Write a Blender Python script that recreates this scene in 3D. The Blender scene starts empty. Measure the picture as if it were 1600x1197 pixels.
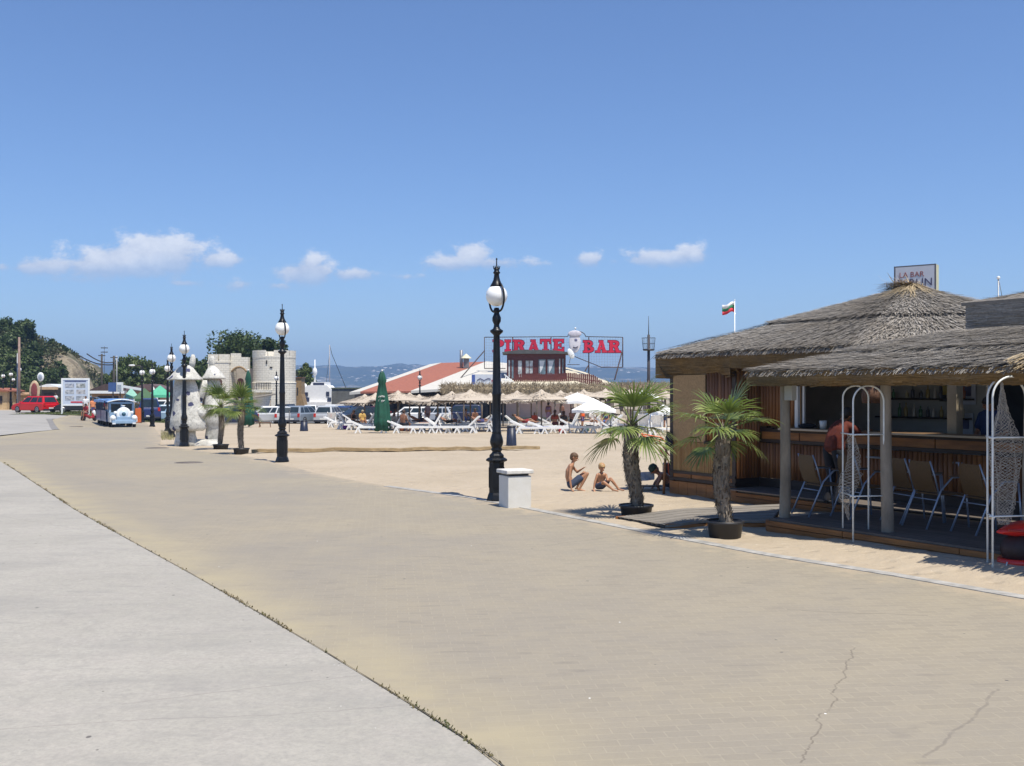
import bpy, math, random
from math import sin, cos, pi, radians, atan2, sqrt, exp, hypot
from mathutils import Vector, Matrix, noise as MN
S = bpy.context.scene
COL = S.collection

# ------------------------------------------------------------------ camera, sky, sun, exposure
EYE = 2.0; HOR = 610.0; F = 1600.0
cam = bpy.data.cameras.new('camera'); camo = bpy.data.objects.new('camera', cam); COL.objects.link(camo)
cam.sensor_width = 36.0; cam.lens = 36.0
camo.location = (0, 0, EYE); camo.rotation_euler = (radians(90), 0, 0)
cam.shift_y = (HOR - 598.5) / 1600.0
cam.clip_start = 0.1; cam.clip_end = 20000
S.camera = camo
S.view_settings.view_transform = 'Standard'; S.view_settings.look = 'None'
S.view_settings.gamma = 1.0; S.view_settings.exposure = 0.45
S.render.resolution_x = 1024; S.render.resolution_y = 766

TOSUN = Vector((0.25, -0.35, 1.0)).normalized()
sun = bpy.data.lights.new('sun', 'SUN'); suno = bpy.data.objects.new('sun', sun); COL.objects.link(suno)
sun.energy = 4.6; sun.angle = radians(0.55); sun.color = (1.0, 0.935, 0.82)
suno.rotation_euler = TOSUN.to_track_quat('Z', 'Y').to_euler()
SUN_EL = math.asin(TOSUN.z); SUN_ROT = atan2(TOSUN.x, TOSUN.y)

W = bpy.data.worlds.new('World'); S.world = W; W.use_nodes = True
nt = W.node_tree; nt.nodes.clear()
def wn(t, **k):
    n = nt.nodes.new(t)
    for a, b in k.items(): setattr(n, a, b)
    return n
def wlink(a, b): nt.links.new(a, b)
def wmath(op, a, b=None, c=None, clamp=False):
    n = wn('ShaderNodeMath', operation=op, use_clamp=clamp)
    for i, v in enumerate((a, b, c)):
        if v is None: continue
        if isinstance(v, (int, float)): n.inputs[i].default_value = v
        else: wlink(v, n.inputs[i])
    return n.outputs[0]
sky = wn('ShaderNodeTexSky', sky_type='NISHITA', sun_disc=False)
sky.sun_elevation = SUN_EL; sky.sun_rotation = SUN_ROT
sky.altitude = 0; sky.air_density = 1.0; sky.dust_density = 0.25; sky.ozone_density = 2.0
tc = wn('ShaderNodeTexCoord'); sx = wn('ShaderNodeSeparateXYZ'); wlink(tc.outputs['Generated'], sx.inputs[0])
yy = wmath('MAXIMUM', sx.outputs[1], 0.02)
U = wmath('DIVIDE', sx.outputs[0], yy); V = wmath('DIVIDE', sx.outputs[2], yy)
cmb = wn('ShaderNodeCombineXYZ'); wlink(U, cmb.inputs[0]); wlink(wmath('MULTIPLY', V, 1.5), cmb.inputs[1])
def wnoise(scale, det, rough=0.6, off=0):
    n = wn('ShaderNodeTexNoise'); n.inputs['Scale'].default_value = scale; n.inputs['Detail'].default_value = det
    n.inputs['Roughness'].default_value = rough
    if off:
        a = wn('ShaderNodeVectorMath', operation='ADD'); a.inputs[1].default_value = (off, off * 1.7, off * .3)
        wlink(cmb.outputs[0], a.inputs[0]); wlink(a.outputs[0], n.inputs['Vector'])
    else: wlink(cmb.outputs[0], n.inputs['Vector'])
    return n.outputs['Fac']
n1 = wnoise(30, 12, .66); n2 = wnoise(12, 4, .5, 3.1)
# cumulus low over the horizon: (centre u, v, half width, half height, weight)
CL = [(215, 408, 98, 25, 1.05), (246, 388, 58, 22, 1.15), (165, 416, 66, 18, .98), (68, 417, 56, 15, .82), (5, 415, 26, 10, .5),
      (342, 406, 40, 13, .66), (482, 426, 46, 20, .86), (486, 410, 22, 14, .8), (548, 428, 44, 11, .6), (381, 443, 20, 11, .5), (292, 443, 38, 8, .5), (120, 436, 60, 8, .4), (430, 447, 30, 7, .4), (640, 432, 30, 6, .4),
      (737, 397, 26, 17, .95), (703, 412, 36, 14, .85), (778, 411, 58, 11, .62), (921, 405, 22, 11, .78), (965, 410, 22, 7, .42), (1035, 402, 54, 13, .85), (1078, 395, 24, 15, .82)]
tot = None; num = None; den = None
for (cx, cy, rx, ry, w) in CL:
    du = wmath('MULTIPLY', wmath('SUBTRACT', U, (cx - 800) / F), F / rx)
    dv = wmath('MULTIPLY', wmath('SUBTRACT', V, (HOR - cy) / F), F / ry)
    r2 = wmath('ADD', wmath('MULTIPLY', du, du), wmath('MULTIPLY', dv, dv))
    e = wmath('MULTIPLY', wmath('EXPONENT', wmath('MULTIPLY', r2, -0.9)), w)
    tot = e if tot is None else wmath('MAXIMUM', tot, e)
    ed = wmath('MULTIPLY', e, dv); num = ed if num is None else wmath('ADD', num, ed); den = e if den is None else wmath('ADD', den, e)
dens = wmath('SUBTRACT', wmath('ADD', tot, wmath('MULTIPLY', wmath('SUBTRACT', n1, .5), 1.7)), 0.17)
dens = wmath('MULTIPLY', dens, wmath('GREATER_THAN', tot, .05))
hgt = wmath('DIVIDE', num, wmath('MAXIMUM', den, .001))      # height inside the cloud, base to top
mask = wn('ShaderNodeMapRange', interpolation_type='SMOOTHSTEP'); wlink(dens, mask.inputs[0])
mask.inputs[1].default_value = 0.0; mask.inputs[2].default_value = 0.42; mask.inputs[3].default_value = 0; mask.inputs[4].default_value = .9
bright = wn('ShaderNodeMapRange'); wlink(wmath('ADD', wmath('ADD', wmath('MULTIPLY', dens, .45), wmath('MULTIPLY', n1, .9)), wmath('MULTIPLY', hgt, .38)), bright.inputs[0])
bright.inputs[1].default_value = .35; bright.inputs[2].default_value = 1.0; bright.inputs[3].default_value = 0; bright.inputs[4].default_value = 1
cc = wn('ShaderNodeMix', data_type='RGBA'); wlink(bright.outputs[0], cc.inputs[0])
cc.inputs[6].default_value = (4.6, 5.3, 6.8, 1); cc.inputs[7].default_value = (8.0, 8.3, 8.9, 1)
tint = wn('ShaderNodeMix', data_type='RGBA', blend_type='MULTIPLY'); tint.inputs[0].default_value = 1
wlink(sky.outputs[0], tint.inputs[6]); tint.inputs[7].default_value = (0.82, 0.97, 1.24, 1)
mx = wn('ShaderNodeMix', data_type='RGBA'); fb = wn('ShaderNodeMapRange'); wlink(hgt, fb.inputs[0]); fb.inputs[1].default_value = -1.1; fb.inputs[2].default_value = .1; fb.inputs[3].default_value = .4; fb.inputs[4].default_value = 1; wlink(wmath('MULTIPLY', mask.outputs[0], fb.outputs[0]), mx.inputs[0]); wlink(tint.outputs[2], mx.inputs[6]); wlink(cc.outputs[2], mx.inputs[7])
bg = wn('ShaderNodeBackground'); bg.inputs[1].default_value = 0.085; wlink(mx.outputs[2], bg.inputs[0])
wo = wn('ShaderNodeOutputWorld'); wlink(bg.outputs[0], wo.inputs[0])

# ------------------------------------------------------------------ helpers
random.seed(7)
R = random.random
def U_(a, b): return a + (b - a) * random.random()
def sstep(a, b, x):
    t = max(0.0, min(1.0, (x - a) / (b - a))); return t * t * (3 - 2 * t)
def interp(tab, x):
    if x <= tab[0][0]: return tab[0][1]
    for (a, va), (b, vb) in zip(tab, tab[1:]):
        if x <= b: return va + (vb - va) * (x - a) / (b - a)
    return tab[-1][1]
GT = [(0, 0), (26, 0), (39, -.14), (55, -.28), (69, -.46), (92, -.9), (130, -1.2), (9000, -1.2)]
def G(x, y):
    return interp(GT, y) * (1 - sstep(-27, -38, x) if False else 1 - sstep(27, 38, -x))
def P(px, py):
    """ground point under a place given by its bearing and dip from the eye point"""
    k = (px - 800) / F; m = (py - HOR) / F
    lo = 1.0; d = 1.0
    while d < 400:
        if EYE - m * d - G(k * d, d) <= 0: break
        lo = d; d += 0.5
    hi = d
    for _ in range(24):
        mid = (lo + hi) / 2
        if EYE - m * mid - G(k * mid, mid) <= 0: hi = mid
        else: lo = mid
    return Vector((k * hi, hi, G(k * hi, hi)))
def X(px, D): return (px - 800) / F * D
def Z(py, D): return EYE - (py - HOR) / F * D
def Q(px, py, D): return Vector((X(px, D), D, Z(py, D)))

class MB:
    def __init__(s): s.v = []; s.f = []; s.mi = []; s.sm = []; s.m = 0
    def add(s, vs, fs, smooth=False):
        o = len(s.v); s.v += [tuple(v) for v in vs]
        for f in fs: s.f.append(tuple(i + o for i in f)); s.mi.append(s.m); s.sm.append(smooth)
        return s
    def box(s, c, d, rz=0, M=None, taper=1.0):
        hx, hy, hz = d[0] / 2, d[1] / 2, d[2] / 2
        vs = []
        for z, t in ((-hz, 1), (hz, taper)):
            for x, y in ((-hx, -hy), (hx, -hy), (hx, hy), (-hx, hy)): vs.append(Vector((x * t, y * t, z)))
        if rz: r = Matrix.Rotation(rz, 3, 'Z'); vs = [r @ v for v in vs]
        if M: vs = [M @ v for v in vs]
        vs = [v + Vector(c) for v in vs]
        return s.add(vs, [(3, 2, 1, 0), (4, 5, 6, 7), (0, 1, 5, 4), (1, 2, 6, 5), (2, 3, 7, 6), (3, 0, 4, 7)])
    def bar(s, a, b, w, h=None, up=(0, 0, 1)):
        """rectangular bar from a to b"""
        a = Vector(a); b = Vector(b); h = h or w
        d = (b - a).normalized(); u = Vector(up)
        if abs(d.dot(u)) > .98: u = Vector((0, 1, 0))
        sd = d.cross(u).normalized(); u = sd.cross(d).normalized()
        vs = []
        for p in (a, b):
            for i, j in ((-1, -1), (1, -1), (1, 1), (-1, 1)): vs.append(p + sd * (i * w / 2) + u * (j * h / 2))
        return s.add(vs, [(3, 2, 1, 0), (4, 5, 6, 7), (0, 1, 5, 4), (1, 2, 6, 5), (2, 3, 7, 6), (3, 0, 4, 7)])
    def tube(s, pts, r, n=8, cap=True, sm=True, closed=False):
        pts = [Vector(p) for p in pts]; k = len(pts)
        rs = r if isinstance(r, (list, tuple)) else [r] * k
        u = None; vs = []
        for i, p in enumerate(pts):
            d = (pts[min(i + 1, k - 1)] - pts[max(i - 1, 0)])
            if closed: d = pts[(i + 1) % k] - pts[i - 1]
            d = d.normalized() if d.length > 1e-9 else Vector((0, 0, 1))
            if u is None:
                u = Vector((0, 0, 1)) if abs(d.z) < .9 else Vector((1, 0, 0))
            u = (u - d * u.dot(d)).normalized(); w = d.cross(u)
            for j in range(n):
                a = 2 * pi * j / n; vs.append(p + (u * cos(a) + w * sin(a)) * rs[i])
        fs = []
        for i in range(k if closed else k - 1):
            q = (i + 1) % k
            for j in range(n):
                fs.append((i * n + j, i * n + (j + 1) % n, q * n + (j + 1) % n, q * n + j))
        s.add(vs, fs, sm)
        if cap and not closed:
            o = len(s.v) - len(vs)
            for idx in (tuple(o + j for j in reversed(range(n))), tuple(o + (k - 1) * n + j for j in range(n))):
                s.f.append(idx); s.mi.append(s.m); s.sm.append(False)
        return s
    def lathe(s, prof, c=(0, 0, 0), n=16, sm=True, ph=0):
        vs = []; c = Vector(c)
        for r, z in prof:
            for j in range(n):
                a = 2 * pi * j / n + ph; vs.append(c + Vector((r * cos(a), r * sin(a), z)))
        fs = []
        for i in range(len(prof) - 1):
            for j in range(n): fs.append((i * n + j, i * n + (j + 1) % n, (i + 1) * n + (j + 1) % n, (i + 1) * n + j))
        s.add(vs, fs, sm); o = len(s.v) - len(vs); k = len(prof)
        for idx in (tuple(o + j for j in reversed(range(n))), tuple(o + (k - 1) * n + j for j in range(n))):
            s.f.append(idx); s.mi.append(s.m); s.sm.append(False)
        return s
    def ball(s, c, r, nu=14, nv=9, M=None):
        if not isinstance(r, (tuple, list)): r = (r, r, r)
        vs = [Vector((0, 0, r[2]))]
        for i in range(1, nv):
            t = pi * i / nv
            for j in range(nu):
                a = 2 * pi * j / nu; vs.append(Vector((r[0] * sin(t) * cos(a), r[1] * sin(t) * sin(a), r[2] * cos(t))))
        vs.append(Vector((0, 0, -r[2])))
        if M: vs = [M @ v for v in vs]
        vs = [v + Vector(c) for v in vs]
        fs = [(0, 1 + j, 1 + (j + 1) % nu) for j in range(nu)]
        for i in range(nv - 2):
            for j in range(nu):
                a = 1 + i * nu; fs.append((a + j, a + nu + j, a + nu + (j + 1) % nu, a + (j + 1) % nu))
        l = len(vs) - 1; a = 1 + (nv - 2) * nu
        fs += [(l, a + (j + 1) % nu, a + j) for j in range(nu)]
        return s.add(vs, fs, True)
    def prism(s, poly, o, ax, ay, dv):
        o = Vector(o); ax = Vector(ax); ay = Vector(ay); dv = Vector(dv)
        a = [o + ax * p[0] + ay * p[1] for p in poly]; b = [p + dv for p in a]; n = len(poly)
        return s.add(a + b, [tuple(reversed(range(n))), tuple(range(n, 2 * n))] + [(i, (i + 1) % n, n + (i + 1) % n, n + i) for i in range(n)])
    def quad(s, *p): return s.add(p, [tuple(range(len(p)))])
    def cap(s, a, b, r1, r2, n=12):
        """rounded tapered limb"""
        a = Vector(a); b = Vector(b); d = b - a; L = d.length
        if L < 1e-6: return s.ball(a, r1, n, 8)
        d /= L; pts = []; rs = []
        for i in range(0, 5):
            t = pi / 2 * i / 4; pts.append(a - d * (r1 * cos(t))); rs.append(max(1e-4, r1 * sin(t)))
        for i in range(1, 4):
            pts.append(a + d * L * i / 4); rs.append(r1 + (r2 - r1) * i / 4)
        for i in range(0, 5):
            t = pi / 2 * i / 4; pts.append(b + d * (r2 * sin(t))); rs.append(max(1e-4, r2 * cos(t)))
        return s.tube(pts, rs, n)
    def build(s, name, mats, parent=None, loc=None, rz=0, bevel=0, bseg=2):
        me = bpy.data.meshes.new(name); me.from_pydata(s.v, [], s.f); me.update()
        if not isinstance(mats, (list, tuple)): mats = [mats]
        for m in mats: me.materials.append(m)
        me.polygons.foreach_set('use_smooth', s.sm)
        if len(mats) > 1: me.polygons.foreach_set('material_index', s.mi)
        o = bpy.data.objects.new(name, me); COL.objects.link(o)
        if parent: o.parent = parent
        if loc is not None: o.location = loc
        if rz: o.rotation_euler.z = rz
        if bevel:
            b = o.modifiers.new('bevel', 'BEVEL'); b.width = bevel; b.segments = bseg; b.limit_method = 'ANGLE'; b.angle_limit = radians(35)
        return o
def tag(o, label=None, cat=None, group=None, kind=None):
    if label: o['label'] = label
    if cat: o['category'] = cat
    if group: o['group'] = group
    if kind: o['kind'] = kind
    return o
def thing(name, label, cat, loc=(0, 0, 0), rz=0, group=None):
    o = bpy.data.objects.new(name, None); COL.objects.link(o); o.empty_display_size = .2
    o.location = loc; o.rotation_euler.z = rz
    return tag(o, label, cat, group)
def dup(root, loc, rz=None, label=None, scale=None, mats=None):
    def cp(o, par):
        c = o.copy(); COL.objects.link(c); c.parent = par
        for ch in o.children: cp(ch, c)
        return c
    c = cp(root, None); c.location = loc
    if rz is not None: c.rotation_euler.z = rz
    if label: c['label'] = label
    if scale: c.scale = scale if isinstance(scale, tuple) else (scale,) * 3
    return c
def struct(o, kind='structure'): o['kind'] = kind; return o
ORD = ['leftmost', 'second from the left', 'third from the left', 'fourth from the left', 'fifth from the left', 'sixth from the left', 'seventh from the left', 'eighth from the left', 'ninth from the left', 'tenth from the left', 'eleventh from the left', 'twelfth from the left', 'thirteenth from the left', 'fourteenth from the left', 'fifteenth from the left', 'sixteenth from the left', 'seventeenth from the left', 'eighteenth from the left']

# ------------------------------------------------------------------ materials
class NT:
    def __init__(s, name):
        s.m = bpy.data.materials.new(name); s.m.use_nodes = True; s.t = s.m.node_tree; s.t.nodes.clear()
        s.b = s.n('ShaderNodeBsdfPrincipled'); o = s.n('ShaderNodeOutputMaterial'); s.l(s.b.outputs[0], o.inputs[0]); s.out = o
        s.co = s.n('ShaderNodeTexCoord').outputs['Object']
    def n(s, t, **k):
        n = s.t.nodes.new(t)
        for a, b in k.items(): setattr(n, a, b)
        return n
    def l(s, a, b): s.t.links.new(a, b)
    def math(s, op, a, b=None, clamp=False):
        n = s.n('ShaderNodeMath', operation=op, use_clamp=clamp)
        for i, v in enumerate((a, b)):
            if v is None: continue
            if isinstance(v, (int, float)): n.inputs[i].default_value = v
            else: s.l(v, n.inputs[i])
        return n.outputs[0]
    def map(s, scale=(1, 1, 1), rot=(0, 0, 0), loc=(0, 0, 0), src=None):
        m = s.n('ShaderNodeMapping'); m.inputs['Scale'].default_value = scale; m.inputs['Rotation'].default_value = rot; m.inputs['Location'].default_value = loc
        s.l(src or s.co, m.inputs[0]); return m.outputs[0]
    def noise(s, scale, det=3, rough=.55, src=None, dist=0):
        n = s.n('ShaderNodeTexNoise'); n.inputs['Scale'].default_value = scale; n.inputs['Detail'].default_value = det
        n.inputs['Roughness'].default_value = rough; n.inputs['Distortion'].default_value = dist
        s.l(src or s.co, n.inputs['Vector']); return n.outputs['Fac']
    def rng(s, f, a, b, c=0, d=1, sm=False):
        n = s.n('ShaderNodeMapRange')
        if sm: n.interpolation_type = 'SMOOTHSTEP'
        s.l(f, n.inputs[0])
        for i, v in enumerate((a, b, c, d)): n.inputs[i + 1].default_value = v
        return n.outputs[0]
    def mix(s, f, a, b, mode='MIX'):
        n = s.n('ShaderNodeMix', data_type='RGBA', blend_type=mode)
        for i, v in ((0, f), (6, a), (7, b)):
            if isinstance(v, (int, float)): n.inputs[i].default_value = v
            elif isinstance(v, (tuple, list)): n.inputs[i].default_value = tuple(v)[:3] + (1,)
            else: s.l(v, n.inputs[i])
        return n.outputs[2]
    def col(s, c):
        if isinstance(c, (tuple, list)): s.b.inputs['Base Color'].default_value = tuple(c)[:3] + (1,)
        else: s.l(c, s.b.inputs['Base Color'])
    def bump(s, h, strength=.3, dist=.02):
        n = s.n('ShaderNodeBump'); n.inputs['Strength'].default_value = strength; n.inputs['Distance'].default_value = dist
        s.l(h, n.inputs['Height']); s.l(n.outputs[0], s.b.inputs['Normal'])
    def rough(s, v):
        if isinstance(v, (int, float)): s.b.inputs['Roughness'].default_value = v
        else: s.l(v, s.b.inputs['Roughness'])
    def island(s):
        return s.n('ShaderNodeNewGeometry').outputs['Random Per Island']
def mul(c, k): return tuple(min(1, x * k) for x in c)
_mc = {}
def mat(name, c, rough=.6, var=.18, scale=6, bump=.0, metal=0, c2=None, stretch=(1, 1, 1), spec=.5, det=4, coat=0, trans=0, bd=.01):
    if name in _mc: return _mc[name]
    t = NT(name); v = t.map(stretch)
    f = t.noise(scale, det, .6, v); f = t.rng(f, .3, .7, 0, 1)
    t.col(t.mix(f, mul(c, 1 - var), c2 or mul(c, 1 + var))); t.rough(rough)
    t.b.inputs['Metallic'].default_value = metal; t.b.inputs['Specular IOR Level'].default_value = spec
    if coat: t.b.inputs['Coat Weight'].default_value = coat; t.b.inputs['Coat Roughness'].default_value = .08
    if bump: t.bump(t.noise(scale * 3, 5, .65, v), bump, bd)
    _mc[name] = t.m; return t.m
def leafmat(name, a, b, c=None, rough=.55, trans=.25):
    """many small leaves: each island its own tone"""
    t = NT(name); r = t.island(); f2 = t.rng(t.noise(.9, 3), .35, .65)
    col = t.mix(r, a, b)
    if c: col = t.mix(t.math('MULTIPLY', f2, .7), col, c)
    t.col(col); t.rough(rough); t.b.inputs['Specular IOR Level'].default_value = .35
    if trans:
        tr = t.n('ShaderNodeBsdfTranslucent'); t.l(col, tr.inputs[0]); m = t.n('ShaderNodeMixShader'); m.inputs[0].default_value = trans
        t.l(t.b.outputs[0], m.inputs[1]); t.l(tr.outputs[0], m.inputs[2]); t.l(m.outputs[0], t.out.inputs[0])
    return t.m
WHITE = mat('white plastic', (.78, .78, .76), .35, .06, 3)
BLACKIRON = mat('black painted iron', (.006, .007, .009), .38, .3, 12, .1, spec=.35)
DARK = mat('dark plastic', (.02, .022, .03), .4, .3, 6, .1)
GLASS = mat('dark car glass', (.02, .03, .035), .16, .3, 2)
TYRE = mat('tyre rubber', (.02, .02, .02), .8, .2, 20)
RIM = mat('alloy rim', (.5, .5, .5), .3, .1, 20, metal=.8)
STEEL = mat('galvanised steel', (.30, .31, .33), .5, .12, 15, metal=.4)
PLY = mat('brown timber', (.16, .075, .03), .6, .45, 2.5, .3, stretch=(1, 1, 9))
POLEW = mat('weathered pole', (.22, .18, .14), .8, .3, 5, .3, stretch=(1, 1, .2))
# ------------------------------------------------------------------ ground, paving, water, hills
def pts_world(lst): return [P(a, b) for a, b in lst]
KERB = pts_world([(1600, 935), (1400, 900), (1200, 868), (1000, 830), (830, 796), (740, 779), (600, 760), (500, 742), (440, 727), (390, 714), (330, 707), (290, 702), (250, 698), (252, 683), (240, 668), (228, 659), (205, 654)])
XR = [(-5, 11.8)] + [(1, 10.6), (6, 7.4)] + [(p.y, p.x) for p in KERB]
XR.sort()
EDGE = pts_world([(780, 1197), (700, 1142), (620, 1092), (520, 1030), (420, 970), (300, 900), (200, 845), (120, 800), (60, 760), (0, 722)])
XL = [(-5, 4.2), (1, 1.9), (3, .9)] + [(p.y, p.x) for p in EDGE] + [(40, -24), (47, -24.2)] + [(P(88, 672).y, P(88, 672).x), (P(78, 657).y, P(78, 657).x), (90, -38)]
XL.sort()
def xr(y): return interp(XR, y)
def xl(y): return interp(XL, y)
def sandbump(x, y):
    if y > 60: return 0
    v = MN.noise(Vector((x * 1.1, y * 1.1, 0))) * .035 + MN.noise(Vector((x * 3.0, y * 3.0, 5))) * .026 + MN.noise(Vector((x * 9, y * 9, 2))) * .006
    return v * (1 - sstep(35, 60, y))
def gz(x, y):
    z = G(x, y)
    if y < 90:
        inside = min(xr(y) - x, 1e9)
        d = -inside   # >0 on the sand side
        if d > 0:
            z += (sandbump(x, y) + .012) * sstep(0, .35, d) + .012 * (1 - sstep(0, .35, d))
            hs = (x - 3.08) * .525 - (y - 19.9) * .851; ht_ = (x - 3.08) * .851 + (y - 19.9) * .525
            if hs > 4: z += (.015 + .075 * sstep(5.2, 7.6, hs)) * sstep(-3.7, -2.7, ht_) * (1 - sstep(-2.4, -1.6, ht_))
        else:
            z += .012 - .07 * sstep(.06, .35, -d)
    return z
xs = []; x = -13.0
while x < 13: xs.append(x); x += .16 if -2 < x < 10 else .4
xs = [-9000, -5000, -2500, -1200, -600, -300, -180, -120, -90] + [-70 + i * 2.5 for i in range(23)] + xs + [14, 16, 18, 21, 25, 30, 40, 55, 75, 100, 140, 200, 350, 700, 1400, 3000, 9000]
ys = [-60, -20, -5]; y = 1.0
while y < 26: ys.append(y); y += .14 if y > 8 else .4
while y < 60: ys.append(y); y += .8
while y < 140: ys.append(y); y += 4
ys += [150, 165]
mb = MB(); nx = len(xs)
vs = [(a, b, gz(a, b)) for b in ys for a in xs]
fs = [(j * nx + i, j * nx + i + 1, (j + 1) * nx + i + 1, (j + 1) * nx + i) for j in range(len(ys) - 1) for i in range(nx - 1)]
mb.add(vs, fs, True)
t = NT('beach sand')
big = t.noise(.35, 4); fine = t.noise(60, 3, .7); mid = t.noise(5, 5, .6)
c = t.mix(t.rng(big, .35, .65), (.395, .328, .242), (.46, .385, .29))
c = t.mix(t.rng(fine, .3, .7, 0, .5), c, (.335, .28, .21))
c = t.mix(t.math('MULTIPLY', t.rng(mid, .5, .8), .35), c, (.46, .40, .31))
vo = t.n('ShaderNodeTexVoronoi'); vo.inputs['Scale'].default_value = 6.5; t.l(t.co, vo.inputs['Vector'])
sel = t.math('MULTIPLY', t.math('LESS_THAN', vo.outputs['Distance'], .055), t.math('GREATER_THAN', t.noise(2.3, 2), .52))
c = t.mix(sel, c, (.85, .8, .72))
vo2 = t.n('ShaderNodeTexVoronoi'); vo2.inputs['Scale'].default_value = 9; t.l(t.map(loc=(3, 5, 0)), vo2.inputs['Vector'])
sel = t.math('MULTIPLY', t.math('LESS_THAN', vo2.outputs['Distance'], .05), t.math('GREATER_THAN', t.noise(3.1, 2), .55))
c = t.mix(sel, c, (.2, .15, .1))
t.col(c); t.rough(.95); t.b.inputs['Specular IOR Level'].default_value = .2
vf = t.n('ShaderNodeTexVoronoi'); vf.feature = 'SMOOTH_F1'; vf.inputs['Scale'].default_value = 3.4; t.l(t.map((1, 1.3, 1)), vf.inputs['Vector'])
t.bump(t.math('ADD', t.math('MULTIPLY', fine, .22), t.math('ADD', mid, t.math('MULTIPLY', t.rng(vf.outputs['Distance'], .05, .35), .8))), .8, .045)
SAND = t.m
struct(mb.build('ground', SAND))

def sheet(name, m, y0, y1, fl, fr, ncol=10, lift=.03, step=.5):
    mb = MB(); yy = y0; rows = []
    while yy < y1: rows.append(yy); yy += step * (1 + yy / 20)
    rows.append(y1); vs = []
    for b in rows:
        a0, a1 = fl(b), fr(b)
        for i in range(ncol + 1):
            a = a0 + (a1 - a0) * i / ncol; vs.append((a, b, G(a, b) + lift))
    n = ncol + 1
    fs = [(j * n + i, j * n + i + 1, (j + 1) * n + i + 1, (j + 1) * n + i) for j in range(len(rows) - 1) for i in range(ncol)]
    mb.add(vs, fs); o = mb.build(name, m)
    for nm, fn in (('drift', fr), ('edge', fl)):
        at = o.data.attributes.new(nm, 'FLOAT', 'POINT'); at.data.foreach_set('value', [abs(fn(v[1]) - v[0]) for v in vs])
    return struct(o)
def crack(t, c, p0, p1, w, col, amp=.25, sc=1.2, seed=0, strength=.8):
    p0 = Vector(p0[:2]); p1 = Vector(p1[:2]); d = p1 - p0; L = d.length; d /= L
    sp = t.n('ShaderNodeSeparateXYZ'); t.l(t.co, sp.inputs[0])
    xx = t.math('SUBTRACT', sp.outputs[0], p0.x); yy = t.math('SUBTRACT', sp.outputs[1], p0.y)
    tt = t.math('ADD', t.math('MULTIPLY', xx, d.x), t.math('MULTIPLY', yy, d.y))
    dd = t.math('ADD', t.math('MULTIPLY', xx, -d.y), t.math('MULTIPLY', yy, d.x))
    cm = t.n('ShaderNodeCombineXYZ'); t.l(tt, cm.inputs[0]); cm.inputs[1].default_value = seed
    nz = t.noise(sc, 6, .65, cm.outputs[0])
    dd = t.math('ABSOLUTE', t.math('ADD', dd, t.math('MULTIPLY', t.math('SUBTRACT', nz, .5), amp)))
    m = t.math('MULTIPLY', t.rng(dd, w * .4, w, 1, 0), t.math('MULTIPLY', t.math('GREATER_THAN', tt, 0), t.math('LESS_THAN', tt, L)))
    m = t.math('MULTIPLY', m, t.rng(t.noise(9, 2), .35, .5, .25, strength))
    return t.mix(m, c, col)
# tan block paving
t = NT('tan block paving')
br = t.n('ShaderNodeTexBrick'); v = t.map((1, 1, 1), (0, 0, radians(-7))); t.l(v, br.inputs['Vector'])
br.inputs['Scale'].default_value = 1.0; br.inputs['Brick Width'].default_value = .2; br.inputs['Row Height'].default_value = .1
br.inputs['Mortar Size'].default_value = .0045; br.inputs['Mortar Smooth'].default_value = .3; br.offset = .5; br.inputs['Bias'].default_value = 0
br.inputs['Color1'].default_value = (.280, .245, .186, 1); br.inputs['Color2'].default_value = (.318, .278, .208, 1); br.inputs['Mortar'].default_value = (.37, .325, .238, 1)
worn = t.rng(t.noise(.16, 5, .55, None, .6), .4, .62, 0, 1)
c = t.mix(t.math('MULTIPLY', worn, .65), br.outputs['Color'], (.242, .222, .194))
c = t.mix(t.rng(t.noise(1.3, 6, .7), .45, .75, 0, .4), c, (.36, .31, .215))
c = t.mix(t.rng(t.noise(45, 3, .7), .3, .7, 0, .25), c, (.2, .175, .14))
st = t.map((1.5, 6, 1)); c = t.mix(t.rng(t.noise(1.0, 5, .6, st), .60, .72, 0, .55), c, (.19, .17, .145))
at = t.n('ShaderNodeAttribute', attribute_name='drift').outputs['Fac']; ae = t.n('ShaderNodeAttribute', attribute_name='edge').outputs['Fac']
c = t.mix(t.math('MULTIPLY', t.rng(ae, 0, 1.1, 1, 0, True), t.rng(t.noise(1.6, 5, .6), .3, .6, .1, .8)), c, (.36, .31, .205))
c = t.mix(t.rng(t.math('SUBTRACT', t.noise(2.6, 6, .7), t.math('MULTIPLY', at, .30)), .34, .52, 0, .85), c, (.37, .305, .22))
c = crack(t, c, P(1335, 1015), P(1255, 1197), .008, (.12, .10, .08), .26, 2.6, 1, .6)
c = crack(t, c, P(1560, 1080), P(1450, 1190), .014, (.16, .14, .12), .3, 1.0, 4, .5)
c = crack(t, c, P(1230, 955), P(1450, 965), .02, (.17, .15, .12), .35, 1.0, 8, .5)
c = crack(t, c, P(850, 855), P(1000, 835), .02, (.2, .18, .14), .35, 1.0, 12, .6)
vo = t.n('ShaderNodeTexVoronoi'); vo.inputs['Scale'].default_value = 3.2; t.l(t.co, vo.inputs['Vector'])
c = t.mix(t.math('MULTIPLY', t.math('LESS_THAN', vo.outputs['Distance'], .05), t.math('GREATER_THAN', t.noise(1.1, 2), .55)), c, (.12, .11, .1))
vo = t.n('ShaderNodeTexVoronoi'); vo.inputs['Scale'].default_value = 1.7; t.l(t.map(loc=(2, 7, 0)), vo.inputs['Vector'])
c = t.mix(t.math('LESS_THAN', vo.outputs['Distance'], .014), c, (.85, .85, .82))
t.col(c); t.rough(.85); t.b.inputs['Specular IOR Level'].default_value = .3
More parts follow.
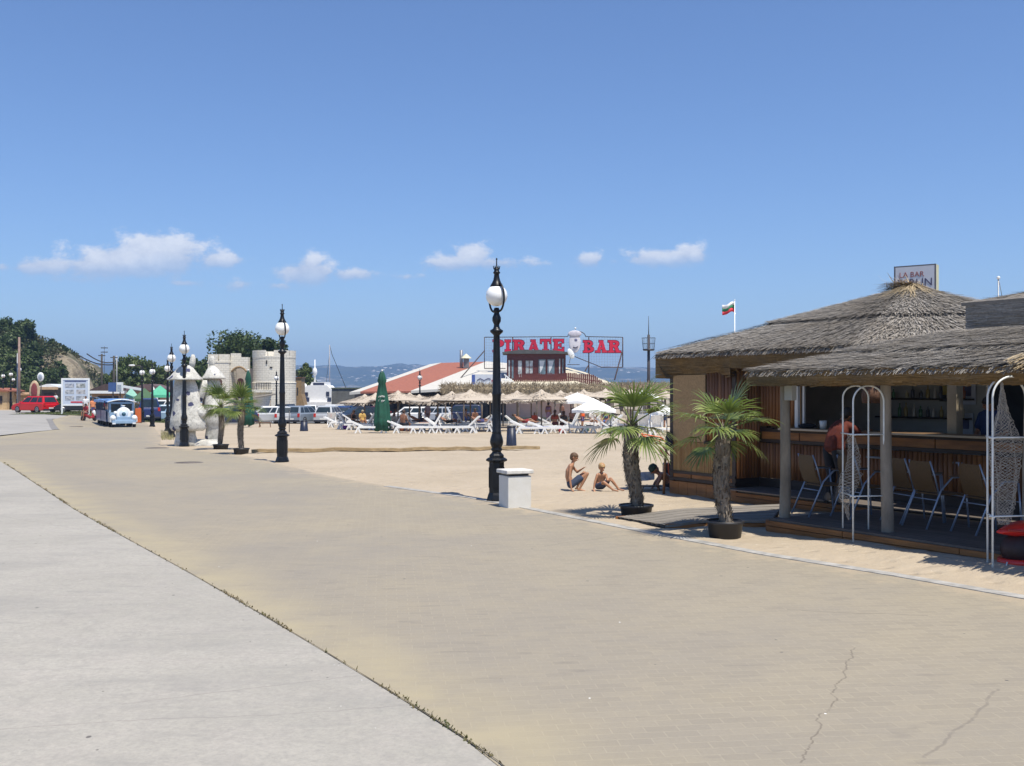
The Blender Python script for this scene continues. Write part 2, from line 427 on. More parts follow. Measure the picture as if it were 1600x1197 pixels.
t.bump(t.math('ADD', t.math('MULTIPLY', br.outputs['Fac'], -.6), t.math('MULTIPLY', t.noise(30, 4), .4)), .35, .006)
PAVE = t.m
sheet('promenade', PAVE, -8, 84, xl, xr, 24, .012 + .004)
# pale concrete footway
t = NT('pale concrete')
c = t.mix(t.rng(t.noise(.5, 6, .6), .35, .65), (.345, .325, .28), (.41, .385, .335))
c = t.mix(t.rng(t.noise(12, 5, .75), .55, .68, 0, .4), c, (.24, .23, .21))
c = t.mix(t.rng(t.noise(2.3, 6, .7), .45, .7, 0, .5), c, (.40, .365, .325))
st = t.map((1.2, 5, 1)); c = t.mix(t.rng(t.noise(.9, 5, .6, st), .58, .74, 0, .5), c, (.24, .232, .215))
c = t.mix(t.rng(t.noise(28, 5, .8), .35, .68, 0, .6), c, (.24, .23, .21))
c = t.mix(t.rng(t.noise(5, 5, .8), .5, .66, 0, .4), c, (.27, .255, .23))
for a, b, s_, k in (((-20, 1146), (640, 1108), 3, .06), ((190, 1104), (560, 1062), 6, .05), ((0, 838), (120, 833), 9, .05), ((0, 889), (290, 886), 11, .05), ((-100, 790), (190, 842), 15, .05)):
    c = crack(t, c, P(*a), P(*b), .012, (.24, .22, .2), .3, .8, s_, .55)
vo = t.n('ShaderNodeTexVoronoi'); vo.inputs['Scale'].default_value = 3.1; t.l(t.map((1, .7, 1)), vo.inputs['Vector'])
c = t.mix(t.math('MULTIPLY', t.math('LESS_THAN', vo.outputs['Distance'], .045), t.math('GREATER_THAN', t.noise(.8, 2), .40)), c, (.13, .12, .11))
for sc9, r9, th9, c9 in ((6.5, .05, .50, (.15, .14, .125)), (1.3, .035, .42, (.17, .16, .15)), (9.0, .05, .54, (.55, .53, .5))):
    vo = t.n('ShaderNodeTexVoronoi'); vo.inputs['Scale'].default_value = sc9; t.l(t.map((1, .8, 1), (0, 0, sc9), (sc9, 0, 0)), vo.inputs['Vector'])
    c = t.mix(t.math('MULTIPLY', t.math('LESS_THAN', vo.outputs['Distance'], r9), t.math('GREATER_THAN', t.noise(1.7 + sc9 * .1, 2), th9)), c, c9)
c = t.mix(t.rng(t.noise(.33, 6, .7, t.map((1, 3, 1), (0, 0, .3))), .52, .66, 0, .45), c, (.25, .24, .22))
t.col(c); t.rough(.8); t.bump(t.noise(40, 5, .7), .3, .006); t.b.inputs['Specular IOR Level'].default_value = .3
CONC = t.m
sheet('footway', CONC, -8, 46, lambda y: -90, lambda y: min(xl(y), 6) - .012, 30, .022)
# joint weeds
mb = MB(); random.seed(3)
e = [Vector((xl(k * .05), k * .05, 0)) for k in range(80, 560)]
for p in e:
    dens_ = 1 if MN.noise(Vector((p.x * 1.3, p.y * 1.3, 0))) > .12 else .12
    for _ in range(5):
        if R() > dens_: continue
        a = Vector((p.x + U_(-.015, .03), p.y + U_(-.03, .03), .022)); h = U_(.005, .022); an = U_(0, 6.3); w = U_(.004, .01)
        tip = a + Vector((cos(an) * h * .8, sin(an) * h * .8, h)); sd = Vector((-sin(an), cos(an), 0)) * w
        mb.quad(a - sd, a + sd, tip + sd * .3, tip - sd * .3)
tag(mb.build('weeds', leafmat('joint weeds', (.05, .07, .015), (.14, .12, .04), (.16, .1, .05))), 'thin green and brown weeds along the joint between concrete and paving', 'weeds', kind='stuff')
mb = MB()
for a, b in zip(e, e[1:]):
    w = .006 + .005 * MN.noise(a * 3); mb.quad(a + Vector((-w, 0, .0245)), a + Vector((w, 0, .0245)), b + Vector((w, 0, .0245)), b + Vector((-w, 0, .0245)))
struct(mb.build('paving_joint', mat('joint dirt', (.09, .075, .05), .9, .5, 9)))
# flush kerb strip at the beach side
mb = MB(); kp = [Vector((xr(v / 10), v / 10, 0)) for v in range(60, 214, 2)]
for a, b in zip(kp, kp[1:]):
    d = (b - a).normalized(); n_ = Vector((d.y, -d.x, 0))
    z = .024
    w0, w1 = -.12, .05
    pa, pb, pc, pd = a + n_ * w0, a + n_ * w1, b + n_ * w1, b + n_ * w0
    for q in (pa, pb, pc, pd): q.z = G(q.x, q.y) + z
    lo = Vector((0, 0, -.1))
    mb.add([pa, pb, pc, pd, pa + lo, pb + lo, pc + lo, pd + lo], [(0, 1, 2, 3), (1, 5, 6, 2), (0, 3, 7, 4)])
struct(mb.build('kerb', mat('kerb stone', (.34, .33, .31), .95, .3, 5, .3, spec=.1)))
# grey road at the far left, its darker gutter, the verge, the car park
ROADM = mat('grey road concrete', (.31, .295, .27), .85, .12, .3, .1)
def poly_sheet(name, m, pts, lift):
    mb = MB(); pts = [Vector(p) for p in pts]; mb.add([(p.x, p.y, G(p.x, p.y) + lift) for p in pts], [tuple(range(len(pts)))]); return struct(mb.build(name, m))
r0 = P(88, 672); r1 = P(77, 655)
mb = MB()
def roadl(y): return -120
def roadr(y): return interp([(45, -24.3), (r0.y, r0.x), (r1.y, r1.x), (100, -33.5)], y) - .05
sheet('road', ROADM, 46.1, 101, roadl, roadr, 20, .02)
mb = MB()
for k in range(12):
    a = r0.lerp(r1, k / 12); b = r0.lerp(r1, (k + 1) / 12)
    for q in (a, b): q.z = G(q.x, q.y) + .034
    mb.quad(a + Vector((-.25, 0, 0)), a + Vector((.2, 0, 0)), b + Vector((.2, 0, 0)), b + Vector((-.25, 0, 0)))
struct(mb.build('gutter', mat('gutter concrete', (.2, .19, .18), .9, .2, 2)))
def grassg(p): pass
GRASS = leafmat('verge grass', (.05, .09, .02), (.12, .15, .04), (.16, .15, .06))
sheet('verge', mat('verge soil', (.09, .11, .035), .95, .4, 2), 84.2, 96, lambda y: -41.5 + (y - 84) * .0, lambda y: -26.5, 10, .045, 1)
mb = MB()
for _ in range(5000):
    x_, y_ = U_(-41, -27), U_(84.5, 96); z_ = G(x_, y_) + .04; h = U_(.05, .16); an = U_(0, 6.3); w = .03
    sd = Vector((cos(an), sin(an), 0)) * w; a = Vector((x_, y_, z_)); tip = a + Vector((U_(-.05, .05), U_(-.05, .05), h)); mb.quad(a - sd, a + sd, tip)
tag(mb.build('grass', GRASS), 'green grass of the verge behind the red car', 'grass', kind='stuff')
sheet('car_park', mat('old asphalt', (.09, .09, .088), .9, .2, 1), 84.5, 132, lambda y: -26, lambda y: 1.5, 12, .02, 1)
# drain covers and stains that lie in the paving
# sea and far shore
mb = MB(); mb.add([(-9000, 165, -2.6), (9000, 165, -2.6), (9000, 9000, -2.6), (-9000, 9000, -2.6)], [(0, 1, 2, 3)])
t = NT('sea water'); t.col((.03, .08, .11)); t.rough(.12); t.bump(t.noise(.6, 5, .6), .4, .3); struct(mb.build('sea', t.m))
HT = [(-700, 566), (100, 569), (170, 572), (250, 576), (330, 572), (470, 571), (560, 572), (610, 569), (660, 570), (700, 574), (760, 580), (820, 578), (900, 573), (960, 571), (1040, 573), (1200, 566), (1600, 560), (2400, 560)]
mb = MB(); cols = 260; rows = 26; vs = []
for j in range(rows):
    D = 2900 + 1700 * j / (rows - 1)
    for i in range(cols):
        px = -400 + 2600 * i / (cols - 1); xw = (px - 800) / F * 3600; f = j / (rows - 1)
        peak = (HOR - interp(HT, px)) / F * 3900 + 2
        sh = sin(min(1, f * 1.5) * pi / 2) if f < .67 else cos((f - .67) / .33 * pi / 2)
        nz = MN.fractal(Vector((xw * .004, D * .004, 0)), .9, 2, 5)
        vs.append((xw, D, -3 + peak * sh * (1 + .16 * nz) + 5 * nz * sh))
mb.add(vs, [(j * cols + i, j * cols + i + 1, (j + 1) * cols + i + 1, (j + 1) * cols + i) for j in range(rows - 1) for i in range(cols - 1)], True)
t = NT('far wooded hills')
c = t.mix(t.rng(t.noise(.012, 6, .6), .35, .65), (.02, .035, .022), (.06, .07, .035))
st = t.map((.004, .004, .03)); c = t.mix(t.rng(t.noise(1.6, 6, .7, st), .56, .68, 0, .8), c, (.50, .42, .33))
vo = t.n('ShaderNodeTexVoronoi'); vo.inputs['Scale'].default_value = .03; t.l(t.co, vo.inputs['Vector'])
c = t.mix(t.math('MULTIPLY', t.math('LESS_THAN', vo.outputs['Distance'], .22), t.math('GREATER_THAN', t.noise(.003, 3), .5)), c, (.6, .55, .5))
t.col(c); t.rough(1); t.b.inputs['Specular IOR Level'].default_value = 0
struct(mb.build('hills', t.m))
# the air
mb = MB(); mb.box((0, 2450, 85), (11000, 5100, 182))
hz = mb.build('haze', None)
hm = bpy.data.materials.new('haze air'); hm.use_nodes = True; ht = hm.node_tree; ht.nodes.clear()
pv = ht.nodes.new('ShaderNodeVolumePrincipled'); ho = ht.nodes.new('ShaderNodeOutputMaterial'); ht.links.new(pv.outputs[0], ho.inputs['Volume'])
pv.inputs['Color'].default_value = (.40, .62, 1.0, 1); pv.inputs['Density'].default_value = 0.00030; pv.inputs['Anisotropy'].default_value = .1
hz.data.materials.clear(); hz.data.materials.append(hm); hz['kind'] = 'stuff'
# ------------------------------------------------------------------ bar hut with thatched roofs (local frame: s along the front, t away from the promenade)
HA = Vector((3.08, 19.9, 0)); HU = Vector((.525, -.851, 0)).normalized(); HV = Vector((.851, .525, 0)).normalized()
def H(s, t, z=0): return HA + HU * s + HV * t + Vector((0, 0, z))
# thing frames: x axis = s, y axis = -... use rotation so that local x = HU, local y = HV
HRZ = atan2(HU.y, HU.x)      # local x -> HU, local y -> (-HU.y, HU.x) = HV side
def L(s, t, z=0): return Vector((s, t, z))
def strawmat(name, a, b, c, stretch=None):
    t = NT(name); r = t.island(); n_ = t.rng(t.noise(1.4, 5, .6), .35, .65); n2_ = t.rng(t.noise(30, 3, .6), .3, .7)
    col = t.mix(r, a, b); col = t.mix(t.math('MULTIPLY', n_, .6), col, c); col = t.mix(t.math('MULTIPLY', n2_, .35), col, mul(a, .5))
    t.col(col); t.rough(.9); t.b.inputs['Specular IOR Level'].default_value = .2; t.bump(t.noise(60, 4), .5, .01); return t.m
THATCH = strawmat('grey weathered reed thatch', (.17, .158, .146), (.46, .43, .385), (.29, .25, .2))
THATCHU = strawmat('brown reed thatch edge', (.14, .085, .03), (.32, .20, .085), (.17, .14, .10))
STRAW = strawmat('pale golden straw', (.34, .26, .15), (.6, .48, .31), (.42, .34, .22))
def thatch(mb, A, B, C, D, n, th=.09, w=.012, l=(.25, .6), lift=.035, ragged=True, keep=None):
    """roof plane: A-B is the eave, D-C the upper edge (A below D)."""
    A, B, C, D = [Vector(p) for p in (A, B, C, D)]
    nrm = (B - A).cross(D - A).normalized()
    if nrm.z < 0: nrm = -nrm
    # slab
    lo = nrm * -th
    mb.add([A, B, C, D, A + lo, B + lo, C + lo, D + lo], [(0, 1, 2, 3), (7, 6, 5, 4), (0, 4, 5, 1), (1, 5, 6, 2), (3, 2, 6, 7), (0, 3, 7, 4)])
    for _ in range(n):
        u = R(); v = R() ** 1.1
        p = A.lerp(B, u).lerp(D.lerp(C, u), v)
        up = (D.lerp(C, u) - A.lerp(B, u)).normalized()
        sd = nrm.cross(up).normalized()
        ln = U_(*l); d = (up * -1 + sd * random.gauss(0, .09)).normalized()
        a = p + nrm * U_(.0, lift * .4); b = a + d * ln * .6 + nrm * U_(.004, lift)
        if v * (D.lerp(C, u) - A.lerp(B, u)).length < ln * .6 - .12: continue
        ww = sd * w * U_(.5, 1.3)
        mb.add([a - ww, a + ww, b + ww * .6, b - ww * .6], [(0, 1, 2, 3)])
def fringe(mb, A, B, down, n, l=(.1, .25), w=.01, out=None, thick=.1, jit=.3):
    A = Vector(A); B = Vector(B); down = Vector(down).normalized(); along = (B - A).normalized(); out = Vector(out) if out else along.cross(Vector((0, 0, 1)))
    for _ in range(n):
        a = A.lerp(B, R()) + out * U_(-thick, thick * .3)
        d = (down + along * random.gauss(0, jit) + out * random.gauss(0, .1)).normalized(); ln = U_(*l); b = a + d * ln
        ww = along * w * U_(.5, 1.3)
        mb.add([a - ww, a + ww, b + ww * .5, b - ww * .5], [(0, 1, 2, 3)])
def fascia(mb, A, B, zt, zb, out, n, bulge=.05, rec=.10):
    """thick reed edge under an eave: stacked horizontal reed bundles"""
    A = Vector(A); B = Vector(B); out = Vector(out).normalized(); L_ = (B - A).length; seg = max(4, int(L_ / .35))
    rows = 7; vs = []
    for j in range(rows + 1):
        f = j / rows; z = zt + (zb - zt) * f
        for i in range(seg + 1):
            p = A.lerp(B, i / seg); nz = MN.noise(Vector((i * .5, j * 1.7, A.x))) * .05
            q = p + out * (bulge * sin(f * pi) - rec * f + nz); q.z = z + nz * .6; vs.append(q)
    n1_ = seg + 1
    mb.add(vs, [(j * n1_ + i, j * n1_ + i + 1, (j + 1) * n1_ + i + 1, (j + 1) * n1_ + i) for j in range(rows) for i in range(seg)], True)
    al = (B - A).normalized()
    for _ in range(n):
        f = R(); p = A.lerp(B, R()) + out * (bulge * sin(f * pi) - rec * f + U_(.0, .03)); p.z = zt + (zb - zt) * f
        d = (al + Vector((0, 0, random.gauss(0, .06)))).normalized(); ln = U_(.2, .6); q = p + d * ln * .5; p2 = p - d * ln * .5
        if (q - A).dot(al) > L_: q = B.copy(); q.z = p.z
        if (p2 - A).dot(al) < 0: p2 = A + out * .01; p2.z = p.z
        ww = Vector((0, 0, U_(.003, .009))); mb.add([p2 - ww, p2 + ww, q + ww, q - ww], [(0, 1, 2, 3)])
SLAT = None
t = NT('split pine slats'); r = t.island(); n_ = t.rng(t.noise(3, 5, .6, t.map((1, 1, .12))), .3, .7)
c = t.mix(r, (.17, .065, .018), (.36, .155, .05)); c = t.mix(t.math('MULTIPLY', n_, .55), c, (.11, .045, .02)); t.col(c); t.rough(.5); t.bump(t.noise(20, 4, .6, t.map((1, 1, .1))), .3, .01); SLAT = t.m
t = NT('split bamboo'); r = t.island(); c = t.mix(r, (.27, .145, .045), (.42, .255, .09)); c = t.mix(t.rng(t.noise(6, 4), .4, .7, 0, .5), c, (.22, .12, .05)); t.col(c); t.rough(.5); BAMBOO = t.m
MATTM = mat('woven reed mat', (.36, .235, .115), .85, .18, 30, .5)
DARKW = mat('dark stained timber', (.035, .022, .016), .6, .4, 3, .2, stretch=(1, 1, 4))
BOARD = mat('pine board', (.26, .105, .026), .55, .4, 2.5, .2, stretch=(.7, 5, 5))
DECKM = mat('grey deck boards', (.12, .10, .085), .7, .4, 2, .3, stretch=(1, 7, 1))
GREYP = mat('pale grey siding', (.42, .41, .39), .7, .1, 3)
hut = thing('beach_bar', 'thatched beach bar hut of bamboo and pine slats at the right of the promenade', 'beach bar', HA, HRZ)
# --- deck
mb = MB()
def boards(mb, s0, s1, t0, t1, z, w=.12, th=.04):
    a = t0
    while a < t1 - .01:
        b = min(a + w - .008, t1); mb.box(((s0 + s1) / 2, (a + b) / 2, z - th / 2), (s1 - s0, b - a, th)); a += w
boards(mb, 1.84, 12, .0, .6, .2); boards(mb, 4.95, 12, -2.42, -.003, .2); boards(mb, 1.84, 12, .6, 2.6, .2)
mb.build('deck', DECKM, hut)
mb = MB()
for (a, b, tt) in ((4.93, 12, -2.45), (1.8, 4.93, -.02)):
    x_ = a
    while x_ < b:
        n_ = min(b, x_ + U_(1.1, 1.7))
        for z0, z1 in ((.105, .172), (.0, .095)): mb.box(((x_ + n_) / 2, tt + (.012 if z0 == 0 else 0), (z0 + z1) / 2), (n_ - x_ - .012, .045, z1 - z0))
        x_ = n_
z0 = .0
mb.box((4.905, -1.22, .09), (.045, 2.4, .165))
mb.build('deck_edge', BOARD, hut)
# --- corner bay: reed mat above, split bamboo below
mb = MB()
mb.box((.9, .2, .32), (1.78, .4, .02)); mb.box((.045, 0.03, 1.2), (.09, .09, 2.4)); mb.box((1.75, .03, 1.2), (.09, .09, 2.4)); mb.box((.9, .0, .30), (1.8, .08, .05)); mb.box((.9, .0, .43), (1.8, .08, .05))
mb.box((.03, 2.6, 1.2), (.08, .08, 2.4)); mb.box((.0, 2.6, .6), (.05, 5.2, .05)); mb.box((.0, 2.6, 1.2), (.05, 5.2, .05))
mb.build('frame', DARKW, hut)
mb = MB()
for k in range(7): mb.box((.13 + k * .26, -.012, .13), (.252, .03, .25))
for k in range(3): mb.box((.3 + k * .6, .01, .365), (.57, .03, .08))
mb.box((.9, .06, .3), (1.72, .02, .5))  # backing board added behind the skirting to block a sunlit gap
mb.build('skirting', BOARD, hut)
mb = MB(); x_ = .1
while x_ < 1.72: w = U_(.016, .028); mb.tube([(x_, .0, .455), (x_ + U_(-.004, .004), .0, 1.02)], w / 2, 5, False); x_ += w
y_ = .1
while y_ < 5.2: w = .03; mb.tube([(.0, y_, .2), (.0, y_, 1.1)], w / 2, 5, False); y_ += w
mb.build('bamboo_screen', BAMBOO, hut)
mb = MB(); mb.box((.55, -.005, 1.66), (.9, .03, 1.26)); mb.build('reed_mat', MATTM, hut)
mb = MB(); mb.box((.02, 2.6, 1.7), (.03, 5.2, 1.2)); mb.build('side_wall', MATTM, hut)
# --- bar wall with counter (t = .6)
mb = MB()
def slats(mb, s0, s1, tt, z0, z1, w=.075):
    x_ = s0
    while x_ < s1 - .01:
        ww = U_(.8, 1.2) * w; x2 = min(s1, x_ + ww); r_ = (x2 - x_) / 2
        mb.tube([(x_ + r_, tt, z0), (x_ + r_, tt, z1)], r_ * 1.02, 7, True); x_ = x2
slats(mb, 1.02, 1.70, .02, 1.06, 2.4); slats(mb, 1.8, 2.62, .6, 1.36, 2.4); slats(mb, 1.8, 8.3, .6, .42, 1.05); slats(mb, 7.35, 12, .6, 1.36, 2.4); slats(mb, 8.3, 12, .6, .3, 1.35)
mb.build('slat_wall', SLAT, hut)
mb = MB(); mb.box((1.75, .3, 1.2), (.05, .6, 2.0)); mb.box((5.2, .59, 1.28), (7, .07, .05)); mb.box((5.2, .585, 1.09), (7, .075, .05)); mb.box((5.2, .62, .31), (7, .06, .2)); mb.box((1.98, .58, 1.3), (.3, .05, .05))
mb.box((1.36, .0, 1.03), (.75, .08, .05)); mb.build('rail', DARKW, hut)
mb = MB(); x_ = 1.85
for k in range(6): mb.box((x_ + .45, .6, 1.185), (.88, .05, .135)); x_ += .9
mb.build('counter_front', BOARD, hut)
mb = MB(); mb.box((4.95, .55, 1.325), (4.9, .46, .04)); mb.build('counter', mat('counter timber', (.2, .12, .06), .45, .3, 3), hut, bevel=.006)
mb = MB(); mb.box((4.95, .315, 1.325), (4.9, .012, .03)); mb.build('counter_edge', mat('pale counter edge', (.42, .34, .24), .5, .15, 5), hut)
mb = MB(); mb.box((2.68, .6, 1.86), (.07, .06, 1.02)); mb.box((2.83, .6, 1.86), (.03, .04, 1.02)); mb.build('window_frame', mat('white frame paint', (.7, .69, .66), .5, .1, 5), hut)
mb = MB()
mb.box((2.4, 3.33, 1.6), (4.2, .03, 2.0))
for k in range(16): mb.box((2.4, 3.3, 1.0 + k * .1), (4.2, .03, .094))
mb.build('back_wall', GREYP, hut)
mb = MB(); mb.box((5.7, 1.55, .24), (8, 3.6, .02)); mb.build('floor', DECKM, hut)
TANP = mat('tan inner post', (.30, .25, .17), .7, .2, 4)
mb = MB(); mb.box((5.49, 1.0, 1.7), (.16, .16, 1.4)); mb.build('inner_post', TANP, hut)
mb = MB(); mb.box((9.3, 3.0, 1.2), (.08, 5, 2.0)); mb.build('inner_wall', TANP, hut)
mb = MB(); slats(mb, 0, 1, 0, 0, .01); mb = MB()
for k in range(8): mb.tube([(1.81, .04 + k * .07, .42), (1.81, .04 + k * .07, 2.4)], .036, 7)
mb.build('recess_slats', SLAT, hut)
# dark panel paints in the deep interior shade right of the inner post
mb = MB(); mb.box((6.2, 3.3, 1.4), (3.3, .05, 2.4)); mb.build('dark_backing', mat('painted interior shade', (.03, .035, .045), .8, .3, 3), hut)
# --- posts
def post(s, tt, zt, r=.077):
    mb = MB(); pts = []; rs = []
    for k in range(13):
        f = k / 12; pts.append((s + .02 * sin(f * 5 + s), tt + .012 * cos(f * 7 + s), .0 + zt * f)); rs.append(r * (1.15 - .22 * f) * (1 + .06 * MN.noise(Vector((s * 3, 0, f * 9)))))
    mb.tube(pts, rs, 14); return mb.build('post', mat('whitewashed log', (.26, .225, .18), .9, .35, 5, .8, stretch=(1, 1, .35)), hut)
for s_, t_ in ((5.0, -2.16), (6.72, -2.16), (8.42, -1.8), (10.3, -2.1)): post(s_, t_, 2.2, .07)
mb = MB(); mb.box((5.16, -2.22, 1.98), (.14, .1, .24)); mb.build('junction_box', mat('white box', (.42, .41, .37), .5, .08, 5), hut, bevel=.008)
# --- main roof (hipped, thatched in two courses)
E = .2; SA = -.2; SB = 7.2; TA = -.2; TB = 5.6; ZE = 2.70; AP = Vector((3.4, 2.75, 3.80))
roof = MB(); under = MB()
def onhip(c, f): return Vector(c).lerp(AP, f)
cs = [Vector((SA, TA, ZE)), Vector((4.5, TA, ZE)), Vector((6.9, 2.0, ZE)), Vector((6.9, TB, ZE)), Vector((SA, TB, ZE))]
for k in range(5):
    a, b = cs[k], cs[(k + 1) % 5]; dens_ = (7000, 4500, 900, 500, 3500)[k]
    f = .50; lowD, lowC = a.lerp(AP, f), b.lerp(AP, f)
    thatch(roof, a, b, lowC, lowD, int(dens_ * 1.5), .1, .010, (.25, .7), .05)
    up = Vector((0, 0, .05)); a2, b2 = a.lerp(AP, f - .04) + up, b.lerp(AP, f - .04) + up
    thatch(roof, a2, b2, AP + up + (b - a).normalized() * .02, AP + up - (b - a).normalized() * .02, int(dens_ * 1.3), .05, .010, (.25, .7), .05); o_ = (b2 - a2).cross(Vector((0, 0, 1))).normalized(); fringe(roof, a2, b2, o_ * 1.2 - Vector((0, 0, .6)), int(dens_ * .25), (.05, .16), .009, o_, .02, .25); o_ = (b - a).cross(Vector((0, 0, 1))).normalized(); fringe(roof, a, b, o_ - Vector((0, 0, .9)), int(dens_ * .2), (.05, .15), .009, o_, .04, .25)
roof_o = roof.build('roof', THATCH, hut)
for k in range(5):
    a, b = cs[k], cs[(k + 1) % 5]; out = (b - a).cross(Vector((0, 0, 1))).normalized()
    if k == 0:
        mid_ = Vector((1.85, TA, ZE)); fascia(under, a, mid_, ZE - .02, ZE - .46, out, 1500, .04, .3); fascia(under, mid_, b, ZE - .02, ZE - .3, out, 1300, .04, .14)
    else: fascia(under, a, b, ZE - .02, ZE - .46, out, 900 if k == 4 else 300, .04, .3)
    fringe(under, a - Vector((0, 0, .03)), b - Vector((0, 0, .03)), (0, 0, -1), 900 if k in (0, 4) else 100, (.03, .1), .006, out, .02)
under.build('eave', THATCHU, hut)
tuft = MB(); random.seed(11)
for _ in range(900):      # loose straw bundle on the peak, blown to the left
    a = AP + Vector((U_(-.42, .12), U_(-.2, .2), U_(.0, .17))); d = Vector((-1 + random.gauss(0, .5), random.gauss(0, .45), U_(-.12, .32))).normalized(); l_ = U_(.12, .38); b = a + d * l_ + Vector((0, 0, -.06 * R()))
    sd = d.cross(Vector((0, 0, 1))).normalized() * .007; tuft.add([a - sd, a + sd, b + sd * .4, b - sd * .4], [(0, 1, 2, 3)])
for _ in range(420):
    an = U_(0, 6.3); d = Vector((cos(an), sin(an), -.42)); a = AP + Vector((U_(-.1, .1), U_(-.1, .1), .12)); b = a + d * U_(.3, .9)
    sd = d.cross(Vector((0, 0, 1))).normalized() * .006; b.z += .03; tuft.add([a - sd, a + sd, b + sd * .4, b - sd * .4], [(0, 1, 2, 3)])
for _ in range(260):
    f = U_(.0, 1); a = cs[0].lerp(AP, f) + Vector((U_(-.05, .05), U_(-.05, .05), .06)); d = (AP - cs[0]).normalized() + Vector((random.gauss(0, .1), random.gauss(0, .1), random.gauss(0, .04)))
    b = a + d * U_(.2, .5); sd = Vector((.7, -.7, 0)) * .008; tuft.add([a - sd, a + sd, b + sd, b - sd], [(0, 1, 2, 3)])
tuft.build('peak_straw', STRAW, roof_o)
# --- terrace roof
tr = MB(); te = MB()
c0 = Vector((4.72, -2.62, 2.27)); c1 = Vector((12, -2.62, 2.27)); c2 = Vector((12, -.2, 2.80)); c3 = Vector((6.35, -.2, 2.80)); c4 = Vector((4.72, -.25, 2.30))
m0, m3 = c0.lerp(c3, .45), c0.lerp(c3, .45); mr = c1.lerp(c2, .45)
thatch(tr, c0, c1, mr, m0, 9000, .09, .010, (.25, .65), .05)
u_ = Vector((0, 0, .045)); thatch(tr, c0.lerp(c3, .40) + u_, c1.lerp(c2, .4) + u_, c2 + u_, c3 + u_, 8500, .05, .010, (.25, .65), .05); fringe(tr, c0.lerp(c3, .40) + u_, c1.lerp(c2, .4) + u_, (0, -1, -.5), 1800, (.05, .16), .009, (0, -1, 0), .02, .25); fringe(tr, c0, c1, (0, -1, -.9), 1500, (.04, .13), .009, (0, -1, 0), .04, .25)
thatch(tr, c4, c0, c0.lerp(c3, .55), c3, 900, .05, .009, (.2, .5), .03)
troof = tr.build('roof', THATCH, hut)
fascia(te, c0 - Vector((.0, 0, .0)), c1, 2.25, 2.07, (0, -1, 0), 2600, .06)
fascia(te, c4, c0, 2.25, 2.07, (-1, 0, 0), 500, .05)
fringe(te, c0, c1, (0, -.4, -1), 1400, (.03, .09), .006, (0, -1, 0), .03)
te.build('eave', THATCHU, hut)
# upper fascia block to the right
ub = MB(); fascia(ub, (6.35, .02, 0), (12, .02, 0), 3.22, 2.8, (0, -1, 0), 2500, .05); fringe(ub, (6.35, .0, 2.84), (12, .0, 2.84), (0, 0, -1), 300, (.02, .06), .006, (0, -1, 0), .02); ub.add([(6.35, .02, 3.22), (12, .02, 3.22), (12, 3, 3.5), (6.35, 3, 3.5), (6.35, .1, 2.7), (6.35, 3, 2.7)], [(0, 1, 2, 3), (0, 3, 5, 4)])
thatch(ub, (6.3, -.02, 3.24), (12, -.02, 3.24), (12, 3, 3.7), (6.3, 3, 3.7), 1500, .05)
ub.build('upper_roof', THATCH, hut)
sb = MB(); random.seed(5)
for _ in range(500):
    a = Vector((8.82 + U_(0, 1.6), -2.72 + U_(-.06, .08), 2.24 + U_(0, .16))); d = Vector((random.gauss(0, .12), -.9, -.25)).normalized(); b = a + d * U_(.15, .3); sd = Vector((.008, 0, 0)); sb.add([a - sd, a + sd, b + sd, b - sd], [(0, 1, 2, 3)])
sb.build('eave_straw', STRAW, hut)

# --- sign box behind the peak
def text_mesh(txt, size, name, m, parent, loc, rot, ext=.004, align='CENTER', sxy=(1, 1)):
    cu = bpy.data.curves.new(name, 'FONT'); cu.body = txt; cu.size = size; cu.extrude = ext; cu.align_x = align; cu.resolution_u = 3
    tmp = bpy.data.objects.new('t', cu); COL.objects.link(tmp); dg = bpy.context.evaluated_depsgraph_get(); dg.update()
    me = bpy.data.meshes.new_from_object(tmp.evaluated_get(dg)); bpy.data.objects.remove(tmp); me.name = name
    me.materials.clear(); me.materials.append(m); o = bpy.data.objects.new(name, me); COL.objects.link(o)
    o.parent = parent; o.location = loc; o.rotation_euler = rot; o.scale = (sxy[0], sxy[1], 1); return o
SD = 20.6
sg = thing('roof_sign', 'lightbox sign with dark lettering standing behind the straw peak of the hut', 'sign', Q(1430, 460, SD) + Vector((0, 0, -.95)), radians(-38))
mb = MB(); mb.box((0, .1, 1.2), (.80, .2, .66)); mb.build('case', mat('pale yellow case', (.50, .50, .34), .6, .1, 4), sg)
mb = MB(); mb.box((0, -.012, 1.2), (.80, .02, .66)); mb.box((0, -.024, 1.525), (.82, .02, .02)); mb.box((.40, -.024, 1.2), (.02, .02, .66)); mb.box((-.40, -.024, 1.2), (.02, .02, .66)); mb.build('frame', mat('dark frame', (.12, .12, .14), .5, .1, 4), sg)
mb = MB(); mb.box((0, -.0275, 1.2), (.76, .012, .62)); mb.build('face', mat('white acrylic', (.55, .56, .60), .4, .05, 4), sg)
text_mesh('LA BAR', .15, 'lettering', mat('rust lettering', (.30, .10, .09), .6, .1, 5), sg, (-.06, -.037, 1.30), (radians(90), 0, 0), .002)
text_mesh('BERLIN', .22, 'lettering', mat('navy lettering', (.06, .06, .12), .6, .1, 5), sg, (-.0, -.037, 1.11), (radians(90), 0, 0), .002)
mb = MB(); mb.tube([(-.25, .1, -1.5), (-.25, .1, .9)], .03); mb.tube([(.25, .1, -1.5), (.25, .1, .9)], .03); mb.build('leg', STEEL, sg)

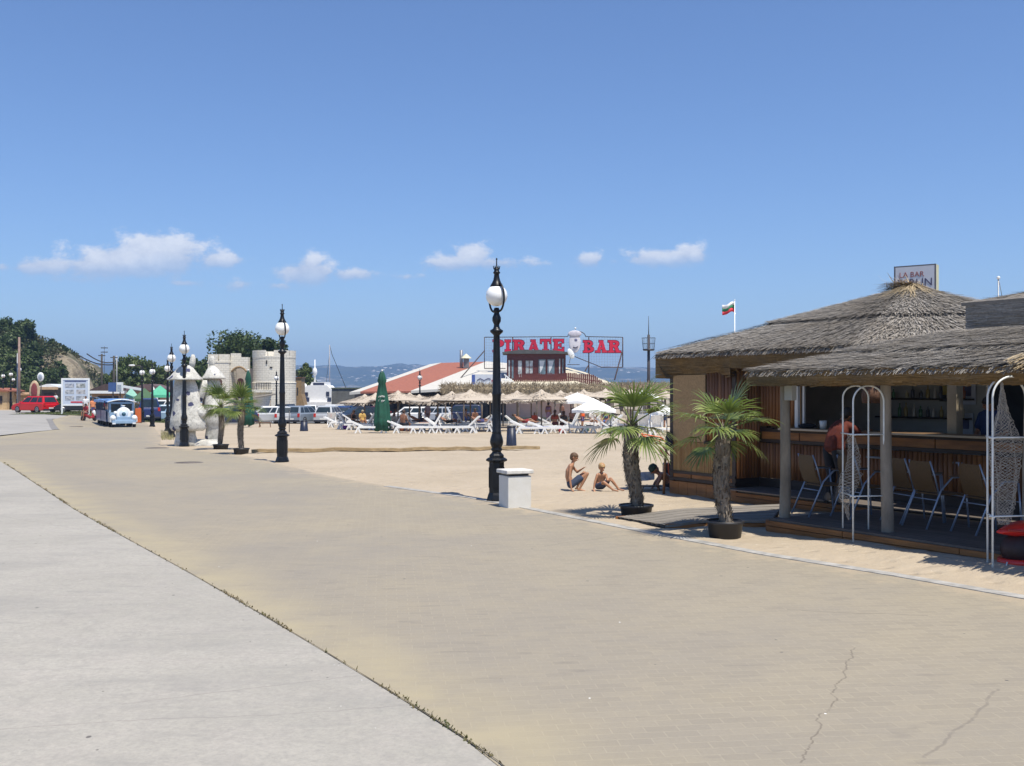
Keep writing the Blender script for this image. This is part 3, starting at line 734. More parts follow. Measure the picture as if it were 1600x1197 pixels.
# --- boardwalk from the promenade to the terrace
pa, pb, pc, pd = P(962, 812), P(1225, 799), P(1205, 827), P(1040, 826)
bw = MB(); n = 11
for k in range(n):
    g0, g1 = k / n, (k + .94) / n; L0 = pa.lerp(pd, g0); L1 = pa.lerp(pd, g1); R0 = pb.lerp(pc, g0); R1 = pb.lerp(pc, g1)
    for m_ in range(8):
        f0, f1 = m_ / 8, (m_ + 1) / 8
        q = [L0.lerp(R0, f0), L0.lerp(R0, f1), L1.lerp(R1, f1), L1.lerp(R1, f0)]; za = .05 + .075 * sstep(0, .4, f0) + .004 * (k % 2); zb_ = .05 + .075 * sstep(0, .4, f1) + .004 * (k % 2)
        top = [Vector((v_.x, v_.y, zz)) for v_, zz in zip(q, (za, zb_, zb_, za))]; bot = [v_ - Vector((0, 0, .035)) for v_ in top]
        bw.add(bot + top, [(3, 2, 1, 0), (4, 5, 6, 7), (0, 1, 5, 4), (2, 3, 7, 6)])
o = bw.build('boardwalk', mat('weathered grey planks', (.20, .18, .155), .85, .4, 3, .4, stretch=(.5, 7, 1))); tag(o, 'grey plank boardwalk leading from the promenade to the bar terrace', 'boardwalk')
mb = MB(); mb.bar(pd + Vector((0, .03, .03)), pc + Vector((0, .03, .05)), .04, .07); mb.bar(pa + Vector((0, -.03, .02)), pb + Vector((0, -.03, .05)), .04, .07); mb.build('bearer', BOARD, o)

# ------------------------------------------------------------------ street lamps
def make_lamp():
    t_ = thing('street_lamp', 'x', 'street lamp')
    mb = MB()
    mb.lathe([(.155, 0), (.16, .03), (.15, .06), (.15, .11), (.135, .15)], n=4, sm=False, ph=pi / 4); mb.lathe([(.19, 0), (.19, .05), (.165, .13), (.15, .16), (.145, .17), (.145, .71), (.15, .72), (.205, .745), (.205, .765), (.17, .79), (.14, .80), (.14, .84), (.11, .87)], n=8, sm=False, ph=pi / 8)
    for k in range(4):
        a = pi / 2 * k; mb.box((.137 * cos(a), .137 * sin(a), .44), (.012, .13, .36), a)
    mb.build('pedestal', BLACKIRON, t_)
    mb = MB(); mb.lathe([(.11, .86), (.085, .89), (.08, .91), (.1, .93), (.105, .95), (.085, .975), (.095, .99), (.115, 1.04), (.122, 1.09), (.11, 1.15), (.09, 1.21), (.082, 1.24), (.088, 1.255), (.078, 1.27), (.078, 1.9), (.084, 1.92), (.084, 1.96), (.076, 1.98), (.068, 2.5), (.06, 2.9), (.056, 3.0), (.06, 3.01), (.115, 3.06), (.12, 3.09), (.07, 3.12), (.052, 3.16), (.05, 3.2), (.078, 3.26), (.08, 3.32), (.055, 3.38), (.045, 3.41), (.06, 3.43), (.06, 3.45), (.04, 3.5)], n=18); mb.build('post', BLACKIRON, t_)
    mb = MB(); mb.ball((0, 0, 3.72), .195, 28, 18); g_ = mb.build('globe', globe_m, t_)
    for sgn in (1, -1):
        mb = MB(); pts = []
        for k in range(15):
            f = k / 14; a = -pi / 2 + f * pi; r_ = .04 + .185 * cos(a) ** 1.0 + (.04 * (1 - f)); pts.append((sgn * .55 * r_, -sgn * .835 * r_, 3.69 + .26 * sin(a)))
        mb.tube(pts, [.018] * 15, 8); mb.build('arm', BLACKIRON, t_)
    mb = MB(); mb.lathe([(.12, 3.875), (.115, 3.9), (.085, 3.95), (.062, 4.0), (.05, 4.06), (.045, 4.11), (.062, 4.12), (.066, 4.135), (.05, 4.155), (.045, 4.17), (.048, 4.21), (.03, 4.22), (.012, 4.24), (.009, 4.36), (.016, 4.375), (.014, 4.39), (.002, 4.4)], n=16)
    for k in range(6): a = pi / 3 * k; mb.cap((.045 * cos(a), .045 * sin(a), 4.2), (.058 * cos(a), .058 * sin(a), 4.25), .012, .007, 6)
    mb.build('cap', BLACKIRON, t_)
    return t_
t = NT('opal globe'); t.col(t.mix(t.rng(t.noise(4, 2), .3, .7), (.82, .82, .80), (.88, .88, .86))); t.rough(.25); t.b.inputs['Subsurface Weight'].default_value = .3; t.b.inputs['Subsurface Radius'].default_value = (.1, .1, .1); globe_m = t.m
lamp0 = make_lamp()
LAMPS = [(776, 784, 403, 'tall black lamp post with white globe beside the white litter bin, the nearest one'), (441, 723, 475, 'black globe lamp post rising in front of the round stone tower'),
         (288, 698, 517, 'black globe lamp post in front of the white mushroom sculpture'), (268, 683, 537, 'black globe lamp post just left of the mushroom sculpture, the nearer of the pair'),
         (262, 674, 558, 'black globe lamp just left of the mushroom sculpture, farther and lower of the pair'), (238, 667, 565, 'black globe lamp post standing right of the blue train and orange pillar'),
         (222, 660, 568, 'slim globe lamp post directly behind the orange pillar'), (432, 661, 578, 'small far lamp post seen in front of the round stone tower base'),
         (656, 661, 577, 'far globe lamp post in front of the red tiled roof'), (5, 640, 578, 'leftmost lamp post of the group by the red car'),
         (17, 640, 575, 'second lamp post from the left by the red car'), (21, 639, 585, 'lowest lamp post of the group by the red car'), (30, 641, 566, 'tallest lamp post of the group by the red car, in front of the wooden pole')]
for i, (px, by, ty, lab) in enumerate(LAMPS):
    p = P(px, by); hgt = (by - ty) / F * p.y
    if i == 0: o = lamp0; o.location = p; o['label'] = lab; o['group'] = 'globe street lamps'; sc_ = hgt / 4.4; o.scale = (sc_,) * 3
    else: o = dup(lamp0, p, 0, lab, hgt / 4.4)
# ------------------------------------------------------------------ litter bins
q = P(803, 793)
wb = thing('litter_bin', 'square white concrete litter bin beside the nearest lamp post', 'litter bin', q, radians(24))
CPAINT = mat('chipped white paint', (.70, .69, .66), .7, .05, 5, .2, c2=(.60, .585, .54), det=8)
mb = MB(); mb.box((0.02, 0, .275), (.43, .40, .55)); mb.build('body', CPAINT, wb, bevel=.012)
mb = MB(); mb.box((.02, 0, .57), (.36, .33, .035)); mb.build('gap', DARK, wb)
mb = MB(); mb.box((.02, 0, .62), (.50, .46, .065)); mb.build('lid', mat('worn white lid', (.62, .60, .56), .7, .2, 8, .2), wb, bevel=.012)
def dark_bin(px, by, h, w, lab):
    o = thing('trash_bin', lab, 'trash bin', P(px, by), .3, 'dark round beach bins')
    mb = MB(); pr = [(w / 2 * 1.06, 0), (w / 2 * 1.05, .03), (w / 2 * .86, h * .93)]
    mb.lathe(pr, n=20)
    for k in range(10): a = k * pi / 5; mb.bar((w / 2 * 1.07 * cos(a), w / 2 * 1.07 * sin(a), .02), (w / 2 * .87 * cos(a), w / 2 * .87 * sin(a), h * .92), .012)
    mb.build('body', mat('navy bin plastic', (.018, .024, .05), .45, .3, 5), o)
    mb = MB(); mb.lathe([(w / 2 * .9, h * .93), (w / 2 * .92, h * .97), (w / 2 * .8, h), (w / 2 * .5, h * 1.0)], n=20); mb.build('rim', DARK, o)
dark_bin(799, 697, .78, .38, 'dark round bin on the sand right of the nearest lamp post'); dark_bin(475, 674, .62, .42, 'dark blue bin on the sand in front of the silver parked cars')
# timber edge across the sand
a = P(393, 708); b = P(842, 703); a.z = b.z = 0
mb = MB(); n = 40
for k in range(n):
    p0 = a.lerp(b, k / n); p1 = a.lerp(b, (k + 1) / n); z0 = gz(p0.x, p0.y); z1 = gz(p1.x, p1.y)
    w0 = .012 * MN.noise(Vector((k * .5, 0, 0)))
    mb.bar(p0 + Vector((0, 0, z0 + .075 + w0)), p1 + Vector((0, 0, z1 + .075 + w0)), .34, .10)
tag(mb.build('timber_edge', mat('sandy timber edge', (.33, .24, .13), .9, .35, 2, .3, stretch=(1, 5, 5))), 'long low timber edge lying across the sand behind the promenade', 'timber edge')
# ------------------------------------------------------------------ potted fan palms
FROND = None
t = NT('fan palm leaf'); r = t.island(); c = t.mix(r, (.075, .115, .022), (.29, .34, .10)); t.col(c); t.rough(.42); t.b.inputs['Specular IOR Level'].default_value = .5
tr_ = t.n('ShaderNodeBsdfTranslucent'); t.l(t.mix(.5, c, (.2, .32, .05)), tr_.inputs[0]); ms = t.n('ShaderNodeMixShader'); ms.inputs[0].default_value = .28; t.l(t.b.outputs[0], ms.inputs[1]); t.l(tr_.outputs[0], ms.inputs[2]); t.l(ms.outputs[0], t.out.inputs[0]); FROND = t.m
BARK = strawmat('fibrous palm trunk', (.06, .042, .03), (.36, .31, .25), (.19, .155, .12))
POT = mat('black nursery pot', (.022, .022, .024), .5, .2, 5, .1)
SOIL = mat('pot soil', (.08, .06, .04), .95, .4, 20, .3)
def palm(px, by, lab, potr, poth, th, tr0, cr, nf, seed, lean=(0, 0), D=None):
    random.seed(seed); p = P(px, by); root = thing('potted_palm', lab, 'palm', p, 0, 'potted fan palms along the promenade')
    mb = MB(); mb.lathe([(potr * .84, .0), (potr * .95, poth * .82), (potr * 1.02, poth * .84), (potr * 1.03, poth), (potr * .95, poth), (potr * .93, poth * .9)], n=28); mb.build('pot', POT, root)
    mb = MB(); mb.lathe([(potr * .93, poth * .80), (potr * .5, poth * .9), (.02, poth * .93)], n=18); mb.build('soil', SOIL, root)
    # trunk
    mb = MB(); N = 26; n = 16; vs = []
    def ax(f): return Vector((lean[0] * f + .03 * sin(f * 5 + seed), lean[1] * f, poth * .8 + (th - poth * .8) * f))
    for i in range(N + 1):
        f = i / N; c_ = ax(f); r0_ = tr0 * (.86 + .22 * sin(f * pi) + .12 * f)
        for j in range(n):
            a = 2 * pi * j / n; rr = r0_ * (1 + .2 * MN.noise(Vector((cos(a) * 2, sin(a) * 2, f * 14 + seed)))); vs.append(c_ + Vector((cos(a) * rr, sin(a) * rr, 0)))
    mb.add(vs, [(i * n + j, i * n + (j + 1) % n, (i + 1) * n + (j + 1) % n, (i + 1) * n + j) for i in range(N) for j in range(n)], True)
    for _ in range(int(900 * min(1, tr0 * 8))):        # old leaf bases and fibres
        f = R(); a = U_(0, 6.3); c_ = ax(f); rr = tr0 * (.86 + .22 * sin(f * pi) + .12 * f); o_ = Vector((cos(a), sin(a), 0)); q = c_ + o_ * rr * .93
        w = U_(.006, .03) * tr0 * 8; l_ = U_(.03, .11); sd = Vector((-sin(a), cos(a), 0)) * w
        up = 1 if R() < .6 else -1; tip = q + o_ * U_(.01, .05) + Vector((0, 0, up * l_)); mb.add([q - sd, q + sd, tip + sd * .25, tip - sd * .25], [(0, 1, 2, 3)])
    mb.build('trunk', BARK, root)
    top = ax(1)
    for k in range(nf):
        f = k / (nf - 1); az = k * 2.39996 + U_(-.25, .25); el = radians(78 - 104 * f ** .85 + U_(-16, 16))
        mb = MB(); d = Vector((cos(az) * cos(el), sin(az) * cos(el), sin(el)))
        side = Vector((-sin(az), cos(az), 0)); pl = cr * U_(.30, .56)
        pts = []; cur = top + Vector((0, 0, .02)); dd = d.copy()
        for i in range(6):
            pts.append(cur.copy()); cur = cur + dd * pl / 5; dd = (dd + Vector((0, 0, -.05))).normalized()
        mb.tube(pts, [.012 * cr * 1.6 * (1 - .1 * i) for i in range(6)], 5)
        hub = pts[-1]; fw = dd; nrm = side.cross(fw).normalized()
        if nrm.z < 0: nrm = -nrm
        nl = 24; L_ = cr * U_(.5, .74)
        for i in range(nl):
            g = (i + .5) / nl * 2 - 1; an = g * radians(88)
            ld = (fw * cos(an) + side * sin(an)).normalized(); ll = L_ * (1 - .28 * abs(g) ** 1.5) * U_(.88, 1.08)
            wd = nrm.cross(ld).normalized(); w0 = .0135 * cr * 1.25; fold = nrm * (.012 if i % 2 else -.004)
            p0 = hub; dr = U_(.7, 2.4); ps = [p0]; cd = (ld + nrm * .12).normalized()
            for s_ in range(5): ps.append(ps[-1] + cd * ll / 5); cd = (cd + Vector((0, 0, -.055 * dr * (s_ + .6)))).normalized()
            ws = [w0 * .35, w0 * 1.05, w0 * 1.15, w0 * .9, w0 * .6, w0 * .12]; vs = []
            for q, ww in zip(ps, ws): vs += [q - wd * ww + fold, q + wd * ww + fold]
            mb.add(vs, [(2 * s_, 2 * s_ + 1, 2 * s_ + 3, 2 * s_ + 2) for s_ in range(5)], True)
        mb.build('frond', FROND, root)
    mb = MB()
    for _ in range(90):
        a = U_(0, 6.3); q = top + Vector((cos(a), sin(a), 0)) * tr0 * .8 + Vector((0, 0, U_(-.2, .08))); e_ = q + Vector((cos(a) * U_(.02, .08), sin(a) * U_(.02, .08), U_(-.02, .14))); sd = Vector((-sin(a), cos(a), 0)) * U_(.004, .014); mb.add([q - sd, q + sd, e_ + sd * .3, e_ - sd * .3], [(0, 1, 2, 3)])
    mb.build('crown_fibre', BARK, root)
palm(994, 807, 'potted fan palm with a grey shaggy trunk between the two sitting boys and the bar', .27, .19, 1.42, .105, .92, 11, 27, (-.09, 0))
palm(1133, 840, 'potted fan palm with the broad green crown in front of the bar wall', .25, .235, 1.44, .095, .80, 14, 34, (-.05, 0))
palm(345, 703, 'smaller potted palm nearest the mushroom sculpture', .28, .2, 1.5, .085, .9, 18, 5)
palm(377, 710, 'smaller potted palm in front of the closed green parasol by the fortress', .26, .2, 1.48, .085, .85, 18, 9)

# ------------------------------------------------------------------ arched net stands
PIPE = mat('white enamel pipe', (.72, .74, .72), .35, .1, 12, .1)
NET = mat('off white net cord', (.5, .46, .40), .8, .3, 20)
def arch_pts(a, b, top, n=20):
    a = Vector(a); b = Vector(b); w = (b - a).length / 2; zs = top - w; pts = [a]
    pts.append(Vector((a.x, a.y, zs * .5)))
    mid_ = (a + b) / 2; u = (a - b).normalized()
    for k in range(n + 1):
        an = pi * k / n; q = mid_ + u * (cos(an) * w); q.z = zs + sin(an) * w * 1.0; pts.append(q)
    pts.append(Vector((b.x, b.y, zs * .5))); pts.append(b); return pts
def net_mesh(mb, fn, nu, nv, r):
    """diamond net on the surface fn(u,v); cords follow both diagonals, with slack"""
    g = [[Vector(fn(i / nu, j / nv)) + Vector((random.gauss(0, .004), random.gauss(0, .006), random.gauss(0, .005))) for i in range(nu + 1)] for j in range(nv + 1)]
    for j in range(nv):
        for i in range(nu):
            if (i + j) % 2 == 0: mb.tube([g[j][i], g[j + 1][i + 1]], r, 3, False)
            else: mb.tube([g[j][i + 1], g[j + 1][i]], r, 3, False)
def stand(lab, pts4, top, bars_z, netf, nu, nv):
    o0 = (pts4[0] + pts4[1] + pts4[2] + pts4[3]) / 4; o0.z = 0
    root = thing('net_stand', lab, 'net stand', o0, 0, 'white arched net stands')
    q = [p - o0 for p in pts4]
    for a, b in ((q[0], q[1]), (q[2], q[3])):
        mb = MB(); a = Vector((a.x, a.y, 0)); b = Vector((b.x, b.y, 0)); mb.tube(arch_pts(a, b, top), .0115, 8); mb.build('hoop', PIPE, root)
    for z in bars_z:
        mb = MB()
        e_ = (q[0] - q[2]).normalized() * .08
        mb.tube([Vector((q[0].x, q[0].y, z)) + e_, Vector((q[2].x, q[2].y, z)) - e_], .009, 7)
        f_ = (q[0] - q[1]).normalized() * .04
        mb.tube([Vector((q[0].x, q[0].y, z)) + f_, Vector((q[1].x, q[1].y, z)) - f_], .009, 7); mb.build('crossbar', PIPE, root)
    random.seed(5); mb = MB(); net_mesh(mb, lambda u, v: netf(u, v, q), nu, nv, .0024); mb.build('net', NET, root); return root
s1 = [P(1333, 857), P(1381, 856), P(1317, 849), P(1357, 851)]
def nf1(u, v, q):
    zt = 1.44; z = zt - v * 1.1; c_ = (q[0] * .55 + q[2] * .45); w = .035 + .10 * abs(sin(v * pi * 1.15)) * (1 if v > .45 else .55); sag = .05 * sin(v * 6)
    if v > .78: w *= (1 - (v - .78) / .24)
    a = u * 2 * pi; return (c_.x + .02 + sag + cos(a) * w, c_.y + sin(a) * w, z)
stand('narrower white arched pipe stand with a slack net, left of the middle terrace post', s1, 2.06, (1.44, .66), nf1, 14, 50)
s2 = [P(1551, 900), P(1611, 898), P(1543, 893), P(1602, 891)]
def nf2(u, v, q):
    c_ = (q[0] + q[1] + q[2] + q[3]) / 4; z = 2.08 - v * 1.55
    w = interp([(0, .006), (.2, .05), (.42, .15), (.7, .12), (.85, .1), (1, .05)], v); cx = c_.x + interp([(0, -.08), (.3, -.06), (.6, -.04), (1, -.06)], v); a = u * 2 * pi
    fold = 1 + .25 * sin(a * 5 + v * 9); return (cx + cos(a) * w * fold, c_.y + sin(a) * w * fold * .8, z)
st2 = stand('larger white arched pipe stand with dense hanging net at the right edge', s2, 2.15, (1.49, .64), nf2, 30, 84)
o0 = (s2[0] + s2[1] + s2[2] + s2[3]) / 4
RED = mat('red plastic', (.62, .02, .012), .35, .12, 4, coat=.3)
k_ = thing('red_float', 'red float lying in the net of the right stand above a dark bundle', 'float', o0 + Vector((.07, .0, .47)), radians(20))
mb = MB(); N = 12; vs = []; n = 14
for i in range(N + 1):
    f = i / N; x_ = -.24 + .62 * f; w = .16 * sin(min(1, .12 + f * 1.3) * pi / 2); h = .085 * sin(min(1, .1 + f * 1.6) * pi / 2)
    for j in range(n): a = 2 * pi * j / n; vs.append((x_, cos(a) * w, sin(a) * h + .10 * (1 - f) ** 2 * -.3 + .02))
mb.add(vs, [(i * n + j, i * n + (j + 1) % n, (i + 1) * n + (j + 1) % n, (i + 1) * n + j) for i in range(N) for j in range(n)] + [tuple(range(n - 1, -1, -1)), tuple(N * n + j for j in range(n))], True); mb.build('hull', RED, k_)
mb = MB(); mb.tube([(-.2, -.10, .02), (0, -.17, .0), (.35, -.17, .01)], .014, 7); mb.build('rim', mat('dark red trim', (.35, .02, .01), .4, .1, 3), k_)
bd_ = thing('net_bundle', 'dark rounded bundle with red underside hanging low in the right net', 'bundle', o0 + Vector((.09, .02, .06)))
mb = MB(); mb.ball((0, 0, .2), (.17, .16, .17), 18, 12); mb.build('sack', mat('dark maroon sack', (.03, .014, .014), .6, .4, 6, .4), bd_)
mb = MB(); mb.lathe([(.02, -.01), (.15, .0), (.2, .05), (.19, .1), (.12, .1)], n=22); mb.build('tray', RED, bd_)
mb = MB(); mb.tube([(-.17, -.14, .08), (-.2, -.17, .02), (-.14, -.2, -.03), (-.08, -.2, .0)], .008, 6); mb.build('cord', PIPE, bd_)

# ------------------------------------------------------------------ terrace chairs and tables
WICK = mat('tan woven seat', (.12, .068, .024), .6, .25, 60, .5)
ALU = mat('brushed aluminium tube', (.30, .36, .48), .35, .1, 10, metal=.5)
def make_chair():
    c = thing('terrace_chair', 'x', 'chair')
    mb = MB(); mb.box((0, .02, .44), (.43, .42, .022)); mb.build('seat', WICK, c, bevel=.008)
    mb = MB(); n = 8; vs = []
    for i in range(n + 1):
        f = i / n; z = .47 + .40 * f; y_ = -.20 - .10 * f - .03 * sin(f * pi)
        for x_ in (-.2, .2):
            vs.append((x_ * (1 - .06 * f), y_ - .008, z)); vs.append((x_ * (1 - .06 * f), y_ + .008, z))
    mb.add(vs, [q_ for i in range(n) for q_ in ((4 * i, 4 * i + 2, 4 * i + 6, 4 * i + 4), (4 * i + 1, 4 * i + 5, 4 * i + 7, 4 * i + 3), (4 * i, 4 * i + 4, 4 * i + 5, 4 * i + 1), (4 * i + 2, 4 * i + 3, 4 * i + 7, 4 * i + 6))] + [(4 * n, 4 * n + 2, 4 * n + 3, 4 * n + 1)]); mb.build('backrest', WICK, c)
    for s_ in (-1, 1):
        mb = MB(); mb.tube([(s_ * .225, -.40, 0), (s_ * .225, -.16, .5), (s_ * .225, .02, .66), (s_ * .225, .24, .66)], .013, 7); mb.build('leg', ALU, c)
        mb = MB(); mb.tube([(s_ * .225, .30, 0), (s_ * .225, .24, .64)], .013, 7); mb.build('leg', ALU, c)
        mb = MB(); mb.bar((s_ * .225, -.02, .675), (s_ * .225, .25, .675), .035, .016); mb.build('armrest', mat('dark arm rest', (.1, .07, .05), .5, .2, 4), c)
        mb = MB(); mb.tube([(s_ * .205, -.17, .42), (s_ * .2, -.235, .66), (s_ * .19, -.31, .88)], .012, 7); mb.build('back_post', ALU, c)
    for y_, z_ in ((-.22, .37), (.26, .4)): mb = MB(); mb.tube([(-.225, y_, z_), (.225, y_, z_)], .008, 6); mb.build('stretcher', ALU, c)
    return c
ch0 = make_chair()
def onfloor(px, py, z=.2):
    D = (EYE - z) * F / (py - HOR); return Vector((X(px, D), D, z))
CH = [(1288, 804, -74, 'brown woven chair nearest the left terrace post, under the leaning barman customer'), (1350, 808, -72, 'brown woven chair behind the narrow net stand'), (1431, 814, -76, 'first brown woven chair right of the middle terrace post'),
      (1466, 822, -70, 'second brown woven chair right of the middle terrace post, overlapping the first'), (1546, 832, -74, 'brown woven chair partly hidden by the right net stand'),
      (1418, 780, 150, 'woven chair at the back beside the counter, facing the promenade'), (1560, 792, 170, 'woven chair behind the steel pedestal table at the right')]
CH[0] = (1288, 804, -74, 'brown woven chair nearest the left terrace post')
for i, (px, py, a, lab) in enumerate(CH):
    p = onfloor(px, py)
    if i == 0: o = ch0; o.location = p; o.rotation_euler.z = radians(a)
    else: o = dup(ch0, p, radians(a))
    o['label'] = lab; o['group'] = 'terrace chairs of the beach bar'
def table(px, py, lab, r=.33):
    t_ = thing('bistro_table', lab, 'table', onfloor(px, py), 0, 'terrace tables of the beach bar')
    mb = MB(); mb.lathe([(.0, .705), (r, .705), (r, .735), (.0, .735)], n=28); mb.build('top', mat('grey table top', (.25, .27, .3), .25, .1, 5), t_)
    mb = MB(); mb.tube([(0, 0, .02), (0, 0, .71)], .03, 12); mb.build('column', STEEL, t_)
    mb = MB(); mb.lathe([(.21, 0), (.21, .012), (.05, .035)], n=20); mb.build('foot', STEEL, t_)
table(1518, 797, 'round steel pedestal table right of the overlapping chairs'); table(1385, 783, 'round pedestal table behind the middle terrace post')
mb = MB(); mb.box((0, 0, .25), (.5, .04, .3)); mb.bar((-.2, 0, 0), (-.2, 0, .15), .03); mb.bar((.2, 0, 0), (.2, 0, .15), .03)
# things on the bar
def on_counter(s, tt=.55): return H(s, tt, 1.345)
def small(name, lab, cat, loc, build, group=None):
    o = thing(name, lab, cat, loc, 0, group); build(o); return o
def b_(o):
    mb = MB(); mb.lathe([(.05, 0), (.065, .14), (.06, .14), (.047, .01)], n=16); mb.build('cup', mat('white cup', (.7, .7, .66), .4, .05, 5), o)
small('bucket', 'small white bucket on the counter left of the leaning customer', 'bucket', on_counter(3.3), b_)
def b_(o):
    mb = MB(); mb.ball((0, 0, .04), (.16, .1, .05), 16, 8); mb.build('cloth', mat('dark cloth', (.015, .015, .02), .9, .3, 8, .4), o)
small('cloth_heap', 'dark cloth heap at the left end of the counter', 'cloth', on_counter(2.95), b_)
random.seed(2)
BC = [(.35, .12, .05), (.5, .45, .3), (.1, .2, .1), (.4, .3, .12), (.55, .5, .45), (.1, .1, .12)]
mb = MB(); shelf = thing('back_shelf', 'shelf of bottles and jars on the rear wall of the bar', 'shelf', H(3.3, 3.15, 1.5), HRZ)
mb.box((0, 0, 0), (1.9, .2, .03)); mb.box((0, 0, .34), (2.0, .2, .03)); mb.build('board', DARKW, shelf)
for k in range(13):
    for z in (.355, .015):
        if R() < .2: continue
        pos_ = H(2.42 + k * .145 + U_(-.02, .02), 3.13, 1.5 + z); c_ = BC[int(R() * 6)]; o = thing('bottle', 'bottle on the %s board of the bar back shelf, %s there' % ('upper' if z > .1 else 'lower', ORD[k]), 'bottle', pos_, 0, 'bottles on the bar shelf'); h = U_(.14, .26)
        mb = MB(); mb.lathe([(.03, 0), (.034, .02), (.034, h * .6), (.013, h * .75), (.013, h)], n=10); mb.build('glass', mat('bottle%d' % BC.index(c_), c_, .2, .1, 4), o)
def poster(s, z, w, h, c, lab, inner=None):
    o = thing('notice', lab, 'notice', H(s, 3.26, z), HRZ, 'notices on the bar back wall'); mb = MB(); mb.box((0, 0, 0), (w, .012, h)); mb.build('sheet', mat('paper' + str(c), c, .6, .05, 4), o)
    mb = MB(); mb.box((0, -.012, .0), (w * .5, .008, h * .4)); mb.build('print', mat('print' + str(inner), inner or (.1, .1, .2), .6, .1, 4), o)
poster(3.75, 2.0, .3, .4, (.05, .05, .05), 'dark notice with a yellow centre on the back wall of the bar', (.5, .4, .1)); poster(4.15, 2.0, .35, .5, (.5, .52, .6), 'pale blue upper notice on the back wall of the bar'); poster(4.12, 1.4, .3, .4, (.5, .52, .58), 'pale lower notice on the back wall of the bar')
# hanging straw lamp over the bar
hl = thing('hanging_lamp', 'round dark straw lampshade hanging behind the narrow net stand', 'lamp', H(4.6, .2, 2.0)); mb = MB(); mb.lathe([(.16, -.2), (.17, -.05), (.12, .08), (.03, .12)], n=20); mb.build('shade', mat('brown straw shade', (.12, .06, .035), .8, .4, 30, .4), hl); mb = MB(); mb.tube([(0, 0, .1), (0, 0, .5)], .006, 5); mb.build('cord', DARK, hl)

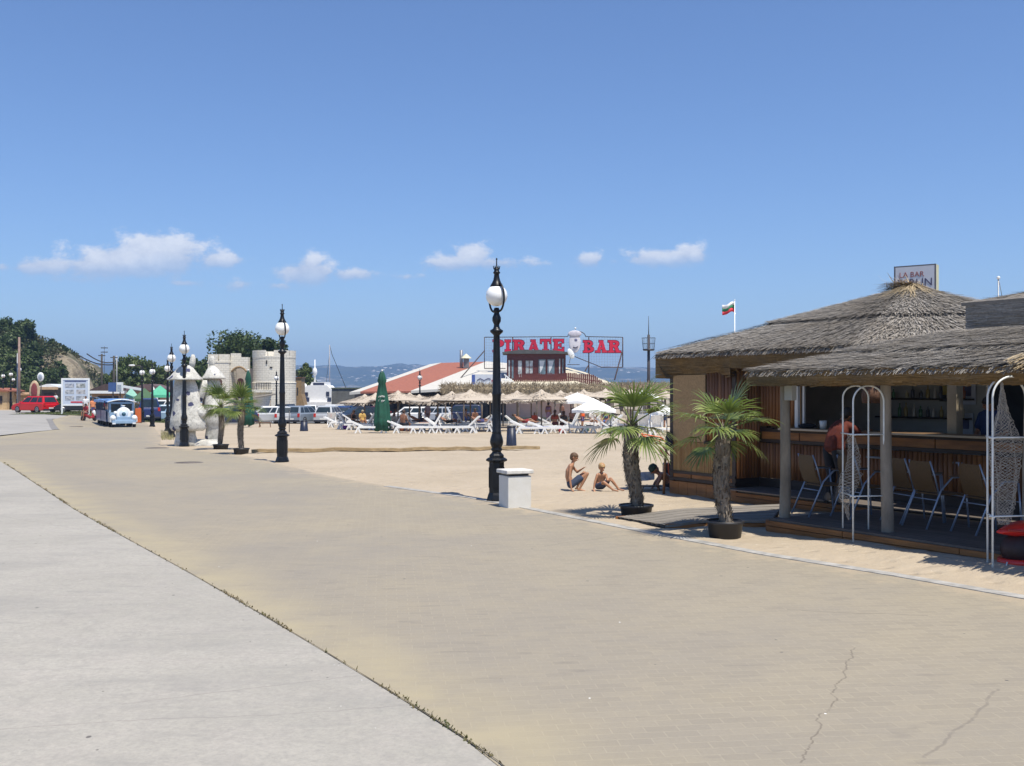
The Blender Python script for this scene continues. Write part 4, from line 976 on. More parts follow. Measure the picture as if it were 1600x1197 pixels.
# ------------------------------------------------------------------ people
def skinm(name, c):
    if name in _mc: return _mc[name]
    t = NT(name); t.col(t.mix(t.rng(t.noise(9, 3), .3, .7), mul(c, .88), mul(c, 1.08))); t.rough(.5); t.b.inputs['Subsurface Weight'].default_value = .08; t.b.inputs['Subsurface Radius'].default_value = (.02, .008, .004); _mc[name] = t.m; return t.m
TAN = skinm('tanned skin', (.31, .15, .08)); FAIR = skinm('fair tanned skin', (.38, .195, .11)); BROWN = skinm('deep tan skin', (.22, .10, .055))
def remesh(o, vox, it=3):
    m = o.modifiers.new('remesh', 'REMESH'); m.mode = 'VOXEL'; m.voxel_size = vox; m.use_smooth_shade = True
    s_ = o.modifiers.new('smooth', 'SMOOTH'); s_.iterations = it; s_.factor = .5
def person(lab, loc, J, k=1.0, skin=TAN, hair=(.05, .03, .02), rz=0, shorts=None, shirt=None, vox=.01, face=None, long_hair=False, cap_=None, legs_c=None, group=None, fingers=True, bra=None):
    """J: joint positions (m).  k: stature / 1.75 m."""
    root = thing('person', lab, 'person', loc, rz, group)
    J = {a: Vector(b) for a, b in J.items()}
    hr = .105 * k ** .55; up = (J['head'] - J['neck']).normalized(); fd = Vector(face or (0, -1, 0)); fd = (fd - up * fd.dot(up) * .6).normalized(); sdv = up.cross(fd).normalized()
    Mh = Matrix((sdv, fd, up)).transposed()
    mb = MB(); hc = J['head']
    mb.ball(hc + up * .012, (hr * .78, hr * .95, hr * 1.0), 18, 12, Mh); mb.ball(hc + fd * hr * .22 - up * hr * .5, (hr * .55, hr * .62, hr * .62), 14, 10, Mh)
    mb.cap(hc + fd * hr * .85 - up * hr * .02, hc + fd * hr * 1.08 - up * hr * .28, .010 * k ** .5, .017 * k ** .5, 8)
    mb.cap(hc + fd * hr * .80 - up * hr * .62 - sdv * hr * .2, hc + fd * hr * .80 - up * hr * .62 + sdv * hr * .2, .013, .013, 8)
    for s_ in (-1, 1): mb.ball(hc + sdv * s_ * hr * .8 - up * hr * .12, (hr * .12, hr * .2, hr * .3), 8, 6, Mh)
    mb.cap(J['neck'] - up * .02, hc - up * hr * .4, .055 * k, .05 * k)
    sh = (J['shL'] + J['shR']) / 2; pv = J['pelvis']; sax = (J['shR'] - J['shL']); hax = (J['hipR'] - J['hipL'])
    chest = sh.lerp(pv, .3); waist = sh.lerp(pv, .62)
    bend = J.get('back', Vector((0, 0, 0)))
    chest = chest + bend * .8; waist = waist + bend
    for t_ in (-.3, 0, .3):
        mb.cap(sh + sax * t_ * .9, chest + sax * t_ * .8, .085 * k, .10 * k); mb.cap(chest + sax * t_ * .8, waist + sax * t_ * .55, .10 * k, .095 * k); mb.cap(waist + sax * t_ * .55, pv + hax * t_ * .9, .095 * k, .105 * k)
    mb.cap(J['neck'] - up * .01, J['shL'], .055 * k, .05 * k); mb.cap(J['neck'] - up * .01, J['shR'], .055 * k, .05 * k)
    for s_ in 'LR':
        a, e_, h = J['sh' + s_], J['el' + s_], J['ha' + s_]
        mb.cap(a, e_, .052 * k, .038 * k); mb.cap(e_, h, .040 * k, .026 * k)
        hd = J.get('hd' + s_, (h - e_).normalized()).normalized(); hs = Vector((0, 0, 1)).cross(hd)
        hs = hs.normalized() if hs.length > .2 else Vector((1, 0, 0)); pal = h + hd * .075 * k
        mb.cap(h, pal - hs * .02 * k, .024 * k, .022 * k); mb.cap(h, pal + hs * .02 * k, .024 * k, .022 * k)
        if fingers:
            hn = hd.cross(hs).normalized()
            if hn.z > 0: hn = -hn
            for fi, (fo, fl) in enumerate(((-.033, .062), (-.012, .075), (.010, .072), (.031, .055))):
                b0 = pal + hs * fo * k; b1 = b0 + hd * fl * k * .6 + hn * .006; b2 = b1 + (hd * .8 + hn * .5).normalized() * fl * .5 * k; mb.cap(b0, b1, .010 * k, .009 * k, 6); mb.cap(b1, b2, .009 * k, .008 * k, 6)
            t0 = h + hd * .02 * k - hs * .025 * k; mb.cap(t0, t0 + (hd * .7 - hs * .7).normalized() * .06 * k, .012 * k, .009 * k, 6)
        h_, kn, an, to = J['hip' + s_], J['kn' + s_], J['an' + s_], J['to' + s_]
        mb.cap(h_, kn, .082 * k, .055 * k); mb.cap(kn, kn.lerp(an, .35), .055 * k, .056 * k); mb.cap(kn.lerp(an, .35), an, .056 * k, .033 * k)
        mb.cap(an, to, .033 * k, .024 * k); mb.cap(an, an + (an - to).normalized() * .035 * k - Vector((0, 0, .01)), .034 * k, .028 * k)
    b = mb.build('body', skin, root); remesh(b, vox)
    # hair
    mb = MB(); hm = mat('hair' + str(hair), hair, .6, .4, 40, .5)
    if cap_:
        mb.lathe([(hr * 1.0, 0), (hr * .98, .04), (hr * .8, .085), (hr * .3, .11), (.01, .112)], n=20); o = mb.build('cap', mat('cap' + str(cap_), cap_, .8, .2, 20), root); o.location = hc + up * hr * .15; o.rotation_euler = up.to_track_quat('Z', 'Y').to_euler()
    else:
        mb.ball(hc + up * hr * .30 - fd * hr * .10, (hr * .90, hr * 1.0, hr * .86), 18, 12, Mh); mb.ball(hc - fd * hr * .34 - up * hr * .1, (hr * .80, hr * .75, hr * .85), 14, 10, Mh)
        for g in range(9): a = (g / 8 - .5) * 1.5; mb.cap(hc + up * hr * .75 + fd * hr * .5 * cos(a) + sdv * hr * .6 * sin(a), hc + up * hr * .42 + fd * hr * .93 * cos(a) + sdv * hr * .72 * sin(a), hr * .2, hr * .1, 6)
        if long_hair: mb.cap(hc - fd * hr * .5, J['neck'] - fd * .09 - up * .14, hr * .7, hr * .4)
        o = mb.build('hair', hm, root); remesh(o, vox * .9, 1)
    for s_ in (-1, 1):
        mb = MB(); mb.ball(hc + fd * hr * .84 + sdv * s_ * hr * .33 + up * hr * .03, .011 * k ** .5, 8, 6); mb.build('eye', mat('eye', (.02, .015, .012), .2, .1, 5), root)
    mb = MB(); mb.cap(hc + fd * hr * .89 - up * hr * .6 - sdv * hr * .2, hc + fd * hr * .89 - up * hr * .6 + sdv * hr * .2, .006, .006, 6); mb.build('mouth', mat('lips', (.25, .07, .05), .5, .1, 5), root)
    g = .018 * k + .004
    if shorts:
        mb = MB()
        for t_ in (-.35, 0, .35): mb.cap(waist.lerp(pv, .65) + hax * t_ * .8, pv + hax * t_ * .9, .098 * k + g * .5, .104 * k + g * .6)
        for s_ in 'LR': mb.cap(J['hip' + s_], J['hip' + s_].lerp(J['kn' + s_], .60 if not legs_c else .5), .084 * k + g * .6, .070 * k + g * .8)
        o = mb.build('shorts', mat('cloth' + str(shorts), shorts, .85, .2, 15, .3), root); remesh(o, vox, 2)
    if legs_c:
        mb = MB()
        for s_ in 'LR': mb.cap(J['hip' + s_], J['kn' + s_], .085 * k + g, .062 * k + g); mb.cap(J['kn' + s_], J['an' + s_], .062 * k + g, .05 * k + g)
        o = mb.build('trousers', mat('cloth' + str(legs_c), legs_c, .85, .2, 15, .3), root); remesh(o, vox, 2)
    if shirt:
        mb = MB()
        for t_ in (-.32, 0, .32):
            mb.cap(sh + sax * t_ * .9, chest + sax * t_ * .8, .085 * k + g, .10 * k + g); mb.cap(chest + sax * t_ * .8, waist + sax * t_ * .6, .10 * k + g, .10 * k + g); mb.cap(waist + sax * t_ * .6, waist.lerp(pv, .7) + hax * t_ * .9, .10 * k + g, .108 * k + g * 1.5)
        for s_ in 'LR': mb.cap(J['sh' + s_], J['sh' + s_].lerp(J['el' + s_], .6), .054 * k + g, .05 * k + g)
        o = mb.build('shirt', mat('cloth' + str(shirt), shirt, .85, .2, 15, .3), root); remesh(o, vox, 2)
    if bra:
        mb = MB()
        for t_ in (-.3, 0, .3): mb.cap(sh.lerp(chest, .6) + sax * t_ * .9, chest + sax * t_ * .8, .10 * k + g, .102 * k + g)
        o = mb.build('bikini_top', mat('cloth' + str(bra), bra, .85, .2, 15, .3), root); remesh(o, vox, 2)
    return root
kp = P(900, 768)
person('squatting boy in dark blue swim shorts, left of the two boys on the sand', kp, dict(head=(-.035, 0, .68), neck=(-.065, 0, .555), shL=(-.075, .12, .50), shR=(-.115, -.10, .505), elL=(.03, .12, .375), haL=(.125, .04, .445), hdL=Vector((.6, -.2, .45)), elR=(-.135, -.17, .27), haR=(-.10, -.20, .06), hdR=Vector((.6, -.3, -.5)),
     pelvis=(-.105, 0, .14), back=(-.05, 0, .02), hipL=(-.09, .07, .14), hipR=(-.09, -.06, .13), knL=(.17, .12, .36), knR=(.22, -.05, .355), anL=(.02, .12, .05), anR=(.06, -.06, .045), toL=(.13, .15, .022), toR=(.17, -.07, .02)), .62, FAIR, (.10, .055, .025), 0, shorts=(.035, .05, .09), vox=.0055, face=(.93, -.30, -.15))
kp = P(941, 767)
person('blond boy sitting with bent knees, right of the two boys on the sand', kp, dict(head=(-.01, -.02, .475), neck=(-.02, .01, .355), shL=(.075, .02, .315), shR=(-.10, -.03, .32), elL=(.10, -.05, .20), haL=(.135, -.10, .215), elR=(-.155, -.07, .17), haR=(-.18, -.10, .04), hdR=Vector((.2, -.5, -.3)),
     pelvis=(-.05, .02, .09), back=(-.01, .03, 0), hipL=(.0, .02, .085), hipR=(-.09, .0, .085), knL=(.165, -.03, .245), knR=(.02, -.16, .185), anL=(.32, -.06, .04), anR=(.20, -.20, .04), toL=(.42, -.09, .02), toR=(.29, -.24, .02)), .56, FAIR, (.42, .27, .12), 0, shorts=(.035, .05, .09), vox=.0055, face=(.35, -.9, -.35))
kp = P(1030, 767)
person('person in a dark cap sitting in the shade at the corner of the bar', kp, dict(head=(-.10, -.02, .43), neck=(.0, 0, .345), shL=(.06, .12, .30), shR=(.03, -.12, .31), elL=(-.05, .16, .16), haL=(-.12, .12, .05), elR=(-.06, -.17, .15), haR=(-.03, -.2, .04),
     pelvis=(.27, 0, .12), back=(-.02, 0, .05), hipL=(.26, .08, .11), hipR=(.26, -.08, .11), knL=(.58, .12, .16), knR=(.55, -.1, .12), anL=(.85, .1, .04), anR=(.8, -.12, .04), toL=(.95, .1, .02), toR=(.9, -.14, .02)), .85, BROWN, (.02, .02, .02), 0, shorts=(.02, .02, .03), vox=.012, face=(-1, -.3, -.2), cap_=(.01, .03, .02))
# low table, umbrella pole, orange frame near the hut corner
o = thing('towel', 'grey blue towel held out beside the person in the dark cap', 'towel', P(1012, 766)); mb = MB(); n = 8
vs = [(x_ * .045 - .18, .0 + .03 * sin(x_ * 1.3 + y_), .18 + y_ * .035 + x_ * .004) for y_ in range(6) for x_ in range(n)]; vs += [(a, b + .012, c) for a, b, c in vs]; m6 = 6 * n
mb.add(vs, [(j * n + i, j * n + i + 1, (j + 1) * n + i + 1, (j + 1) * n + i) for j in range(5) for i in range(n - 1)] + [(m6 + j * n + i, m6 + (j + 1) * n + i, m6 + (j + 1) * n + i + 1, m6 + j * n + i + 1) for j in range(5) for i in range(n - 1)], True); mb.build('cloth', mat('grey blue towel', (.28, .33, .42), .9, .2, 10, .4), o)
o = thing('low_table', 'small dark low table on the sand at the hut corner', 'table', P(1016, 768)); mb = MB(); mb.box((0, 0, .11), (.42, .25, .015)); mb.build('top', DARKW, o); mb = MB()
for a, b in ((-.18, -.1), (.18, -.1), (-.18, .1), (.18, .1)): mb.bar((a, b, 0), (a * .8, b, .10), .015)
mb.build('leg_frame', DARKW, o)
o = thing('wooden_prop', 'slanting dark prop standing against the left corner of the bar', 'prop', P(1037, 772)); mb = MB(); mb.tube([(0, 0, 0), (.03, .02, .6), (.1, .1, 1.2)], .026, 10); mb.build('pole', PLY, o)
mb = MB(); mb.ball((.10, .02, 1.02), (.07, .06, .17), 12, 10); mb.build('bag', mat('navy cloth bag', (.015, .018, .05), .9, .2, 10, .4), o)
OR = mat('orange tube', (.75, .13, .04), .4, .1, 5)
og = thing('orange_trolley', 'orange tubular frame leaning by the left corner of the bar', 'trolley frame', Q(1040, 770, 21)); og.location.z = 0
mb = MB()
def rel(px, py, D, o=og): return Q(px, py, D) - o.location
mb.tube([rel(1046, 712, 21), rel(1030, 690, 21), rel(1002, 680, 21)], .014, 7); mb.tube([rel(1046, 700, 21.3), rel(1034, 684, 21.3), rel(1002, 678, 21.3)], .014, 7); mb.tube([rel(1002, 680, 21), rel(1002, 678, 21.3)], .014, 7); mb.tube([rel(1030, 690, 21), rel(1034, 684, 21.3)], .012, 7); mb.tube([rel(1018, 683, 21), rel(1044, 720, 21), rel(1046, 766, 21)], .014, 7)
mb.build('frame', OR, og)
mb = MB(); mb.tube([rel(1010, 684, 21), rel(1022, 706, 21), rel(1036, 714, 21), rel(1040, 712, 21)], .006, 6); mb.build('cable', DARK, og)
mb = MB(); mb.ball(rel(1003, 683, 21.1), .05, 10, 8); mb.build('grip', DARK, og)
mb = MB(); mb.box(rel(1042, 742, 21.2), (.16, .2, .5)); mb.build('panel', DARK, og, bevel=.02)
# customer in orange leaning over the counter, barman in blue
c_ = H(4.15, .12, .2)
person('customer in an orange shirt leaning over the bar counter', c_, dict(head=(.02, .0, 1.42), neck=(-.03, -.06, 1.30), shL=(-.1, -.1, 1.24), shR=(.22, -.17, 1.22), elL=(-.13, .1, 1.12), haL=(-.12, .3, 1.15), elR=(.27, .05, 1.10), haR=(.2, .28, 1.15),
     pelvis=(.02, -.3, .86), back=(0, -.06, .03), hipL=(-.09, -.3, .84), hipR=(.1, -.32, .84), knL=(-.09, -.24, .44), knR=(.12, -.22, .44), anL=(-.09, -.34, .06), anR=(.12, -.34, .06), toL=(-.09, -.18, .03), toR=(.13, -.18, .03)), .92, TAN, (.02, .015, .01), HRZ, shirt=(.10, .014, .005), legs_c=(.015, .015, .02), vox=.012, face=(0, 1, -.2))
c_ = H(5.9, 1.35, .25)
person('barman in a dark blue shirt standing in the dark part of the bar', c_, dict(head=(-.03, -.05, 1.55), neck=(0, 0, 1.42), shL=(-.18, 0, 1.36), shR=(.18, 0, 1.36), elL=(-.22, -.08, 1.1), haL=(-.1, -.28, 1.08), elR=(.24, -.05, 1.1), haR=(.15, -.25, 1.05),
     pelvis=(0, 0, .92), hipL=(-.09, 0, .9), hipR=(.09, 0, .9), knL=(-.1, 0, .5), knR=(.1, 0, .5), anL=(-.1, .02, .07), anR=(.1, .02, .07), toL=(-.1, -.12, .03), toR=(.1, -.12, .03)), .95, TAN, (.02, .015, .01), HRZ, shirt=(.014, .03, .1), legs_c=(.02, .02, .03), vox=.014, face=(-.7, -.7, -.2))
# ------------------------------------------------------------------ beach: loungers, parasols, people
def make_lounger(label, loc, rz, back, group='white sun loungers on the sand', towel=None):
    o = thing('sun_lounger', label, 'sun lounger', loc, rz, group)
    mb = MB(); 
    for s_ in (-1, 1): mb.bar((-.62, s_ * .31, .33), (1.02, s_ * .31, .33), .05, .10)
    k = -.5
    while k < .98: mb.box((k, 0, .345), (.06, .60, .015)); k += .085
    mb.build('bed', WHITE, o)
    mb = MB(); a = radians(back); u = Vector((-cos(a), 0, sin(a)))
    for s_ in (-1, 1): mb.bar(Vector((-.35, s_ * .30, .35)), Vector((-.35, s_ * .30, .35)) + u * .80, .05, .085)
    k = .05
    while k < .78:
        c_ = Vector((-.35, 0, .355)) + u * k; mb.bar(c_ - Vector((0, .29, 0)), c_ + Vector((0, .29, 0)), .06, .014, up=(u.z, 0, -u.x)); k += .085
    mb.build('backrest', WHITE, o)
    p = Vector((-.35, 0, .355)) + u * .5
    for s_ in (-1, 1): mb = MB(); mb.bar(p + Vector((0, s_ * .28, 0)), (-.77, s_ * .28, .30), .04); mb.build('strut', WHITE, o)
    for xx in (-.62, .72):
        for s_ in (-1, 1):
            mb = MB(); mb.bar((xx, s_ * .31, .33), (xx - .15, s_ * .32, 0), .05, .075); mb.bar((xx, s_ * .31, .33), (xx + .15, s_ * .32, 0), .05, .075); mb.build('leg', WHITE, o)
    if towel: mb = MB(); mb.box((.3, 0, .365), (1.2, .58, .02)); mb.build('towel', mat('towel' + str(towel), towel, .9, .2, 8, .3), o)
    return o
TW = [None, (.6, .25, .12), None, (.12, .16, .4), None, (.65, .55, .3), None, (.5, .08, .1), None]
LG = [(548, 671, 8, 55), (578, 677, 4, 25), (612, 673, 176, 60), (638, 677, 3, 20), (667, 677, 182, 62), (694, 677, 2, 30), (722, 677, 182, 48), (748, 675, 178, 55), (556, 664, 5, 40), (648, 668, 0, 45), (684, 668, 184, 55), (716, 668, 5, 50), (745, 667, 176, 30),
      (520, 664, 95, 50), (830, 678, 2, 30), (858, 678, 2, 20), (884, 676, 178, 60), (906, 677, 4, 30), (934, 677, 184, 50), (962, 678, 0, 40), (1002, 676, 90, 62), (1022, 676, 92, 55), (1040, 680, 182, 30), (868, 670, 4, 25), (920, 668, 182, 60), (842, 668, 180, 40),
      (532, 668, 5, 30), (566, 672, 170, 60), (600, 667, 0, 50), (622, 671, 90, 40), (655, 673, 5, 60), (676, 670, 175, 45), (704, 673, 0, 55), (733, 672, 5, 60), (762, 671, 180, 50), (815, 672, 0, 40), (853, 672, 178, 55), (894, 671, 5, 35), (948, 671, 180, 45), (975, 672, 4, 55), (1012, 670, 92, 50), (1030, 671, 92, 60)]
def where(px):
    return 'left of the closed green parasol' if px < 585 else 'between the green parasol and the nearest lamp post' if px < 772 else 'right of the nearest lamp post' if px < 950 else 'behind the shaggy potted palm'
cnt = {}
for (px, py, a, bk) in sorted(LG):
    w_ = where(px); n_ = cnt.get(w_, 0); cnt[w_] = n_ + 1
    make_lounger('white lounger %s, %s there' % (w_, ORD[n_]), P(px, py), radians(a + U_(-8, 8)), bk + U_(-6, 6), towel=TW[int(R() * 9)])

STRAWU = strawmat('sun bleached straw', (.34, .28, .21), (.68, .60, .50), (.48, .41, .33))
def straw_umb(label, loc, Rr, ze, zt):
    o = thing('straw_parasol', label, 'parasol', loc, U_(0, 6), 'straw parasols on the beach')
    mb = MB(); mb.tube([(0, 0, 0), (0, 0, zt)], .045, 8); mb.build('pole', POLEW, o)
    mb = MB(); mb.lathe([(Rr, ze + .03), (Rr * .9, ze + .1), (Rr * .55, ze + (zt - ze) * .42), (.22, zt - .1), (.12, zt), (.01, zt + .08)], n=22); 
    for _ in range(520):
        a = U_(0, 2 * pi); f = R() ** .6; r0 = .1 + (Rr - .1) * f; z0 = zt + (ze - zt) * (r0 / Rr) + .02; r1 = r0 + U_(.2, .45); z1 = zt + (ze - zt) * (r1 / Rr) + U_(-.03, .05)
        d = Vector((-sin(a), cos(a), 0)); w = .022; a2 = a + random.gauss(0, .04); p = Vector((cos(a) * r0, sin(a) * r0, z0)); z1 -= .10 * (1 - r1 / Rr) * R(); q = Vector((cos(a2) * r1, sin(a2) * r1, z1 + .10 * sin(a * 3 + loc[0]))); mb.add([p - d * w, p + d * w, q + d * w * .5, q - d * w * .5], [(0, 1, 2, 3)])
    mb.build('canopy', STRAWU, o)
    mb = MB()
    for k in range(8): a = k * pi / 4; mb.bar((0, 0, zt - .12), (cos(a) * Rr * .93, sin(a) * Rr * .93, ze - .0), .03)
    mb.build('rib', PLY, o); return o
SU = [(587, 610, 629, 62, 40), (622, 607, 628, 60, 36), (655, 611, 627, 66, 32), (684, 613, 629, 58, 30), (735, 606, 626, 58, 46), (766, 610, 627, 66, 34), (808, 608, 626, 66, 34), (846, 607, 624, 58, 34), (876, 608, 624, 68, 32), (912, 606, 622, 72, 34), (946, 606, 621, 72, 34), (985, 606, 622, 74, 34), (1012, 606, 622, 70, 30), (1040, 608, 624, 70, 30), (570, 612, 630, 72, 30), (640, 612, 630, 70, 34), (706, 611, 629, 72, 34), (786, 612, 629, 72, 34), (830, 611, 627, 73, 30), (892, 612, 626, 75, 30), (958, 611, 625, 75, 32)]
SU.sort()
ORD += ['%s from the left' % w_ for w_ in ('nineteenth', 'twentieth', 'twenty first', 'twenty second')]
for i, (px, yt, ye, D, hw) in enumerate(SU):
    z0 = G(X(px, D), D); straw_umb('straw parasol of the long beach row, %s' % ORD[i], Vector((X(px, D), D, z0)), hw * U_(1.25, 1.6) / F * D, Z(ye, D) - z0 + U_(-.06, .06), Z(yt, D) - z0 - U_(.05, .3))
WCLOTH = mat('white canvas', (.78, .78, .76), .8, .06, 4, .1)
def white_umb(label, px, D, yt, ye, hw):
    z0 = G(X(px, D), D); o = thing('white_parasol', label, 'parasol', Vector((X(px, D), D, z0)), .3, 'white canvas parasols'); Rr = hw / F * D; ze = Z(ye, D) - z0; zt = Z(yt, D) - z0
    mb = MB(); mb.tube([(0, 0, 0), (0, 0, zt + .05)], .022, 8); mb.build('pole', WHITE, o)
    mb = MB(); n = 8; N = 5; vs = []
    for i in range(N + 1):
        f = i / N
        for j in range(n * 2):
            a = pi * j / n; sag = 1 if j % 2 == 0 else .93; r_ = Rr * f * sag; vs.append((cos(a) * r_, sin(a) * r_, zt + (ze - zt) * f ** 1.15 + (.0 if j % 2 == 0 else .03 * f)))
    m = n * 2; vs += [(vs[N * m + j][0], vs[N * m + j][1], vs[N * m + j][2] - .14) for j in range(m)]
    mb.add(vs, [(i * m + j, i * m + (j + 1) % m, (i + 1) * m + (j + 1) % m, (i + 1) * m + j) for i in range(N + 1) for j in range(m)], False); mb.build('canopy', WCLOTH, o)
white_umb('white canvas parasol, upper left of the overlapping pair', 902, 58, 614, 627, 36); white_umb('white canvas parasol, lower right and nearer of the overlapping pair', 928, 54, 624, 641, 37); white_umb('white parasol behind the left palm crown', 1004, 60, 610, 622, 30); white_umb('small white parasol just left of the bar corner', 1036, 56, 632, 644, 22)
GRC = mat('bottle green canvas', (.006, .07, .04), .75, .3, 3, .2)
def closed_umb(label, px, py, yt, hw, k=1):
    p = P(px, py); o = thing('closed_parasol', label, 'parasol', p, 0, 'closed green parasols'); h = (py - yt) / F * p.y; w = hw / F * p.y
    mb = MB(); mb.tube([(0, 0, 0), (0, 0, h)], .025, 8); mb.build('pole', WHITE, o)
    mb = MB(); n = 26; prof = [(.06, h * .985), (w * .32, h * .93), (w * .50, h * .83), (w * .38, h * .79), (w * .62, h * .6), (w * .8, h * .4), (w * .95, h * .2), (w * .9, h * .05), (w * .5, h * .04)]; vs = []
    for r_, z in prof:
        for j in range(n): a = 2 * pi * j / n; rr = r_ * (1 + .16 * sin(a * 7 + z * 1.2)); vs.append((rr * cos(a), rr * sin(a), z + .04 * sin(a * 3 + z)))
    mb.add(vs, [(i * n + j, (i + 1) * n + j, (i + 1) * n + (j + 1) % n, i * n + (j + 1) % n) for i in range(len(prof) - 1) for j in range(n)], True); mb.build('canopy', GRC, o)
    mb = MB()      # white printed script, a few loose strokes
    random.seed(int(px)); zz = h * .58
    for r_ in range(2):
        for i in range(7):
            x_ = -w * .36 + i * w * .11; z = zz - r_ * h * .07; mb.tube([(x_, -w * .66, z + U_(-.05, .05)), (x_ + w * .05, -w * .68, z + U_(.02, .09)), (x_ + w * .1, -w * .67, z + U_(-.06, .03))], .014, 5)
    mb.build('print', WCLOTH, o); mb = MB(); mb.ball((0, 0, h), .05, 8, 6); mb.build('finial', WHITE, o)
closed_umb('tall closed green parasol among the white loungers', 597, 677, 579, 13); closed_umb('closed green parasol in front of the fortress gate', 388, 668, 578, 9)

def stand_pose(k, arms='down'):
    h = 1.75 * k
    J = dict(head=(0, 0, h * .925), neck=(0, 0, h * .845), shL=(-.18 * k, 0, h * .80), shR=(.18 * k, 0, h * .80), elL=(-.23 * k, .02, h * .63), haL=(-.22 * k, -.06, h * .49), elR=(.23 * k, .02, h * .63), haR=(.21 * k, -.08, h * .49), pelvis=(0, 0, h * .53),
             hipL=(-.09 * k, 0, h * .51), hipR=(.09 * k, 0, h * .51), knL=(-.10 * k, -.02, h * .28), knR=(.10 * k, .01, h * .28), anL=(-.11 * k, .03, h * .04), anR=(.11 * k, .05, h * .04), toL=(-.12 * k, -.11, .02), toR=(.12 * k, -.08, .02))
    if arms == 'up': J['elR'] = (.32 * k, -.05, h * .86); J['haR'] = (.12 * k, -.06, h * .98)
    return J
def sit_pose(k, z=.38):
    return dict(head=(0, -.05, z + .78 * k), neck=(0, 0, z + .62 * k), shL=(-.18 * k, 0, z + .55 * k), shR=(.18 * k, 0, z + .55 * k), elL=(-.24 * k, -.06, z + .3 * k), haL=(-.15 * k, -.28 * k, z + .2 * k), elR=(.24 * k, -.06, z + .3 * k), haR=(.15 * k, -.28 * k, z + .2 * k), pelvis=(0, .02, z + .1 * k), back=(0, .03, 0),
                hipL=(-.09 * k, 0, z + .09 * k), hipR=(.09 * k, 0, z + .09 * k), knL=(-.12 * k, -.42 * k, z + .12 * k), knR=(.12 * k, -.42 * k, z + .12 * k), anL=(-.12 * k, -.46 * k, max(.07, z - .32 * k)), anR=(.12 * k, -.46 * k, max(.07, z - .32 * k)), toL=(-.12 * k, -.62 * k, .04), toR=(.12 * k, -.62 * k, .04))
def lie_pose(k, z=.40):
    return dict(head=(-.78 * k, 0, z + .50 * k), neck=(-.66 * k, 0, z + .38 * k), shL=(-.6 * k, .18 * k, z + .34 * k), shR=(-.6 * k, -.18 * k, z + .34 * k), elL=(-.38 * k, .26 * k, z + .18 * k), haL=(-.15 * k, .2 * k, z + .17 * k), elR=(-.38 * k, -.26 * k, z + .18 * k), haR=(-.15 * k, -.2 * k, z + .17 * k), pelvis=(-.15 * k, 0, z + .10),
                hipL=(-.12 * k, .09 * k, z + .09), hipR=(-.12 * k, -.09 * k, z + .09), knL=(.28 * k, .1 * k, z + .24 * k), knR=(.3 * k, -.1 * k, z + .12), anL=(.62 * k, .1 * k, z + .05), anR=(.68 * k, -.1 * k, z + .05), toL=(.75 * k, .11 * k, z + .1), toR=(.8 * k, -.11 * k, z + .1))
def far(lab, px, py, pose, k=1, rz=0, **kw):
    kw.setdefault('vox', .022); return person(lab, P(px, py), pose, k, rz=radians(rz), **kw)
far('dark tanned man sitting upright beside the closed green parasol', 630, 676, sit_pose(1, .36), 1, 150, skin=BROWN, shorts=(.02, .02, .03), face=(0, -1, 0))
far('sunbather reclining on a lounger, long legs to the right, mid row', 703, 672, lie_pose(.95), .95, 0, skin=TAN, hair=(.2, .12, .06), shorts=(.03, .03, .03), face=(1, 0, .3))
far('sunbather reclining just left of the nearest lamp post', 752, 671, lie_pose(.95), .95, 4, skin=BROWN, shorts=(.05, .05, .15), face=(1, 0, .3))
far('woman with long dark hair sitting with her back to the promenade, left of the two', 867, 674, sit_pose(.95, .36), .95, 170, skin=TAN, hair=(.06, .02, .01), long_hair=True, bra=(.3, .05, .03), shorts=(.1, .02, .02), face=(0, -1, 0))
far('woman with long dark hair sitting with her back to the promenade, right of the two', 881, 674, sit_pose(.92, .34), .92, 190, skin=TAN, hair=(.05, .02, .01), long_hair=True, bra=(.04, .04, .04), shorts=(.04, .02, .02), face=(0, -1, 0))
far('child in red sitting left of the two long haired women', 835, 668, sit_pose(.8, .30), .8, 20, skin=TAN, hair=(.3, .25, .2), shirt=(.5, .08, .04), shorts=(.2, .03, .03), face=(0, -1, 0))
far('woman in a purple swimsuit standing in front of the pink wall', 857, 666, stand_pose(.97), .97, 150, skin=TAN, hair=(.02, .015, .01), bra=(.2, .12, .2), shorts=(.3, .2, .3), face=(0, -1, 0))
far('man in an orange shirt bending beside the white parasols', 910, 672, stand_pose(.88), .88, 60, skin=TAN, hair=(.3, .2, .1), shirt=(.85, .12, .02), shorts=(.1, .08, .2), face=(0, -1, 0))
far('woman in white sitting right of the man in the orange shirt', 925, 670, sit_pose(.9, .40), .9, 30, skin=TAN, hair=(.25, .15, .08), shirt=(.6, .55, .5), face=(0, -1, 0))
far('dark haired man sitting in the shade left of the man in the orange shirt', 893, 668, sit_pose(1, .36), 1, 40, skin=BROWN, shorts=(.02, .02, .02), face=(0, -1, 0))
far('man in navy trunks standing just left of the bar corner', 1036, 672, stand_pose(.98), .98, 160, skin=TAN, hair=(.02, .015, .01), shorts=(.02, .03, .08), shirt=(.06, .04, .06), face=(0, -1, 0))
far('man in a blue shirt sitting behind the left palm trunk', 1014, 674, sit_pose(1, .36), 1, 170, skin=TAN, shirt=(.12, .18, .3), shorts=(.02, .02, .03), face=(0, -1, 0))
far('woman in a bright dress sitting among the loungers behind the striped towel', 566, 668, sit_pose(.9, .35), .9, 30, skin=TAN, hair=(.3, .25, .15), shirt=(.55, .35, .1), face=(0, -1, 0))
